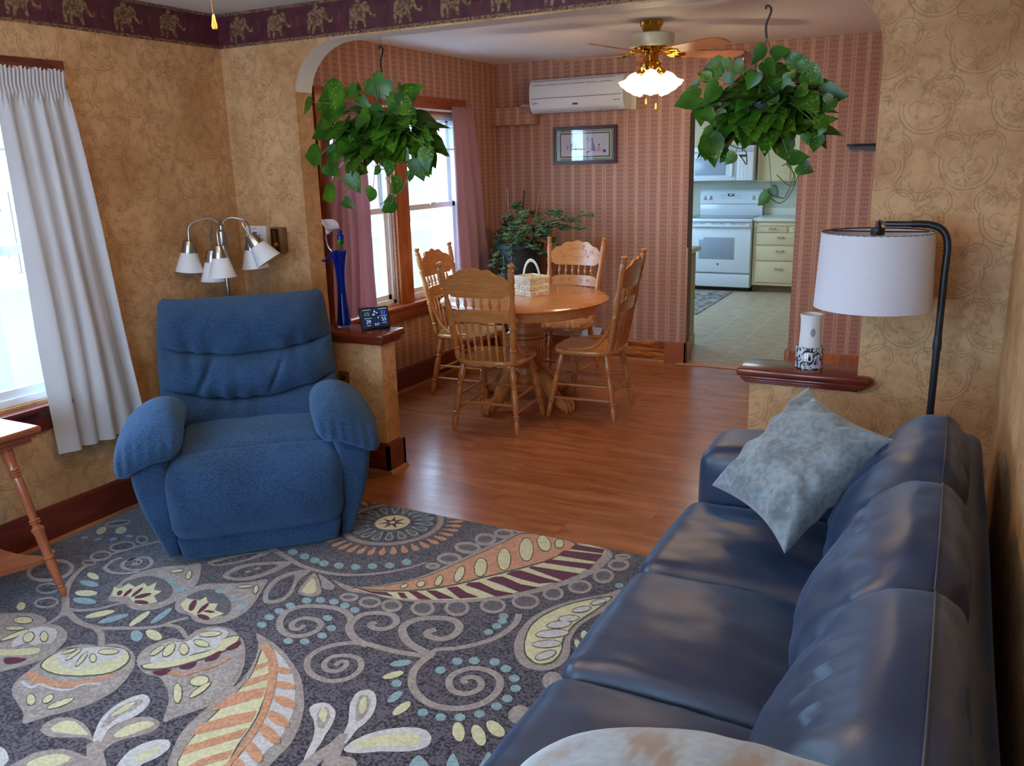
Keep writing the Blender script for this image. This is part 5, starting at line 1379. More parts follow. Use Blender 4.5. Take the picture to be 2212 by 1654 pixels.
# added fill light shaped as a ceiling fixture (unseen, brightens the kitchen)
t = tag(empty('added_kitchen_light', (1.3, 5.6, Zc)), 'added unseen fill light for the kitchen, round flush bowl form', 'ceiling light')
B().lathe([(0, 0), (.17, 0), (.18, -.02), (.15, -.03)], 32).build('pan', M_['white'], t)
kg = MT('fill_glow').col((.9, .95, 1)); kg.b.inputs['Emission Color'].default_value = (.85, .95, 1, 1); kg.b.inputs['Emission Strength'].default_value = 22
B().lathe([(.15, -.03), (.14, -.06), (.09, -.085), (0, -.095)], 32).build('bowl', kg.mat, t)
# pattern of the area rug in floor millimetres: kind, layer, colour : outline
RUG = '''\
P11:1463,-1582,1525,-1593,1605,-1616,1705,-1665,1793,-1722,1861,-1784,1921,-1852,1961,-1916,1992,-1987,2001,-2050,2007,-2097,2041,-2149,1798,-2265,1743,-2223,1702,-2171,1669,-2118,1648,-2065,1642,-2010,1633,-1945,1631,-1883,1630,-1828,1606,-1761,1572,-1696,1523,-1633
P24:1582,-1638,1636,-1650,1714,-1691,1786,-1745,1848,-1808,1896,-1872,1930,-1939,1949,-2000,1955,-2064,1974,-2133,1919,-2160,1887,-2068,1859,-1988,1810,-1896,1736,-1797,1654,-1708
P28:1544,-1634,1622,-1683,1683,-1745,1747,-1828,1802,-1917,1835,-1992,1859,-2066,1889,-2160,1779,-2213,1734,-2163,1708,-2104,1689,-2033,1675,-1956,1659,-1874,1640,-1799,1598,-1720
P33:1560,-1648,1618,-1685,1680,-1747,1744,-1830,1799,-1919,1832,-1993,1856,-2067,1885,-2159,1780,-2209,1737,-2161,1713,-2105,1695,-2034,1681,-1957,1666,-1876,1647,-1801,1605,-1722
Q45:1612,-1734,1634,-1703,1649,-1721,1629,-1768
Q45:1646,-1809,1684,-1756,1705,-1783,1661,-1855
Q45:1657,-1889,1731,-1818,1757,-1861,1672,-1979,1659,-1985
Q45:1792,-1922,1817,-1970,1699,-2098,1682,-2047,1734,-1978
Q45:1829,-1996,1843,-2035,1743,-2172,1723,-2138,1775,-2068
Q45:1862,-2086,1875,-2126,1820,-2192,1792,-2205,1808,-2158
S55:32:5:1548,-1632,1628,-1680,1696,-1748,1762,-1830,1818,-1918,1857,-1998,1879,-2071,1902,-2161
P45:1748,-1714,1749,-1724,1737,-1732,1719,-1736,1699,-1735,1687,-1728,1686,-1718,1697,-1709,1717,-1705,1736,-1707
P45:1821,-1776,1820,-1787,1804,-1796,1780,-1801,1755,-1799,1740,-1790,1741,-1779,1757,-1770,1782,-1765,1806,-1768
P45:1891,-1853,1887,-1863,1866,-1869,1835,-1867,1807,-1859,1791,-1848,1795,-1838,1817,-1833,1848,-1834,1876,-1842
P45:1937,-1937,1931,-1946,1905,-1948,1870,-1941,1839,-1928,1823,-1914,1830,-1904,1856,-1902,1892,-1910,1923,-1923
P45:1964,-2008,1955,-2016,1927,-2014,1891,-2002,1860,-1985,1847,-1970,1856,-1962,1885,-1965,1921,-1977,1952,-1994
P45:1973,-2093,1963,-2099,1938,-2094,1906,-2081,1881,-2063,1871,-2049,1882,-2042,1908,-2047,1940,-2061,1964,-2078
P45:1965,-2151,1957,-2157,1938,-2154,1915,-2144,1897,-2130,1891,-2117,1899,-2111,1919,-2114,1942,-2125,1959,-2139
P11:1248,-1699,1250,-1647,1285,-1612,1350,-1600,1439,-1628,1502,-1675,1569,-1748,1612,-1817,1637,-1889,1639,-1951,1616,-2005,1587,-2052,1568,-2086,1531,-2045,1488,-1996,1424,-1953,1358,-1927,1304,-1933,1241,-1912,1199,-1881,1172,-1829,1179,-1782,1206,-1736,1251,-1727
P22:1268,-1707,1272,-1660,1301,-1628,1361,-1618,1440,-1644,1491,-1680,1553,-1746,1596,-1815,1618,-1884,1623,-1941,1602,-1999,1559,-2057,1495,-1993,1424,-1943,1351,-1915,1298,-1921,1245,-1906,1210,-1881,1190,-1837,1197,-1790,1223,-1751,1265,-1740
P38:1249,-1909,1276,-1871,1327,-1816,1379,-1760,1399,-1707,1381,-1660,1422,-1618,1455,-1681,1441,-1744,1404,-1814,1358,-1876,1294,-1918
P43:1256,-1905,1280,-1874,1331,-1819,1383,-1763,1403,-1711,1386,-1666,1423,-1626,1446,-1680,1433,-1740,1396,-1809,1352,-1871,1291,-1909
P54:1261,-1878,1212,-1816,1221,-1763,1276,-1735,1280,-1667,1309,-1621,1372,-1625,1391,-1678,1405,-1720,1387,-1745,1362,-1778,1350,-1815,1318,-1841,1300,-1865
P68:1352,-1638,1356,-1652,1345,-1670,1324,-1684,1300,-1690,1282,-1685,1278,-1671,1288,-1653,1310,-1639,1334,-1633
P73:1349,-1640,1351,-1651,1340,-1666,1320,-1680,1299,-1686,1285,-1684,1283,-1672,1294,-1657,1314,-1643,1335,-1637
P68:1375,-1718,1377,-1729,1363,-1737,1340,-1739,1315,-1733,1298,-1722,1296,-1710,1309,-1702,1333,-1701,1358,-1707
P73:1371,-1718,1371,-1727,1358,-1733,1337,-1734,1316,-1730,1302,-1722,1302,-1713,1314,-1707,1336,-1705,1357,-1710
P68:1326,-1766,1341,-1785,1345,-1799,1334,-1804,1315,-1797,1292,-1782,1276,-1763,1273,-1749,1283,-1744,1303,-1751
P73:1323,-1768,1336,-1783,1339,-1796,1331,-1799,1314,-1794,1295,-1781,1282,-1765,1278,-1752,1287,-1748,1304,-1754
P68:1246,-1760,1266,-1773,1285,-1796,1295,-1820,1293,-1836,1279,-1839,1260,-1827,1242,-1804,1231,-1780,1233,-1763
P73:1248,-1764,1264,-1775,1280,-1795,1289,-1817,1288,-1832,1278,-1835,1262,-1824,1246,-1804,1237,-1783,1238,-1767
P68:1227,-1788,1239,-1800,1247,-1820,1249,-1840,1244,-1854,1233,-1855,1221,-1844,1213,-1824,1211,-1803,1216,-1789
P73:1227,-1791,1236,-1801,1242,-1818,1244,-1837,1240,-1849,1233,-1852,1224,-1842,1218,-1825,1216,-1807,1220,-1794
P56:1320,-1917,1365,-1879,1367,-1919
P56:1380,-1859,1407,-1812,1424,-1839,1410,-1859
P56:1426,-1790,1432,-1724,1458,-1760,1449,-1787
P56:1440,-1704,1447,-1646,1471,-1679,1462,-1707
S45:18:6:1369,-1892,1426,-1883,1454,-1843,1487,-1792,1494,-1727
P48:1528,-1865,1540,-1882,1538,-1900,1524,-1913,1503,-1916,1483,-1908,1470,-1891,1471,-1873,1485,-1859,1507,-1856
P53:1526,-1867,1535,-1881,1533,-1898,1521,-1909,1502,-1913,1485,-1906,1475,-1892,1476,-1875,1489,-1863,1508,-1860
P48:1508,-1959,1531,-1984,1540,-2001,1531,-2005,1508,-1995,1479,-1973,1455,-1948,1445,-1930,1455,-1926,1479,-1937
P53:1506,-1961,1527,-1983,1535,-1998,1528,-2002,1508,-1992,1482,-1972,1459,-1949,1450,-1933,1458,-1930,1479,-1940
P48:1548,-1876,1558,-1890,1564,-1916,1564,-1944,1557,-1964,1547,-1968,1537,-1955,1531,-1929,1531,-1900,1537,-1880
P53:1548,-1879,1555,-1891,1560,-1915,1560,-1941,1555,-1960,1547,-1965,1540,-1953,1535,-1930,1535,-1904,1540,-1884
P11:1003,-1886,1034,-1856,1088,-1847,1163,-1866,1223,-1911,1269,-1978,1291,-2044,1286,-2109,1259,-2166,1220,-2218,1196,-2259,1176,-2281,1132,-2252,1072,-2228,1016,-2210,963,-2180,932,-2137,918,-2084,903,-2040,893,-1992,907,-1942,945,-1902
P22:1014,-1895,1047,-1866,1099,-1858,1158,-1874,1214,-1915,1252,-1977,1271,-2039,1267,-2100,1241,-2159,1202,-2211,1167,-2265,1131,-2244,1071,-2220,1019,-2204,977,-2178,950,-2138,939,-2090,920,-2043,909,-1998,923,-1948,962,-1911
P38:923,-2054,902,-1993,923,-1942,1008,-1899,1077,-1863,1149,-1872,1198,-1917,1197,-1981,1138,-2032,1056,-2066,976,-2072
P43:929,-2051,911,-1997,930,-1946,1016,-1904,1082,-1868,1147,-1876,1188,-1916,1189,-1977,1131,-2027,1051,-2061,976,-2067
P54:914,-1998,931,-1948,1018,-1894,1098,-1867,1141,-1879,1135,-1921,1102,-1952,1114,-1967,1074,-1986,1084,-2001,1046,-2029,1019,-2017,985,-2027,970,-2014,933,-2005
P68:1110,-1883,1115,-1895,1105,-1909,1084,-1920,1061,-1924,1043,-1919,1038,-1907,1047,-1893,1068,-1882,1092,-1878
P73:1107,-1884,1109,-1894,1099,-1906,1080,-1916,1060,-1921,1046,-1918,1043,-1908,1053,-1896,1072,-1886,1093,-1881
P68:1073,-1945,1086,-1958,1089,-1968,1082,-1971,1066,-1967,1048,-1957,1034,-1944,1031,-1934,1039,-1930,1055,-1934
P73:1070,-1946,1081,-1957,1084,-1965,1078,-1967,1065,-1964,1051,-1955,1040,-1945,1037,-1937,1043,-1934,1055,-1938
P68:1008,-1932,1023,-1942,1040,-1964,1053,-1988,1057,-2007,1052,-2012,1038,-2002,1021,-1981,1007,-1956,1003,-1937
P73:1011,-1935,1021,-1944,1035,-1964,1047,-1986,1052,-2003,1050,-2008,1039,-2000,1026,-1981,1013,-1958,1008,-1941
P68:971,-1927,982,-1939,991,-1960,995,-1983,992,-1999,984,-2003,973,-1992,964,-1971,960,-1948,962,-1931
P73:971,-1931,978,-1940,985,-1959,989,-1980,988,-1995,983,-2000,976,-1991,969,-1972,966,-1951,966,-1935
P68:955,-1936,962,-1945,961,-1960,954,-1974,943,-1983,933,-1983,927,-1974,927,-1960,934,-1945,945,-1936
P73:954,-1939,957,-1945,955,-1957,949,-1970,941,-1979,934,-1981,931,-1974,933,-1962,939,-1949,947,-1940
S35:35:6:935,-2106,1027,-2113,1125,-2086,1185,-2032,1207,-1978
S44:10:10:958,-2144,1022,-2154,1034,-2129,1094,-2126,1152,-2106,1168,-2066,1219,-2040
P38:1100,-2188,1116,-2202,1120,-2213,1111,-2218,1092,-2214,1070,-2202,1054,-2188,1049,-2177,1059,-2172,1079,-2177
P43:1098,-2189,1111,-2201,1115,-2211,1107,-2214,1091,-2211,1073,-2201,1059,-2189,1055,-2180,1063,-2176,1079,-2180
P38:1129,-2147,1143,-2155,1153,-2169,1154,-2182,1148,-2190,1135,-2190,1121,-2182,1112,-2168,1110,-2154,1117,-2146
P43:1130,-2150,1140,-2157,1148,-2168,1149,-2180,1144,-2187,1135,-2187,1124,-2180,1117,-2169,1115,-2157,1120,-2150
P38:1209,-2130,1217,-2143,1216,-2165,1206,-2187,1190,-2202,1175,-2203,1167,-2191,1168,-2169,1178,-2146,1194,-2131
P43:1208,-2132,1213,-2143,1211,-2163,1201,-2184,1188,-2198,1177,-2201,1171,-2190,1173,-2171,1183,-2149,1196,-2135
P11:654,-2027,623,-1973,634,-1908,686,-1875,733,-1857,812,-1874,865,-1918,894,-1981,898,-2043,869,-2097,837,-2142,806,-2187,591,-2057
P22:674,-2040,644,-1986,659,-1919,703,-1886,747,-1870,808,-1881,851,-1918,875,-1977,879,-2036,851,-2090,788,-2165,622,-2064
P33:668,-2070,741,-2037,819,-1989,841,-2022,769,-2066,698,-2089
P44:725,-2029,681,-1986,672,-1921,712,-1887,779,-1889,834,-1949,793,-1971,799,-1987,746,-1993
P58:710,-1935,734,-1947,752,-1965,758,-1981,750,-1990,731,-1989,707,-1977,689,-1959,682,-1943,690,-1933
P63:711,-1939,731,-1949,746,-1964,752,-1978,745,-1986,730,-1985,710,-1975,695,-1960,689,-1946,695,-1938
P58:784,-1927,802,-1943,808,-1956,798,-1960,778,-1955,753,-1941,734,-1925,728,-1912,738,-1908,759,-1913
P63:781,-1928,796,-1942,801,-1952,794,-1956,777,-1951,756,-1940,740,-1926,735,-1916,742,-1912,760,-1917
P46:772,-2081,843,-2053,842,-2085,809,-2103
P11:413,-1937,488,-1875,558,-1845,641,-1844,676,-1871,634,-1926,643,-2021,601,-2052
P22:436,-1945,504,-1885,572,-1858,634,-1854,656,-1872,615,-1920,623,-2008,591,-2040
P38:620,-1876,630,-1891,623,-1906,600,-1917,571,-1918,546,-1910,536,-1896,543,-1880,566,-1869,596,-1868
P43:617,-1878,624,-1889,615,-1903,595,-1912,570,-1915,550,-1909,542,-1897,551,-1884,572,-1874,597,-1872
P38:646,-1927,650,-1937,638,-1950,616,-1960,591,-1964,574,-1961,570,-1951,581,-1938,604,-1927,628,-1923
P43:643,-1928,643,-1936,631,-1946,611,-1956,590,-1961,577,-1959,576,-1952,588,-1941,609,-1932,630,-1927
P38:667,-1928,678,-1943,680,-1969,674,-1997,662,-2016,648,-2020,637,-2006,634,-1979,640,-1951,653,-1931
P43:667,-1931,673,-1943,674,-1967,668,-1993,658,-2012,648,-2017,642,-2005,641,-1982,647,-1955,657,-1936
P11:752,-1651,715,-1614,678,-1561,653,-1485,666,-1418,713,-1354,792,-1299,834,-1261,915,-1335,972,-1412,997,-1484,1001,-1549,984,-1609,946,-1642,892,-1655,816,-1637
P22:709,-1391,812,-1318,842,-1279,907,-1339,958,-1411,981,-1478,989,-1539,943,-1467,839,-1415
P29:693,-1540,689,-1483,726,-1437,803,-1431,893,-1462,950,-1520,950,-1573,899,-1596
Q33:732,-1620,672,-1564,711,-1567,703,-1518,755,-1528,759,-1488,800,-1505,802,-1461,845,-1512,886,-1507,888,-1548,942,-1577,899,-1625,840,-1613,796,-1593,762,-1616
P46:736,-1575,747,-1582,756,-1593,759,-1602,755,-1607,746,-1606,735,-1599,726,-1589,723,-1579,727,-1574
P46:757,-1545,767,-1554,777,-1570,784,-1589,785,-1602,780,-1605,771,-1596,761,-1580,754,-1561,753,-1548
P46:791,-1519,799,-1529,809,-1550,815,-1572,816,-1588,811,-1592,803,-1583,794,-1563,788,-1540,786,-1524
P46:864,-1540,869,-1551,866,-1567,855,-1584,842,-1593,830,-1593,825,-1582,829,-1566,839,-1549,853,-1540
P46:917,-1596,918,-1605,907,-1613,888,-1619,868,-1619,854,-1614,852,-1606,864,-1597,883,-1592,904,-1592
P47:777,-1413,782,-1421,780,-1429,770,-1433,758,-1432,747,-1427,742,-1419,744,-1411,754,-1407,766,-1407
P47:879,-1430,884,-1441,879,-1449,865,-1451,847,-1446,832,-1436,826,-1425,832,-1417,846,-1415,864,-1420
P47:960,-1452,969,-1463,969,-1476,961,-1485,947,-1487,933,-1480,923,-1468,923,-1456,931,-1447,945,-1445
P38:823,-1336,829,-1348,824,-1363,810,-1376,793,-1382,778,-1378,773,-1366,778,-1351,791,-1338,809,-1332
P43:820,-1339,822,-1347,816,-1359,804,-1370,791,-1376,781,-1375,779,-1367,785,-1355,797,-1344,811,-1338
P38:896,-1362,909,-1383,909,-1395,897,-1394,877,-1380,856,-1359,843,-1338,842,-1325,854,-1326,875,-1340
P43:890,-1362,901,-1379,903,-1389,894,-1388,879,-1377,862,-1359,850,-1342,849,-1331,857,-1332,873,-1344
P11:1030,-1569,984,-1504,974,-1439,1001,-1384,1070,-1350,1152,-1303,1207,-1249,1251,-1326,1295,-1414,1318,-1496,1305,-1563,1263,-1607,1194,-1617,1137,-1595,1080,-1596
P22:1074,-1379,1168,-1319,1208,-1282,1236,-1333,1278,-1415,1292,-1487,1292,-1543,1239,-1466,1152,-1413
P29:1017,-1502,1024,-1437,1077,-1406,1171,-1431,1246,-1489,1262,-1544,1185,-1517,1110,-1486
Q33:1038,-1548,1025,-1509,1085,-1500,1086,-1463,1134,-1499,1169,-1483,1196,-1525,1249,-1528,1235,-1571,1205,-1598,1131,-1582,1089,-1576
P46:1070,-1501,1084,-1510,1101,-1529,1115,-1551,1119,-1567,1113,-1571,1099,-1563,1082,-1544,1068,-1522,1064,-1506
P46:1136,-1496,1145,-1507,1155,-1528,1161,-1552,1161,-1569,1156,-1573,1147,-1562,1137,-1541,1131,-1518,1130,-1500
P46:1210,-1537,1210,-1542,1201,-1548,1187,-1552,1174,-1553,1165,-1550,1166,-1545,1174,-1539,1188,-1535,1202,-1534
P46:1230,-1581,1230,-1589,1219,-1595,1199,-1596,1179,-1591,1167,-1584,1166,-1575,1178,-1570,1197,-1569,1217,-1573
P47:1124,-1398,1128,-1408,1123,-1417,1111,-1423,1096,-1422,1084,-1416,1080,-1407,1085,-1398,1097,-1392,1112,-1392
P47:1225,-1431,1228,-1441,1220,-1447,1205,-1448,1187,-1442,1175,-1432,1171,-1422,1179,-1415,1195,-1415,1212,-1421
P47:1288,-1456,1296,-1467,1297,-1478,1290,-1485,1278,-1486,1266,-1479,1258,-1468,1257,-1457,1264,-1450,1276,-1450
P38:1195,-1317,1197,-1328,1189,-1342,1172,-1354,1153,-1359,1140,-1355,1138,-1345,1147,-1330,1164,-1318,1182,-1313
P43:1192,-1319,1192,-1326,1182,-1337,1167,-1348,1152,-1354,1143,-1353,1144,-1346,1154,-1335,1169,-1324,1183,-1318
P38:1242,-1337,1254,-1356,1255,-1368,1246,-1368,1229,-1356,1212,-1337,1200,-1317,1199,-1305,1208,-1305,1225,-1317
P43:1238,-1337,1247,-1353,1249,-1362,1243,-1362,1231,-1353,1217,-1337,1207,-1321,1205,-1311,1211,-1311,1224,-1321
S11:30:6:699,-1805,606,-1732,557,-1700,466,-1615,406,-1521,389,-1418,411,-1324,461,-1224,513,-1138
S11:20:8:656,-1764,717,-1748,772,-1708,808,-1652,843,-1623
S11:26:7:664,-1770,778,-1806,885,-1807,986,-1765,1087,-1710,1117,-1651,1148,-1609
S11:20:8:1105,-1684,1168,-1675,1255,-1713
S11:24:9:867,-1806,937,-1827,1014,-1882
S11:22:7:648,-1765,682,-1815,689,-1871,672,-1909
S12:20:7:580,-1363,569,-1377,574,-1390,589,-1379,577,-1357,544,-1350,517,-1368,523,-1405,565,-1430,619,-1427,652,-1391,635,-1346,579,-1318,538,-1337,517,-1376
S12:20:8:474,-1366,459,-1394,473,-1444,499,-1471,559,-1479,619,-1458,654,-1424
P13:547,-1539,550,-1549,536,-1555,512,-1553,485,-1546,467,-1534,463,-1524,477,-1518,502,-1520,528,-1528
P17:600,-1580,602,-1592,584,-1601,554,-1605,522,-1603,501,-1595,499,-1583,516,-1574,547,-1569,579,-1572
P13:654,-1628,659,-1641,646,-1657,620,-1669,591,-1672,570,-1667,565,-1653,578,-1638,604,-1626,633,-1622
P17:715,-1678,718,-1691,699,-1704,667,-1712,633,-1713,611,-1705,608,-1693,627,-1680,659,-1671,693,-1671
P13:843,-1693,848,-1708,839,-1733,819,-1758,796,-1774,779,-1774,774,-1760,783,-1735,803,-1710,826,-1694
P17:916,-1690,922,-1706,915,-1733,898,-1761,877,-1779,861,-1781,855,-1766,862,-1739,879,-1711,900,-1692
P13:973,-1639,986,-1655,997,-1685,1001,-1717,999,-1740,989,-1745,977,-1730,966,-1701,961,-1668,963,-1644
P17:1033,-1586,1045,-1602,1056,-1634,1061,-1668,1058,-1693,1048,-1698,1036,-1683,1026,-1652,1021,-1617,1023,-1591
P17:1093,-1772,1107,-1789,1109,-1803,1097,-1809,1075,-1804,1053,-1790,1037,-1773,1035,-1759,1048,-1753,1070,-1758
P13:1172,-1753,1174,-1766,1158,-1773,1130,-1771,1101,-1761,1081,-1747,1079,-1734,1095,-1727,1123,-1729,1153,-1739
P13:466,-1809,485,-1821,498,-1834,499,-1846,489,-1850,472,-1846,453,-1835,440,-1821,438,-1810,448,-1805
P13:226,-1147,246,-1165,254,-1185,247,-1200,229,-1203,206,-1193,186,-1175,178,-1154,184,-1140,203,-1137
P13:126,-1180,147,-1196,163,-1218,167,-1237,158,-1246,139,-1242,118,-1226,102,-1204,98,-1185,107,-1175
P17:278,-1239,284,-1248,284,-1258,278,-1266,267,-1269,257,-1265,251,-1257,251,-1247,257,-1239,268,-1236
P17:211,-1270,217,-1278,217,-1288,211,-1296,200,-1299,190,-1296,183,-1288,183,-1278,190,-1270,200,-1267
P17:138,-1284,143,-1292,143,-1301,137,-1309,127,-1313,117,-1310,111,-1303,112,-1293,118,-1285,128,-1282
P17:325,-1190,330,-1198,327,-1205,317,-1210,304,-1209,293,-1205,288,-1197,292,-1189,302,-1185,315,-1185
P13:134,-1450,143,-1460,142,-1469,132,-1473,116,-1472,100,-1465,91,-1455,92,-1446,103,-1441,119,-1443
P11:415,-1250,436,-1278,434,-1310,410,-1333,374,-1339,338,-1327,316,-1299,317,-1267,342,-1243,379,-1237
P20:408,-1257,419,-1276,414,-1299,395,-1318,368,-1326,345,-1319,333,-1301,338,-1278,358,-1258,384,-1251
P11:401,-1363,421,-1388,422,-1414,402,-1433,369,-1438,336,-1425,315,-1401,314,-1373,334,-1354,367,-1350
P20:393,-1370,405,-1386,402,-1405,387,-1420,364,-1425,343,-1418,332,-1403,334,-1384,349,-1368,372,-1363
P11:410,-1449,420,-1463,415,-1477,398,-1484,374,-1484,353,-1475,342,-1460,347,-1447,364,-1439,389,-1439
P20:402,-1452,405,-1460,400,-1468,387,-1474,373,-1475,361,-1471,357,-1464,363,-1455,375,-1450,390,-1449
P11:470,-1660,490,-1683,487,-1707,463,-1724,428,-1727,393,-1716,373,-1693,375,-1668,399,-1651,436,-1648
P20:463,-1666,474,-1681,469,-1699,450,-1713,424,-1717,401,-1710,389,-1695,393,-1676,413,-1663,439,-1659
P11:574,-1740,592,-1761,589,-1784,566,-1800,532,-1804,499,-1793,480,-1772,483,-1748,506,-1731,541,-1728
P20:567,-1745,577,-1760,572,-1777,554,-1790,529,-1794,506,-1788,495,-1773,500,-1756,519,-1743,544,-1738
P11:359,-1517,405,-1567,407,-1621,367,-1659,298,-1668,226,-1645,176,-1596,171,-1539,212,-1499,285,-1490
P20:347,-1528,379,-1565,377,-1607,343,-1639,290,-1650,237,-1634,203,-1598,204,-1554,238,-1521,294,-1511
P11:172,-1079,186,-1103,179,-1133,154,-1158,121,-1169,91,-1162,77,-1139,84,-1108,109,-1082,143,-1071
P20:165,-1087,167,-1100,157,-1121,136,-1142,114,-1154,99,-1154,96,-1141,107,-1121,127,-1100,149,-1087
P11:423,-1188,441,-1209,442,-1227,425,-1234,398,-1229,369,-1212,351,-1190,350,-1172,367,-1165,395,-1171
P20:414,-1192,424,-1205,424,-1216,413,-1221,396,-1218,379,-1208,368,-1195,368,-1184,379,-1179,396,-1182
P11:1014,-1308,999,-1236,1028,-1176,1108,-1120,1193,-1085,1193,-1166,1173,-1235,1138,-1288,1079,-1315
P11:1321,-1395,1261,-1322,1228,-1222,1259,-1145,1318,-1110,1332,-1204,1380,-1295,1389,-1360,1361,-1393
P20:1034,-1293,1030,-1240,1059,-1190,1123,-1145,1157,-1136,1153,-1196,1125,-1257,1081,-1292
P20:1327,-1373,1284,-1318,1259,-1237,1279,-1176,1299,-1189,1354,-1279,1368,-1343,1348,-1370
P38:1093,-1221,1101,-1232,1103,-1243,1098,-1251,1088,-1253,1078,-1248,1070,-1238,1068,-1226,1073,-1218,1083,-1216
P41:1092,-1224,1096,-1231,1096,-1239,1092,-1245,1086,-1247,1079,-1245,1075,-1238,1075,-1231,1079,-1224,1085,-1222
P38:1111,-1180,1118,-1191,1119,-1204,1112,-1214,1102,-1218,1091,-1214,1085,-1203,1084,-1190,1090,-1180,1101,-1176
P41:1109,-1183,1113,-1190,1111,-1199,1107,-1207,1100,-1212,1093,-1210,1090,-1204,1091,-1195,1096,-1186,1103,-1182
P11:1385,-1264,1349,-1152,1356,-1126,1450,-1207,1488,-1256,1463,-1286,1417,-1288
P23:1400,-1258,1376,-1183,1380,-1167,1434,-1214,1458,-1252,1444,-1272,1415,-1271
P11:1368,-1121,1446,-1151,1492,-1173,1508,-1205,1464,-1212,1417,-1165
P11:856,-1238,910,-1148,1003,-1056,1038,-1015,1036,-1091,992,-1176,921,-1248
P20:886,-1232,936,-1156,995,-1085,993,-1140,948,-1204,911,-1238
P11:1446,-2240,1371,-2205,1301,-2196,1252,-2214,1238,-2251,1261,-2281,1315,-2284,1362,-2266,1409,-2243
P23:1277,-2257,1278,-2222,1315,-2206,1375,-2219,1408,-2231,1344,-2253,1303,-2266
P14:1477,-2263,1419,-2214,1374,-2153,1360,-2092,1371,-2042,1396,-2015,1439,-2028,1463,-2071,1462,-2116,1444,-2157,1452,-2202,1512,-2261
P22:1410,-2186,1381,-2125,1385,-2071,1404,-2040,1424,-2044,1430,-2084,1419,-2132,1424,-2175
P33:1394,-2135,1390,-2086,1404,-2058,1415,-2083,1410,-2120
P11:1514,-2268,1466,-2223,1447,-2176,1457,-2123,1502,-2091,1557,-2092,1576,-2125,1557,-2165,1527,-2195,1513,-2227
P23:1482,-2195,1484,-2144,1521,-2107,1554,-2111,1535,-2158,1512,-2194
P14:1622,-2302,1590,-2246,1589,-2202,1611,-2160,1650,-2141,1679,-2159,1686,-2202,1669,-2246,1666,-2281
P23:1625,-2237,1634,-2201,1653,-2170,1667,-2202,1653,-2244
P11:1347,-2434,1333,-2369,1359,-2329,1411,-2301,1483,-2297,1518,-2299,1549,-2337
P23:1365,-2395,1372,-2357,1409,-2324,1453,-2319,1458,-2349,1412,-2389
S11:60:6:1614,-2353,1553,-2310,1507,-2279,1453,-2244
P14:1184,-2388,1217,-2380,1255,-2384,1299,-2407,1310,-2438,1285,-2449
P11:1595,-571,1589,-517,1571,-466,1542,-420,1504,-381,1458,-352,1407,-334,1353,-328,1299,-334,1247,-352,1201,-381,1163,-420,1134,-466,1116,-517,1110,-571,1116,-625,1134,-677,1163,-723,1201,-761,1247,-790,1299,-808,1353,-814,1407,-808,1458,-790,1504,-761,1542,-723,1571,-677,1589,-625
P20:1567,-571,1561,-524,1545,-478,1520,-438,1486,-404,1445,-378,1400,-362,1353,-357,1305,-362,1260,-378,1219,-404,1185,-438,1160,-478,1144,-524,1138,-571,1144,-619,1160,-664,1185,-705,1219,-739,1260,-764,1305,-780,1353,-785,1400,-780,1445,-764,1486,-739,1520,-705,1545,-664,1561,-619
P38:1439,-571,1437,-552,1430,-534,1420,-517,1406,-504,1390,-493,1372,-487,1353,-485,1333,-487,1315,-493,1299,-504,1285,-517,1275,-534,1268,-552,1266,-571,1268,-590,1275,-609,1285,-625,1299,-639,1315,-649,1333,-655,1353,-658,1372,-655,1390,-649,1406,-639,1420,-625,1430,-609,1437,-590
P43:1435,-571,1433,-553,1427,-535,1417,-520,1404,-507,1388,-497,1371,-491,1353,-489,1334,-491,1317,-497,1301,-507,1288,-520,1278,-535,1272,-553,1270,-571,1272,-590,1278,-607,1288,-623,1301,-636,1317,-645,1334,-651,1353,-654,1371,-651,1388,-645,1404,-636,1417,-623,1427,-607,1433,-590
Q56:1422,-557,1372,-556,1385,-508,1353,-547,1323,-507,1334,-555,1284,-554,1328,-576,1296,-614,1341,-593,1351,-642,1363,-594,1407,-617,1377,-577
P63:1367,-571,1364,-563,1357,-558,1348,-558,1341,-563,1339,-571,1341,-579,1348,-585,1357,-585,1364,-579
P37:1456,-571,1487,-559,1523,-551,1546,-562,1546,-580,1523,-592,1487,-584
P49:1476,-571,1497,-564,1521,-559,1535,-566,1535,-577,1521,-584,1497,-579
P37:1449,-536,1475,-514,1506,-493,1531,-496,1538,-514,1520,-532,1483,-537
P49:1469,-529,1486,-515,1506,-502,1522,-503,1526,-514,1515,-525,1491,-529
P37:1431,-505,1448,-475,1470,-446,1495,-440,1507,-454,1497,-477,1464,-494
P49:1447,-492,1458,-473,1473,-454,1489,-449,1496,-458,1489,-473,1468,-484
P37:1404,-482,1409,-448,1420,-413,1441,-399,1457,-408,1456,-434,1431,-461
P49:1414,-464,1418,-443,1426,-420,1439,-410,1449,-416,1447,-432,1431,-450
P37:1370,-470,1364,-436,1362,-399,1377,-379,1395,-382,1403,-406,1388,-441
P49:1374,-450,1370,-428,1370,-404,1379,-390,1390,-392,1394,-408,1385,-430
P37:1335,-470,1317,-441,1303,-406,1310,-382,1328,-379,1343,-399,1341,-436
P49:1331,-450,1320,-430,1311,-408,1315,-392,1326,-390,1336,-404,1335,-428
P37:1301,-482,1275,-461,1249,-434,1248,-408,1264,-399,1285,-413,1296,-448
P49:1291,-464,1274,-450,1258,-432,1256,-416,1266,-410,1279,-420,1287,-443
P37:1274,-505,1241,-494,1208,-477,1198,-454,1210,-440,1235,-446,1257,-475
P49:1258,-492,1237,-484,1216,-473,1209,-458,1216,-449,1232,-454,1247,-473
P37:1256,-536,1222,-537,1185,-532,1168,-514,1174,-496,1199,-493,1230,-514
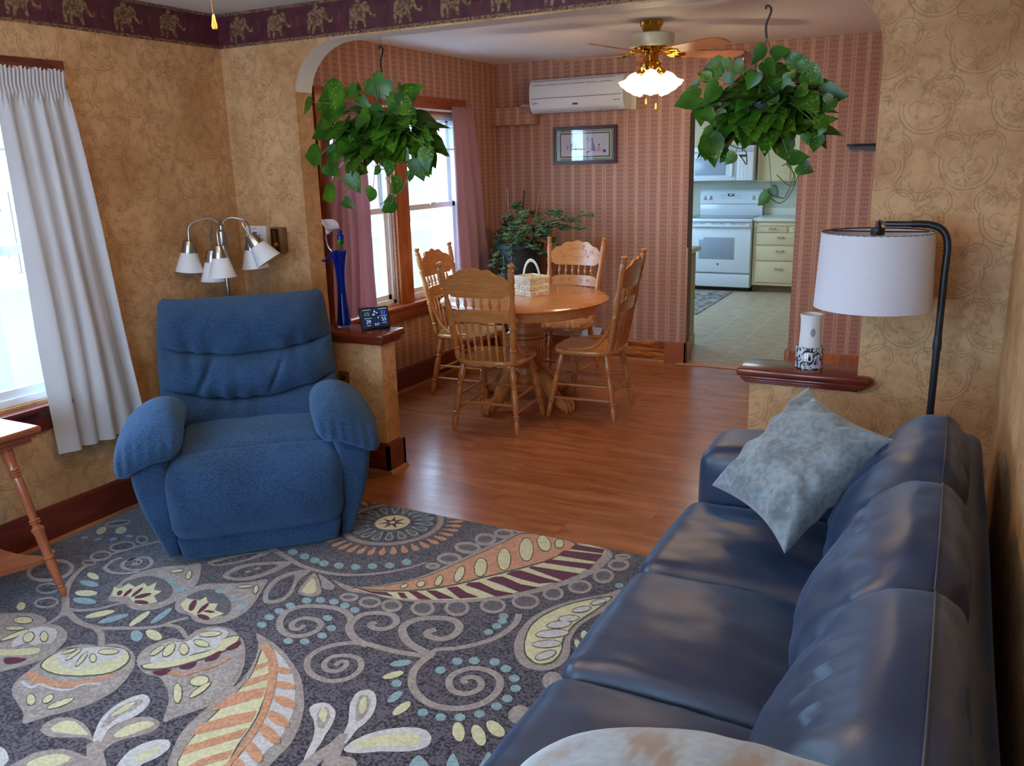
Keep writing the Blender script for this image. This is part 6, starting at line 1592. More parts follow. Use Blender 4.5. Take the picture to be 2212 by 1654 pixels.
P49:1236,-529,1214,-529,1190,-525,1179,-514,1183,-503,1199,-502,1220,-515
P37:1250,-571,1218,-584,1182,-592,1159,-580,1159,-562,1182,-551,1218,-559
P49:1229,-571,1208,-579,1185,-584,1170,-577,1170,-566,1185,-559,1208,-564
P37:1256,-606,1230,-629,1199,-649,1174,-646,1168,-629,1185,-610,1222,-606
P49:1236,-613,1220,-628,1199,-640,1183,-639,1179,-628,1190,-617,1214,-614
P37:1274,-637,1257,-667,1235,-697,1210,-703,1198,-688,1208,-665,1241,-648
P49:1258,-651,1247,-670,1232,-689,1216,-693,1209,-684,1216,-670,1237,-658
P37:1301,-660,1296,-694,1285,-729,1264,-743,1248,-734,1249,-709,1275,-682
P49:1291,-678,1287,-700,1279,-723,1266,-732,1256,-727,1258,-711,1274,-692
P37:1335,-673,1341,-706,1343,-743,1328,-763,1310,-760,1303,-736,1317,-702
P49:1331,-693,1335,-715,1336,-739,1326,-752,1315,-750,1311,-734,1320,-712
P37:1370,-673,1388,-702,1403,-736,1395,-760,1377,-763,1362,-743,1364,-706
P49:1374,-693,1385,-712,1394,-734,1390,-750,1379,-752,1370,-739,1370,-715
P37:1404,-660,1431,-682,1456,-709,1457,-734,1441,-743,1420,-729,1409,-694
P49:1414,-678,1431,-692,1447,-711,1449,-727,1439,-732,1426,-723,1418,-700
P37:1431,-637,1464,-648,1497,-665,1507,-688,1495,-703,1470,-697,1448,-667
P49:1447,-651,1468,-658,1489,-670,1496,-684,1489,-693,1473,-689,1458,-670
P37:1449,-606,1483,-606,1520,-610,1538,-629,1531,-646,1506,-649,1475,-629
P49:1469,-613,1491,-614,1515,-617,1526,-628,1522,-639,1506,-640,1486,-628
P15:1608,-571,1635,-562,1667,-556,1686,-564,1686,-578,1667,-587,1635,-581
P15:1605,-531,1630,-518,1660,-507,1681,-512,1683,-526,1665,-538,1633,-536
P15:1595,-492,1618,-475,1646,-459,1668,-461,1672,-475,1656,-489,1624,-493
P15:1580,-455,1600,-435,1625,-415,1647,-414,1653,-426,1639,-443,1609,-451
P15:1559,-421,1576,-397,1597,-374,1618,-369,1627,-381,1616,-399,1587,-413
P15:1533,-391,1546,-365,1564,-338,1583,-330,1593,-340,1586,-360,1559,-378
P15:1503,-365,1511,-337,1524,-308,1543,-297,1554,-306,1550,-326,1526,-348
P15:1468,-344,1473,-315,1481,-284,1498,-271,1510,-277,1509,-299,1489,-324
P15:1431,-328,1431,-299,1435,-268,1449,-252,1462,-256,1464,-277,1449,-305
P15:1393,-319,1388,-291,1386,-259,1398,-241,1412,-243,1417,-264,1406,-293
P15:1353,-316,1343,-289,1337,-257,1346,-238,1360,-238,1368,-257,1362,-289
P15:1313,-319,1299,-293,1288,-264,1293,-243,1307,-241,1319,-259,1318,-291
P15:1274,-328,1256,-305,1241,-277,1243,-256,1256,-252,1270,-268,1274,-299
P15:1237,-344,1216,-324,1196,-299,1195,-277,1207,-271,1224,-284,1233,-315
P15:1203,-365,1179,-348,1155,-326,1151,-306,1162,-297,1181,-308,1194,-337
P15:1172,-391,1146,-378,1120,-360,1112,-340,1122,-330,1142,-338,1159,-365
P15:1146,-421,1118,-413,1089,-399,1079,-381,1087,-369,1108,-374,1129,-397
P15:1125,-455,1096,-451,1066,-443,1052,-426,1059,-414,1080,-415,1105,-435
P15:1110,-492,1081,-493,1049,-489,1033,-475,1038,-461,1059,-459,1087,-475
P15:1100,-531,1072,-536,1040,-538,1022,-526,1024,-512,1045,-507,1075,-518
P15:1097,-571,1070,-581,1039,-587,1019,-578,1019,-564,1039,-556,1070,-562
P15:1100,-611,1075,-625,1045,-636,1024,-630,1022,-616,1040,-605,1072,-606
P15:1110,-650,1087,-667,1059,-683,1038,-681,1033,-668,1049,-653,1081,-650
P15:1125,-687,1105,-708,1080,-728,1059,-729,1052,-716,1066,-700,1096,-691
P15:1146,-721,1129,-745,1108,-768,1087,-773,1079,-762,1089,-743,1118,-730
P15:1172,-752,1159,-778,1142,-804,1122,-812,1112,-802,1120,-782,1146,-764
P15:1203,-778,1194,-805,1181,-834,1162,-845,1151,-837,1155,-816,1179,-794
P15:1237,-799,1233,-827,1224,-858,1207,-872,1195,-865,1196,-844,1216,-819
P15:1274,-814,1274,-843,1270,-875,1256,-891,1243,-886,1241,-865,1256,-837
P15:1313,-823,1318,-852,1319,-884,1307,-902,1293,-899,1288,-879,1299,-849
P15:1353,-826,1362,-854,1368,-885,1360,-905,1346,-905,1337,-885,1343,-854
P15:1393,-823,1406,-849,1417,-879,1412,-899,1398,-902,1386,-884,1388,-852
P15:1431,-814,1449,-837,1464,-865,1462,-886,1449,-891,1435,-875,1431,-843
P15:1468,-799,1489,-819,1509,-844,1510,-865,1498,-872,1481,-858,1473,-827
P15:1503,-778,1526,-794,1550,-816,1554,-837,1543,-845,1524,-834,1511,-805
P15:1533,-752,1559,-764,1586,-782,1593,-802,1583,-812,1564,-804,1546,-778
P15:1559,-721,1587,-730,1616,-743,1627,-762,1618,-773,1597,-768,1576,-745
P15:1580,-687,1609,-691,1639,-700,1653,-716,1647,-729,1625,-728,1600,-708
P15:1595,-650,1624,-650,1656,-653,1672,-668,1668,-681,1646,-683,1618,-667
P15:1605,-611,1633,-606,1665,-605,1683,-616,1681,-630,1660,-636,1630,-625
P17:1148,-999,1156,-1014,1153,-1027,1141,-1032,1124,-1029,1108,-1017,1100,-1001,1102,-988,1114,-983,1132,-987
P17:1225,-1012,1233,-1027,1230,-1040,1218,-1045,1201,-1041,1186,-1030,1178,-1015,1181,-1002,1193,-996,1210,-1000
P17:1291,-1022,1299,-1037,1296,-1049,1284,-1055,1268,-1051,1253,-1040,1245,-1025,1248,-1012,1260,-1007,1276,-1010
P17:1345,-1028,1352,-1043,1349,-1056,1337,-1061,1321,-1057,1307,-1046,1299,-1031,1302,-1019,1314,-1013,1331,-1017
P17:1418,-1019,1425,-1034,1422,-1046,1410,-1051,1394,-1047,1380,-1036,1373,-1021,1376,-1009,1388,-1004,1404,-1007
P17:1491,-999,1497,-1014,1494,-1026,1482,-1031,1467,-1028,1453,-1016,1447,-1002,1450,-989,1462,-984,1477,-988
P17:1551,-963,1558,-978,1554,-990,1542,-996,1527,-992,1514,-980,1507,-966,1511,-953,1522,-948,1538,-952
P17:1614,-926,1620,-941,1616,-954,1605,-959,1589,-955,1576,-944,1570,-929,1574,-916,1585,-911,1601,-915
P17:1663,-870,1668,-886,1665,-899,1653,-904,1638,-900,1625,-888,1619,-872,1623,-859,1634,-854,1650,-858
P17:1489,-1308,1495,-1321,1492,-1331,1481,-1336,1467,-1334,1454,-1325,1448,-1312,1451,-1301,1462,-1296,1476,-1299
P17:1536,-1282,1542,-1295,1539,-1305,1528,-1310,1514,-1308,1501,-1298,1496,-1286,1499,-1275,1509,-1270,1524,-1273
P17:1593,-1271,1598,-1283,1595,-1294,1584,-1299,1570,-1296,1558,-1287,1552,-1274,1556,-1263,1566,-1258,1581,-1261
P17:1650,-1276,1655,-1289,1652,-1299,1642,-1304,1628,-1301,1616,-1292,1611,-1280,1614,-1269,1625,-1264,1638,-1267
P17:1707,-1288,1712,-1300,1708,-1310,1698,-1315,1684,-1312,1673,-1303,1668,-1291,1671,-1280,1682,-1276,1695,-1278
P17:1457,-1366,1463,-1378,1460,-1388,1449,-1393,1435,-1390,1422,-1382,1416,-1370,1419,-1359,1430,-1354,1444,-1357
P17:1447,-1416,1453,-1427,1450,-1437,1440,-1442,1426,-1440,1413,-1431,1407,-1420,1410,-1409,1420,-1405,1435,-1407
P17:1444,-1467,1450,-1478,1447,-1488,1437,-1493,1423,-1491,1410,-1483,1404,-1471,1407,-1461,1418,-1456,1432,-1459
P17:1456,-1520,1462,-1531,1459,-1541,1449,-1545,1435,-1543,1423,-1535,1417,-1524,1420,-1515,1430,-1510,1444,-1512
P17:1650,-1378,1655,-1390,1652,-1400,1641,-1405,1628,-1402,1616,-1394,1611,-1382,1614,-1372,1625,-1367,1638,-1370
P17:1708,-1429,1713,-1440,1709,-1450,1699,-1454,1686,-1452,1675,-1444,1670,-1433,1674,-1423,1684,-1418,1697,-1420
P17:1710,-1484,1715,-1494,1712,-1504,1702,-1508,1689,-1506,1678,-1499,1673,-1488,1676,-1478,1686,-1474,1699,-1476
P17:1679,-1541,1684,-1551,1680,-1560,1671,-1565,1658,-1563,1647,-1555,1642,-1545,1645,-1536,1655,-1531,1668,-1533
P17:1622,-1564,1627,-1574,1624,-1583,1614,-1588,1601,-1586,1590,-1579,1585,-1568,1588,-1559,1598,-1554,1611,-1556
P17:1335,-1358,1341,-1370,1339,-1381,1328,-1386,1313,-1383,1299,-1374,1293,-1362,1295,-1351,1306,-1346,1321,-1349
S11:30:4:910,-985,1066,-1036,1147,-1061,1261,-1095,1399,-1099,1506,-1069,1604,-1005,1681,-921,1724,-843
P11:1453,-1138,1553,-1151,1634,-1114,1704,-1051,1769,-965,1814,-844,1856,-705,1901,-561,1971,-402,2225,-393,2367,-412,2416,-460,2418,-561,2393,-674,2331,-794,2240,-910,2140,-1001,2034,-1076,1916,-1130,1784,-1165,1675,-1169,1573,-1187
P28:1568,-1159,1660,-1105,1733,-1034,1795,-942,1837,-827,1885,-683,1931,-537,1984,-406,2234,-415,2198,-602,2114,-734,2022,-855,1934,-973,1834,-1064,1715,-1124
P35:1588,-1153,1664,-1110,1738,-1041,1799,-949,1842,-834,1890,-691,1935,-546,1989,-417,2227,-426,2192,-591,2108,-725,2016,-847,1929,-965,1829,-1056,1710,-1118
P23:1579,-1163,1718,-1129,1836,-1067,1936,-977,2024,-859,2116,-738,2198,-600,2240,-427,2368,-429,2375,-547,2345,-688,2268,-816,2177,-931,2077,-1021,1935,-1100,1779,-1158,1671,-1164
Q46:2230,-432,2365,-425,2372,-464,2228,-483
Q46:2210,-506,2378,-475,2375,-548,2202,-562
Q46:2186,-608,2373,-573,2377,-623,2177,-648
Q46:2149,-695,2354,-674,2314,-755,2264,-744,2140,-715
Q46:2093,-769,2122,-749,2213,-762,2310,-772,2239,-818,2156,-816,2083,-802
Q46:2053,-840,2081,-827,2175,-854,2254,-848,2197,-913,2111,-891,2030,-877
Q46:1978,-929,2017,-908,2106,-938,2187,-933,2129,-981,2044,-962,1977,-953
Q46:1918,-1004,1953,-976,2015,-1004,2074,-1013,2012,-1055
Q46:1857,-1056,1893,-1040,1993,-1064,1937,-1092
Q46:1795,-1092,1829,-1078,1918,-1107,1869,-1126
Q46:1761,-1118,1787,-1109,1828,-1140,1802,-1148
Q46:1566,-1157,1662,-1152,1722,-1133,1769,-1152,1672,-1165
P48:2193,-469,2192,-493,2181,-502,2163,-492,2146,-468,2135,-438,2136,-414,2148,-405,2166,-415,2183,-440
P53:2187,-466,2187,-485,2178,-492,2163,-485,2150,-465,2141,-441,2142,-422,2151,-414,2165,-422,2179,-442
P48:2110,-436,2139,-482,2153,-526,2147,-551,2124,-549,2092,-520,2062,-475,2047,-430,2052,-403,2077,-406
P53:2109,-443,2135,-483,2148,-521,2143,-543,2122,-540,2093,-514,2067,-474,2053,-435,2058,-412,2079,-415
P48:2087,-552,2112,-617,2116,-660,2098,-669,2064,-638,2028,-579,2001,-513,1996,-465,2015,-457,2050,-491
P53:2083,-554,2106,-613,2111,-653,2095,-660,2065,-632,2032,-578,2007,-517,2002,-474,2018,-466,2050,-498
P48:2041,-676,2065,-736,2069,-776,2053,-783,2021,-756,1985,-702,1959,-641,1953,-597,1971,-589,2005,-620
P53:2037,-678,2060,-732,2064,-769,2050,-775,2021,-750,1989,-700,1965,-645,1959,-605,1974,-598,2005,-627
P48:1989,-792,2004,-839,2002,-869,1983,-870,1955,-843,1927,-797,1910,-749,1912,-717,1932,-716,1962,-745
P53:1985,-793,1999,-835,1997,-861,1981,-863,1956,-838,1932,-797,1916,-753,1917,-725,1934,-724,1960,-750
P48:1933,-890,1941,-929,1936,-949,1921,-945,1900,-917,1882,-875,1873,-835,1877,-813,1893,-818,1915,-848
P53:1928,-889,1935,-923,1932,-942,1920,-938,1903,-914,1887,-876,1879,-841,1881,-821,1894,-825,1912,-851
P48:1882,-975,1885,-1000,1880,-1013,1867,-1008,1851,-987,1839,-959,1835,-933,1841,-920,1854,-925,1870,-946
P53:1876,-973,1880,-994,1876,-1005,1867,-1002,1855,-985,1845,-961,1841,-939,1845,-927,1855,-931,1867,-949
P48:1819,-1002,1829,-1018,1831,-1035,1825,-1047,1814,-1049,1800,-1040,1791,-1024,1788,-1007,1794,-995,1805,-993
P53:1817,-1006,1824,-1017,1825,-1031,1821,-1040,1812,-1042,1802,-1036,1795,-1025,1794,-1011,1798,-1002,1807,-1000
P48:1766,-1045,1772,-1057,1773,-1072,1768,-1083,1759,-1086,1749,-1081,1742,-1069,1741,-1055,1746,-1043,1756,-1040
P53:1764,-1049,1768,-1057,1767,-1067,1763,-1076,1757,-1079,1751,-1077,1747,-1069,1747,-1059,1751,-1050,1758,-1047
P11:1793,-850,1797,-868,1789,-883,1771,-891,1751,-889,1736,-876,1731,-858,1740,-842,1757,-834,1778,-837
P29:1779,-857,1778,-861,1772,-866,1763,-870,1755,-871,1750,-869,1751,-865,1757,-860,1766,-856,1774,-855
P11:1844,-754,1851,-787,1837,-815,1807,-829,1771,-823,1744,-799,1735,-766,1749,-737,1781,-723,1817,-729
P29:1829,-761,1831,-778,1819,-795,1797,-805,1774,-804,1758,-793,1756,-775,1768,-758,1790,-748,1814,-749
P11:1872,-639,1877,-672,1857,-698,1821,-707,1781,-695,1753,-667,1747,-633,1767,-607,1804,-598,1845,-610
P29:1856,-643,1856,-660,1840,-675,1813,-681,1786,-677,1770,-663,1769,-645,1786,-630,1813,-624,1839,-629
P11:1888,-526,1897,-564,1886,-594,1858,-607,1824,-597,1797,-567,1786,-529,1797,-497,1825,-485,1860,-496
P29:1872,-533,1877,-554,1868,-572,1849,-580,1828,-576,1812,-560,1807,-539,1816,-521,1835,-513,1857,-517
P11:1932,-439,1938,-470,1926,-497,1899,-509,1869,-501,1846,-478,1839,-446,1851,-419,1878,-407,1909,-414
P29:1917,-446,1917,-460,1907,-473,1890,-481,1872,-480,1861,-471,1860,-457,1870,-443,1888,-436,1905,-437
P11:1967,-378,1969,-398,1957,-416,1937,-425,1914,-422,1899,-408,1897,-388,1908,-370,1929,-360,1951,-364
P29:1951,-385,1950,-390,1942,-397,1930,-402,1920,-404,1915,-401,1916,-396,1924,-390,1935,-384,1946,-383
P01:1642,-1209,1648,-1229,1638,-1246,1617,-1256,1592,-1254,1572,-1241,1566,-1222,1575,-1204,1597,-1194,1623,-1196
P19:1630,-1215,1631,-1223,1622,-1232,1608,-1239,1593,-1240,1584,-1236,1584,-1228,1592,-1218,1606,-1212,1621,-1211
P01:1747,-1204,1754,-1228,1744,-1250,1719,-1262,1689,-1258,1666,-1241,1658,-1217,1668,-1194,1693,-1182,1724,-1186
P19:1735,-1209,1738,-1223,1728,-1236,1711,-1244,1692,-1244,1678,-1236,1675,-1222,1684,-1209,1702,-1200,1721,-1201
P01:1836,-1191,1845,-1217,1837,-1240,1814,-1251,1785,-1245,1761,-1225,1751,-1199,1760,-1175,1783,-1164,1813,-1170
P19:1825,-1196,1829,-1212,1822,-1226,1806,-1233,1787,-1231,1773,-1220,1768,-1204,1775,-1190,1791,-1182,1810,-1185
P01:1960,-1154,1970,-1186,1960,-1213,1935,-1225,1903,-1217,1876,-1193,1865,-1161,1874,-1133,1900,-1121,1933,-1129
P19:1948,-1160,1954,-1181,1947,-1199,1928,-1208,1906,-1203,1888,-1188,1881,-1166,1888,-1148,1907,-1139,1930,-1144
P01:2079,-1096,2089,-1132,2079,-1160,2053,-1172,2020,-1163,1993,-1136,1982,-1101,1991,-1071,2018,-1058,2052,-1068
P19:2067,-1102,2074,-1126,2066,-1146,2047,-1155,2024,-1149,2005,-1131,1997,-1107,2005,-1086,2025,-1077,2049,-1083
P01:2198,-1024,2205,-1057,2193,-1086,2165,-1098,2133,-1091,2108,-1065,2099,-1031,2112,-1002,2140,-989,2174,-997
P19:2187,-1029,2191,-1051,2180,-1071,2160,-1080,2136,-1076,2119,-1060,2115,-1038,2125,-1018,2146,-1008,2170,-1012
P01:2301,-941,2307,-976,2292,-1006,2262,-1020,2228,-1013,2203,-987,2196,-951,2211,-920,2242,-906,2277,-914
P19:2290,-947,2292,-970,2280,-991,2257,-1001,2232,-998,2215,-981,2212,-958,2224,-936,2247,-926,2273,-930
P01:2361,-846,2367,-878,2356,-905,2333,-915,2306,-906,2285,-880,2278,-847,2288,-820,2312,-809,2340,-819
P19:2349,-851,2352,-872,2344,-889,2328,-896,2310,-891,2296,-875,2293,-854,2301,-837,2317,-829,2335,-835
P01:2440,-750,2444,-785,2431,-813,2404,-825,2375,-817,2353,-790,2348,-755,2362,-725,2389,-713,2419,-723
P19:2428,-756,2430,-777,2419,-796,2400,-805,2380,-801,2365,-784,2363,-762,2374,-743,2393,-734,2414,-739
P01:2488,-630,2493,-668,2482,-698,2458,-709,2430,-697,2409,-666,2402,-628,2414,-597,2438,-586,2467,-599
P19:2475,-636,2479,-660,2470,-680,2454,-687,2435,-680,2421,-661,2418,-636,2426,-616,2443,-609,2462,-616
P01:2511,-513,2514,-547,2500,-574,2475,-586,2447,-577,2428,-551,2424,-517,2438,-489,2465,-477,2493,-486
P19:2499,-519,2499,-538,2489,-555,2471,-563,2453,-559,2441,-545,2440,-526,2451,-509,2469,-501,2487,-505
P01:2491,-438,2491,-456,2478,-473,2458,-482,2439,-480,2427,-467,2427,-449,2440,-432,2460,-423,2479,-425
P19:2478,-444,2476,-449,2467,-455,2455,-461,2445,-463,2440,-461,2442,-456,2451,-450,2463,-444,2473,-442
S11:30:7:1886,-1474,1812,-1454,1751,-1409,1722,-1358,1661,-1320,1580,-1320,1489,-1358,1460,-1419,1492,-1491,1557,-1536,1621,-1529,1652,-1482,1641,-1434,1602,-1414,1548,-1426,1536,-1468,1563,-1499,1587,-1490,1584,-1461
S11:28:9:1761,-1417,1737,-1377,1736,-1314,1784,-1274,1848,-1267,1888,-1307,1878,-1352,1839,-1370,1807,-1355,1819,-1333
S11:32:9:2130,-1428,2023,-1404,1959,-1362,1926,-1312,1944,-1253,2006,-1211,2071,-1199,2115,-1230,2126,-1284,2100,-1326,2049,-1330,2028,-1308,2047,-1281
S11:26:8:2271,-1058,2289,-1121,2278,-1216,2234,-1296,2174,-1357,2120,-1391,2114,-1436
S11:26:10:1880,-1465,1980,-1464,2056,-1452,2133,-1433
S11:24:8:1892,-1462,1821,-1484,1760,-1538,1741,-1605,1768,-1659,1825,-1696,1898,-1698,1944,-1661,1950,-1605,1914,-1557,1861,-1554,1816,-1581,1816,-1625,1846,-1652,1883,-1645,1894,-1613,1877,-1586,1858,-1597,1860,-1621
S11:28:8:2119,-1422,2113,-1507,2141,-1578,2196,-1632,2278,-1660,2357,-1640,2411,-1587,2425,-1514,2400,-1451,2345,-1425,2287,-1436,2251,-1485,2257,-1534,2296,-1570,2343,-1564,2366,-1524,2351,-1489,2317,-1477,2293,-1501,2313,-1519
P17:2213,-1482,2216,-1494,2212,-1504,2202,-1509,2190,-1506,2180,-1497,2177,-1485,2181,-1475,2191,-1470,2203,-1473
P17:2238,-1414,2241,-1427,2237,-1437,2227,-1442,2215,-1439,2205,-1430,2201,-1417,2205,-1406,2216,-1402,2228,-1405
P17:2289,-1387,2292,-1400,2287,-1411,2277,-1415,2265,-1412,2256,-1403,2252,-1390,2256,-1379,2267,-1374,2279,-1378
P17:2355,-1364,2358,-1377,2353,-1387,2343,-1392,2331,-1389,2322,-1379,2319,-1367,2323,-1356,2334,-1351,2346,-1354
P17:2408,-1382,2410,-1394,2406,-1405,2396,-1410,2384,-1407,2375,-1397,2373,-1385,2377,-1374,2387,-1369,2399,-1372
P17:2458,-1419,2460,-1431,2456,-1441,2446,-1446,2435,-1443,2426,-1434,2424,-1422,2428,-1411,2438,-1407,2449,-1410
P17:2486,-1466,2488,-1477,2484,-1487,2474,-1492,2463,-1489,2455,-1480,2452,-1469,2457,-1459,2467,-1454,2478,-1457
P17:2486,-1524,2488,-1535,2483,-1545,2474,-1549,2463,-1547,2455,-1538,2453,-1527,2457,-1517,2467,-1513,2478,-1515
P17:2474,-1572,2476,-1583,2472,-1593,2462,-1597,2452,-1595,2444,-1587,2441,-1576,2446,-1566,2455,-1562,2466,-1564
P17:2444,-1628,2446,-1639,2442,-1648,2433,-1652,2422,-1650,2414,-1642,2412,-1632,2416,-1623,2425,-1618,2436,-1620
P17:2398,-1668,2400,-1678,2396,-1687,2387,-1692,2376,-1690,2368,-1682,2366,-1672,2370,-1663,2379,-1658,2390,-1660
P17:2344,-1693,2347,-1704,2343,-1712,2334,-1717,2323,-1715,2315,-1707,2312,-1697,2316,-1688,2325,-1684,2336,-1686
P17:2282,-1697,2285,-1707,2281,-1716,2272,-1721,2261,-1719,2252,-1711,2249,-1701,2253,-1692,2262,-1687,2273,-1689
P17:2243,-1088,2245,-1100,2241,-1110,2231,-1114,2220,-1112,2211,-1103,2208,-1091,2213,-1080,2223,-1076,2234,-1079
P17:2255,-1121,2257,-1133,2253,-1143,2243,-1148,2232,-1145,2223,-1136,2221,-1124,2225,-1114,2235,-1110,2246,-1112
P17:2252,-1161,2255,-1172,2250,-1182,2241,-1187,2230,-1184,2221,-1175,2219,-1164,2223,-1154,2233,-1149,2244,-1152
P17:2243,-1209,2246,-1220,2242,-1229,2232,-1234,2221,-1231,2213,-1223,2210,-1212,2215,-1202,2224,-1198,2235,-1200
P17:2082,-1490,2083,-1503,2073,-1520,2055,-1534,2037,-1541,2025,-1537,2023,-1525,2033,-1508,2051,-1493,2070,-1487
P17:2122,-1607,2126,-1618,2122,-1628,2113,-1633,2101,-1631,2091,-1622,2087,-1611,2090,-1601,2100,-1596,2113,-1599
P17:2149,-1645,2157,-1657,2159,-1676,2156,-1695,2147,-1707,2137,-1707,2130,-1695,2127,-1676,2130,-1657,2139,-1645
P13:2092,-1553,2094,-1566,2088,-1584,2074,-1601,2059,-1610,2047,-1608,2044,-1596,2051,-1578,2065,-1560,2080,-1551
P13:2204,-1679,2212,-1692,2214,-1715,2209,-1738,2200,-1752,2189,-1753,2181,-1740,2179,-1718,2184,-1695,2193,-1680
P13:2428,-1724,2441,-1747,2444,-1766,2436,-1773,2420,-1766,2401,-1748,2388,-1725,2384,-1706,2393,-1698,2410,-1705
P13:2486,-1706,2504,-1729,2512,-1749,2506,-1760,2489,-1757,2467,-1741,2448,-1718,2440,-1697,2446,-1686,2463,-1689
P13:2544,-1691,2537,-1702,2518,-1703,2496,-1693,2477,-1677,2469,-1659,2476,-1648,2495,-1647,2518,-1657,2537,-1674
P17:2550,-689,2551,-701,2546,-711,2536,-716,2526,-713,2519,-704,2518,-692,2523,-681,2533,-677,2543,-680
P13:2558,-1083,2563,-1099,2561,-1111,2555,-1114,2545,-1107,2537,-1093,2532,-1076,2534,-1064,2540,-1061,2550,-1068
P13:2555,-1143,2564,-1160,2567,-1173,2564,-1179,2555,-1174,2544,-1161,2534,-1145,2531,-1131,2535,-1126,2544,-1130
P11:2590,-1372,2596,-1402,2589,-1425,2571,-1434,2549,-1424,2531,-1400,2523,-1370,2530,-1345,2549,-1337,2572,-1347
P11:2560,-1556,2572,-1581,2571,-1607,2559,-1625,2539,-1628,2519,-1615,2507,-1591,2507,-1564,2520,-1545,2540,-1542
P22:2581,-1371,2585,-1389,2581,-1404,2570,-1409,2557,-1403,2546,-1388,2541,-1369,2545,-1355,2556,-1350,2570,-1356
P11:2365,-1279,2331,-1189,2324,-1079,2355,-972,2422,-872,2506,-787,2558,-723,2581,-840,2536,-948,2510,-1046,2518,-1137,2551,-1226,2550,-1294,2516,-1342,2461,-1357,2413,-1337
P28:2406,-1282,2364,-1198,2344,-1089,2371,-983,2428,-887,2513,-804,2546,-800,2521,-930,2495,-1033,2492,-1131,2519,-1220,2520,-1291,2483,-1325,2442,-1314
P33:2410,-1278,2371,-1199,2353,-1095,2378,-991,2433,-896,2517,-815,2541,-814,2514,-926,2489,-1028,2486,-1129,2514,-1218,2513,-1286,2479,-1318,2444,-1307
P48:2532,-829,2535,-846,2527,-867,2513,-884,2498,-891,2487,-884,2484,-867,2492,-846,2506,-828,2521,-822
P54:2530,-832,2530,-845,2523,-862,2511,-877,2498,-884,2489,-881,2489,-868,2496,-851,2508,-836,2521,-828
P48:2502,-906,2503,-924,2493,-945,2475,-962,2456,-968,2444,-961,2443,-944,2453,-922,2471,-905,2490,-898
P54:2499,-909,2499,-922,2488,-940,2472,-955,2456,-962,2447,-959,2447,-945,2457,-927,2473,-912,2490,-904
P48:2489,-991,2489,-1010,2476,-1029,2456,-1043,2434,-1045,2421,-1035,2420,-1016,2433,-997,2454,-983,2476,-981
P54:2486,-993,2485,-1008,2473,-1024,2454,-1036,2435,-1040,2424,-1033,2425,-1019,2437,-1002,2456,-990,2475,-987
P48:2478,-1038,2478,-1058,2464,-1082,2440,-1099,2416,-1104,2401,-1094,2401,-1074,2415,-1051,2439,-1033,2463,-1028
P54:2475,-1040,2474,-1057,2460,-1077,2438,-1092,2417,-1098,2404,-1092,2405,-1076,2419,-1056,2441,-1040,2463,-1034
P48:2495,-1099,2493,-1121,2472,-1147,2440,-1168,2409,-1174,2391,-1165,2392,-1142,2413,-1116,2446,-1095,2477,-1088
P54:2492,-1100,2489,-1119,2469,-1142,2438,-1162,2410,-1169,2394,-1163,2396,-1144,2417,-1121,2448,-1101,2477,-1094
P48:2500,-1173,2498,-1193,2480,-1215,2452,-1232,2424,-1236,2408,-1227,2409,-1208,2428,-1185,2457,-1168,2484,-1164
P54:2497,-1175,2494,-1191,2476,-1210,2450,-1226,2425,-1232,2411,-1226,2413,-1210,2432,-1190,2458,-1174,2483,-1169
P48:2504,-1230,2508,-1250,2501,-1275,2486,-1296,2469,-1305,2455,-1299,2451,-1280,2457,-1255,2472,-1234,2490,-1224
P54:2501,-1233,2504,-1249,2497,-1271,2484,-1290,2469,-1300,2457,-1296,2454,-1280,2461,-1259,2475,-1239,2490,-1229
P14:2111,-1897,2086,-1841,2039,-1773,2019,-1713,2038,-1685,2075,-1689,2118,-1745,2136,-1808,2133,-1862,2142,-1924
P22:2109,-1830,2063,-1770,2041,-1724,2055,-1708,2086,-1732,2112,-1784
P33:2091,-1756,2101,-1778,2103,-1792,2096,-1794,2082,-1782,2066,-1761,2055,-1738,2053,-1723,2061,-1722,2076,-1735
P14:2032,-1935,1990,-1886,1939,-1848,1934,-1816,1965,-1796,2013,-1813,2041,-1853,2061,-1913,2083,-1992,2081,-2040
P22:2010,-1894,1973,-1850,1968,-1825,1987,-1816,2019,-1846,2036,-1899
P33:2007,-1843,2018,-1860,2020,-1872,2013,-1875,2000,-1868,1984,-1853,1973,-1836,1970,-1824,1977,-1820,1991,-1828
P14:2153,-1947,2160,-1889,2202,-1829,2267,-1783,2321,-1772,2358,-1796,2363,-1836,2328,-1873,2258,-1907,2201,-1942
P23:2163,-1924,2188,-1877,2249,-1827,2310,-1803,2335,-1820,2313,-1851,2245,-1888,2194,-1917
P11:2150,-1992,2184,-1966,2220,-1973,2236,-2011,2185,-2035
S11:50:6:2100,-2076,2107,-1998,2117,-1944,2112,-1889
S11:50:6:2173,-2049,2133,-1960,2123,-1908
P17:2363,-1873,2422,-1907,2369,-1933
P17:2447,-1822,2498,-1871,2464,-1887
P17:2538,-1798,2541,-1774,2565,-1808,2547,-1847'''
def rugyarn(name, c, c2=None, amt=.5):
    m = MT(name, rough=.95, spec=.1, Sheen_Weight=.25)
    n = m.noise(scale=95, detail=3); w = m.noise(scale=24, detail=3, dist=1)
    c2 = c2 or tuple(v*.82 for v in c)
    m.col(m.mix((n*.7+w*.3).step(.42, .60), c2, c)); m.bump(n, .5, .004); return m.mat
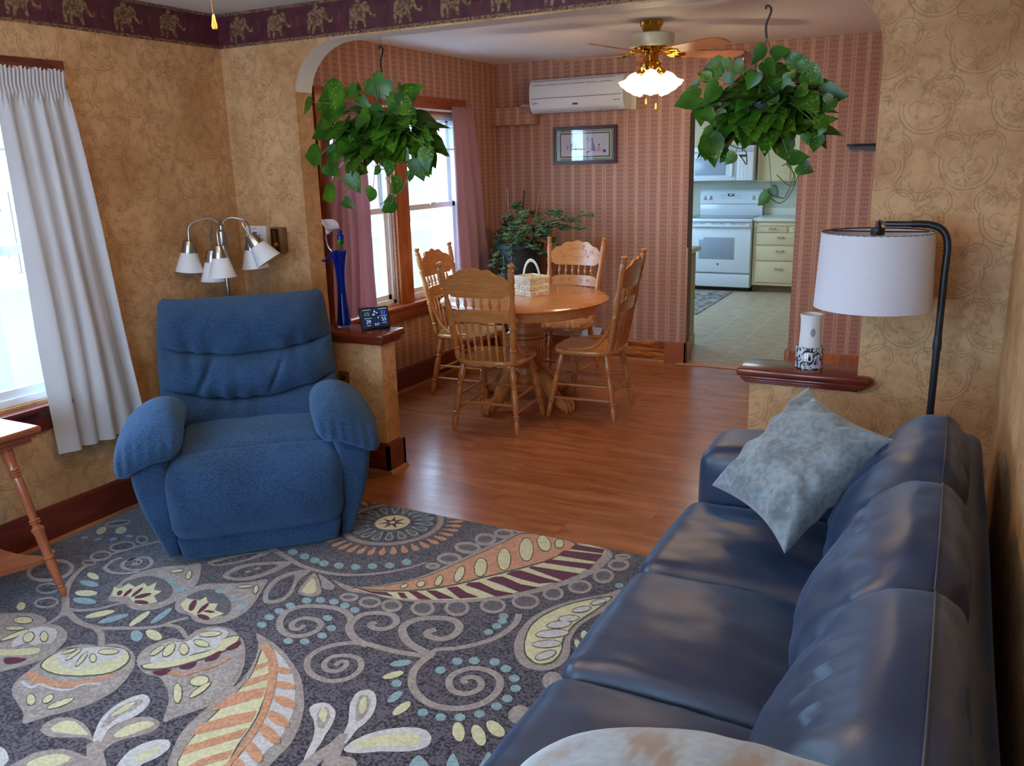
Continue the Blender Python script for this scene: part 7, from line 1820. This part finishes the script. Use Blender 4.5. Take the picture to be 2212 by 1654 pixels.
YARN = [rugyarn('yarn_charcoal', srgb(40, 34, 42), srgb(104, 94, 100)), rugyarn('yarn_taupe', srgb(172, 158, 148), srgb(150, 134, 124)), rugyarn('yarn_light_taupe', srgb(178, 166, 156), srgb(150, 136, 128)), rugyarn('yarn_cream', srgb(220, 212, 168), srgb(204, 194, 148)), rugyarn('yarn_ivory', srgb(212, 206, 200), srgb(192, 186, 180)), rugyarn('yarn_peach', srgb(212, 156, 118), srgb(192, 132, 94)), rugyarn('yarn_burgundy', srgb(104, 20, 48), srgb(84, 12, 36)), rugyarn('yarn_aqua', srgb(150, 176, 176), srgb(128, 154, 156)), rugyarn('yarn_olive', srgb(92, 86, 60)), rugyarn('yarn_grey', srgb(112, 102, 100), srgb(88, 80, 84))]
X0, X1, Y0, Y1 = .045, 3.06, -2.86, -.402
q = B().rbox((X0, Y0, .0), (X1, Y1, .0118), .004)
rj = random.Random(2)
def clip(poly):   # keep the pattern on the rug
    for ax, lim, sg in ((0, X0+.003, 1), (0, X1-.003, -1), (1, Y0+.003, 1), (1, Y1-.003, -1)):
        o = []
        for i in range(len(poly)):
            a, b_ = poly[i-1], poly[i]; da, db = sg*(a[ax]-lim), sg*(b_[ax]-lim)
            if (da >= 0) != (db >= 0):
                k = da/(da-db); o.append((a[0]+(b_[0]-a[0])*k, a[1]+(b_[1]-a[1])*k))
            if db >= 0: o.append(b_)
        poly = o
        if len(poly) < 3: return None
    return poly
for i, ln in enumerate(RUG.split('\n')):
    p = ln.split(':'); kind, L, c = p[0][0], int(p[0][1]), int(p[0][2:])
    f = [int(v)/1000 for v in p[-1].split(',')]; pts = list(zip(f[0::2], f[1::2]))
    z = .0121+L*.0007+(i % 17)*.00004
    if kind == 'S':
        w, tp = int(p[1])/1000, int(p[2])/10
        s = spline([(a, b_, 0) for a, b_ in pts], 6); n = len(s)
        lft, rgt = [], []
        for k in range(n):
            t = (s[min(k+1, n-1)]-s[max(k-1, 0)]).normalized(); nn = Vector((-t.y, t.x, 0))
            ww = w/2*(1+(tp-1)*k/(n-1)); 
            if k == n-1: ww *= .6
            lft.append(s[k]+nn*ww); rgt.append(s[k]-nn*ww)
        for k in range(n-1):
            cp = clip([(v.x, v.y) for v in (rgt[k], rgt[k+1], lft[k+1], lft[k])])
            if cp: q.add([(a, b_, z) for a, b_ in cp], [tuple(range(len(cp)))], c)
        continue
    if kind == 'P':
        s = spline([(a, b_, 0) for a, b_ in pts], 5, True); pts = [(v.x+rj.uniform(-.001, .001), v.y+rj.uniform(-.001, .001)) for v in s]
    cp = clip(pts)
    if not cp: continue
    tri = geometry.tessellate_polygon([[Vector((a, b_, 0)) for a, b_ in cp]])
    q.add([(a, b_, z) for a, b_ in cp], [t_ for t_ in tri], c)
me_ = q.build('area_rug', YARN, weld=False)
for pl in me_.data.polygons:
    pass
bmr = bmesh.new(); bmr.from_mesh(me_.data)
for f in bmr.faces:
    f.normal_update()
    if f.material_index and f.normal.z < 0: f.normal_flip()
bmr.to_mesh(me_.data); bmr.free()
tag(me_, 'large charcoal wool rug with swirling paisley flowers under the recliner and sofa', 'rug')
# wallpaper border with a procession of elephants
M_['border'] = (lambda m: m.col(m.mix(m.noise(scale=18, detail=4).step(.35, .7), srgb(92, 34, 44), srgb(66, 24, 36))).mat)(MT('border_ground', rough=.6))
M_['eleph'] = (lambda m: m.col(m.mix(m.noise(scale=60, detail=3).step(.4, .62), srgb(150, 118, 78), srgb(92, 62, 44))).mat)(MT('border_gold', rough=.6))
M_['edgeb'] = (lambda m: m.col(m.mix(m.noise(scale=150, detail=3).step(.45, .58), srgb(140, 108, 76), srgb(74, 40, 34))).mat)(MT('border_edge', rough=.6))
BODY = [(-.040, .015), (-.036, .032), (-.022, .042), (.0, .044), (.018, .042), (.026, .050), (.040, .046), (.046, .034), (.048, .020), (.056, .008), (.066, .004), (.070, .014), (.074, .012), (.070, -.003), (.058, -.004), (.046, .004), (.038, .016), (.030, .012), (.026, -.004), (.030, -.030), (.022, -.034), (.012, -.010), (-.004, -.008), (-.012, -.034), (-.022, -.034), (-.018, -.010), (-.028, -.004), (-.030, -.030), (-.040, -.032), (-.042, -.005)]
RIDER = [(-.010, .044), (-.012, .056), (-.006, .062), (-.004, .072), (.004, .072), (.006, .062), (.012, .056), (.010, .044)]
def border(name, axis, u0, u1, off, sgn, flip=1):
    q = B(); z0, z1 = 2.272, Zc-.001
    def P(u, z, d):
        return (u, off+sgn*d, z) if axis == 'x' else (off+sgn*d, u, z)
    def pg(pts, d, mi):
        tri = geometry.tessellate_polygon([[Vector((a, b_, 0)) for a, b_ in pts]])
        q.add([P(a, b_, d) for a, b_ in pts], [t_ for t_ in tri], mi)
    a, c = P(u0, z0, .0004), P(u1, z1, .0022); q.box(a, c, 0)
    for zz in ((z0-.001, z0+.014), (z1-.014, z1)):
        a, c = P(u0, zz[0], .0004), P(u1, zz[1], .0032); q.box(a, c, 2)
    n = int((u1-u0)/.205); k = 0; u = u0+.14
    while u < u1-.08:
        mir = flip
        S_ = 1.42
        bd = [(u+mir*x*S_, (z0+z1)/2-.016+z_*S_) for x, z_ in BODY]; pg(bd, .0028, 1)
        pg([(u+mir*x*1.3, (z0+z1)/2-.016+z_*1.16+.012) for x, z_ in RIDER], .0028, 1)
        pg([(u+mir*x*1.4, (z0+z1)/2-.016+z_*1.4) for x, z_ in ((-.016, .040), (.016, .040), (.018, -.002), (-.018, -.002))], .0034, 2)
        # scroll ornament between the elephants
        for j in (-1, 1):
            q.tube([P(u+.145+j*.010*math.cos(t_*.7)*(1-t_/14), (z0+z1)/2+.012*j+.014*math.sin(t_*.7)*(1-t_/14), .0026) for t_ in range(10)], .0012, 4, 2)
        u += .262
    o = q.build(name, [M_['border'], M_['eleph'], M_['edgeb']], weld=False); return struct(o)
border('trim_5', 'x', .003, W-.003, 0, -1)
border('trim_6', 'y', YN+.003, -.003, 0, 1, 1)
border('trim_7', 'y', YN+.003, -.003, W, -1, -1)
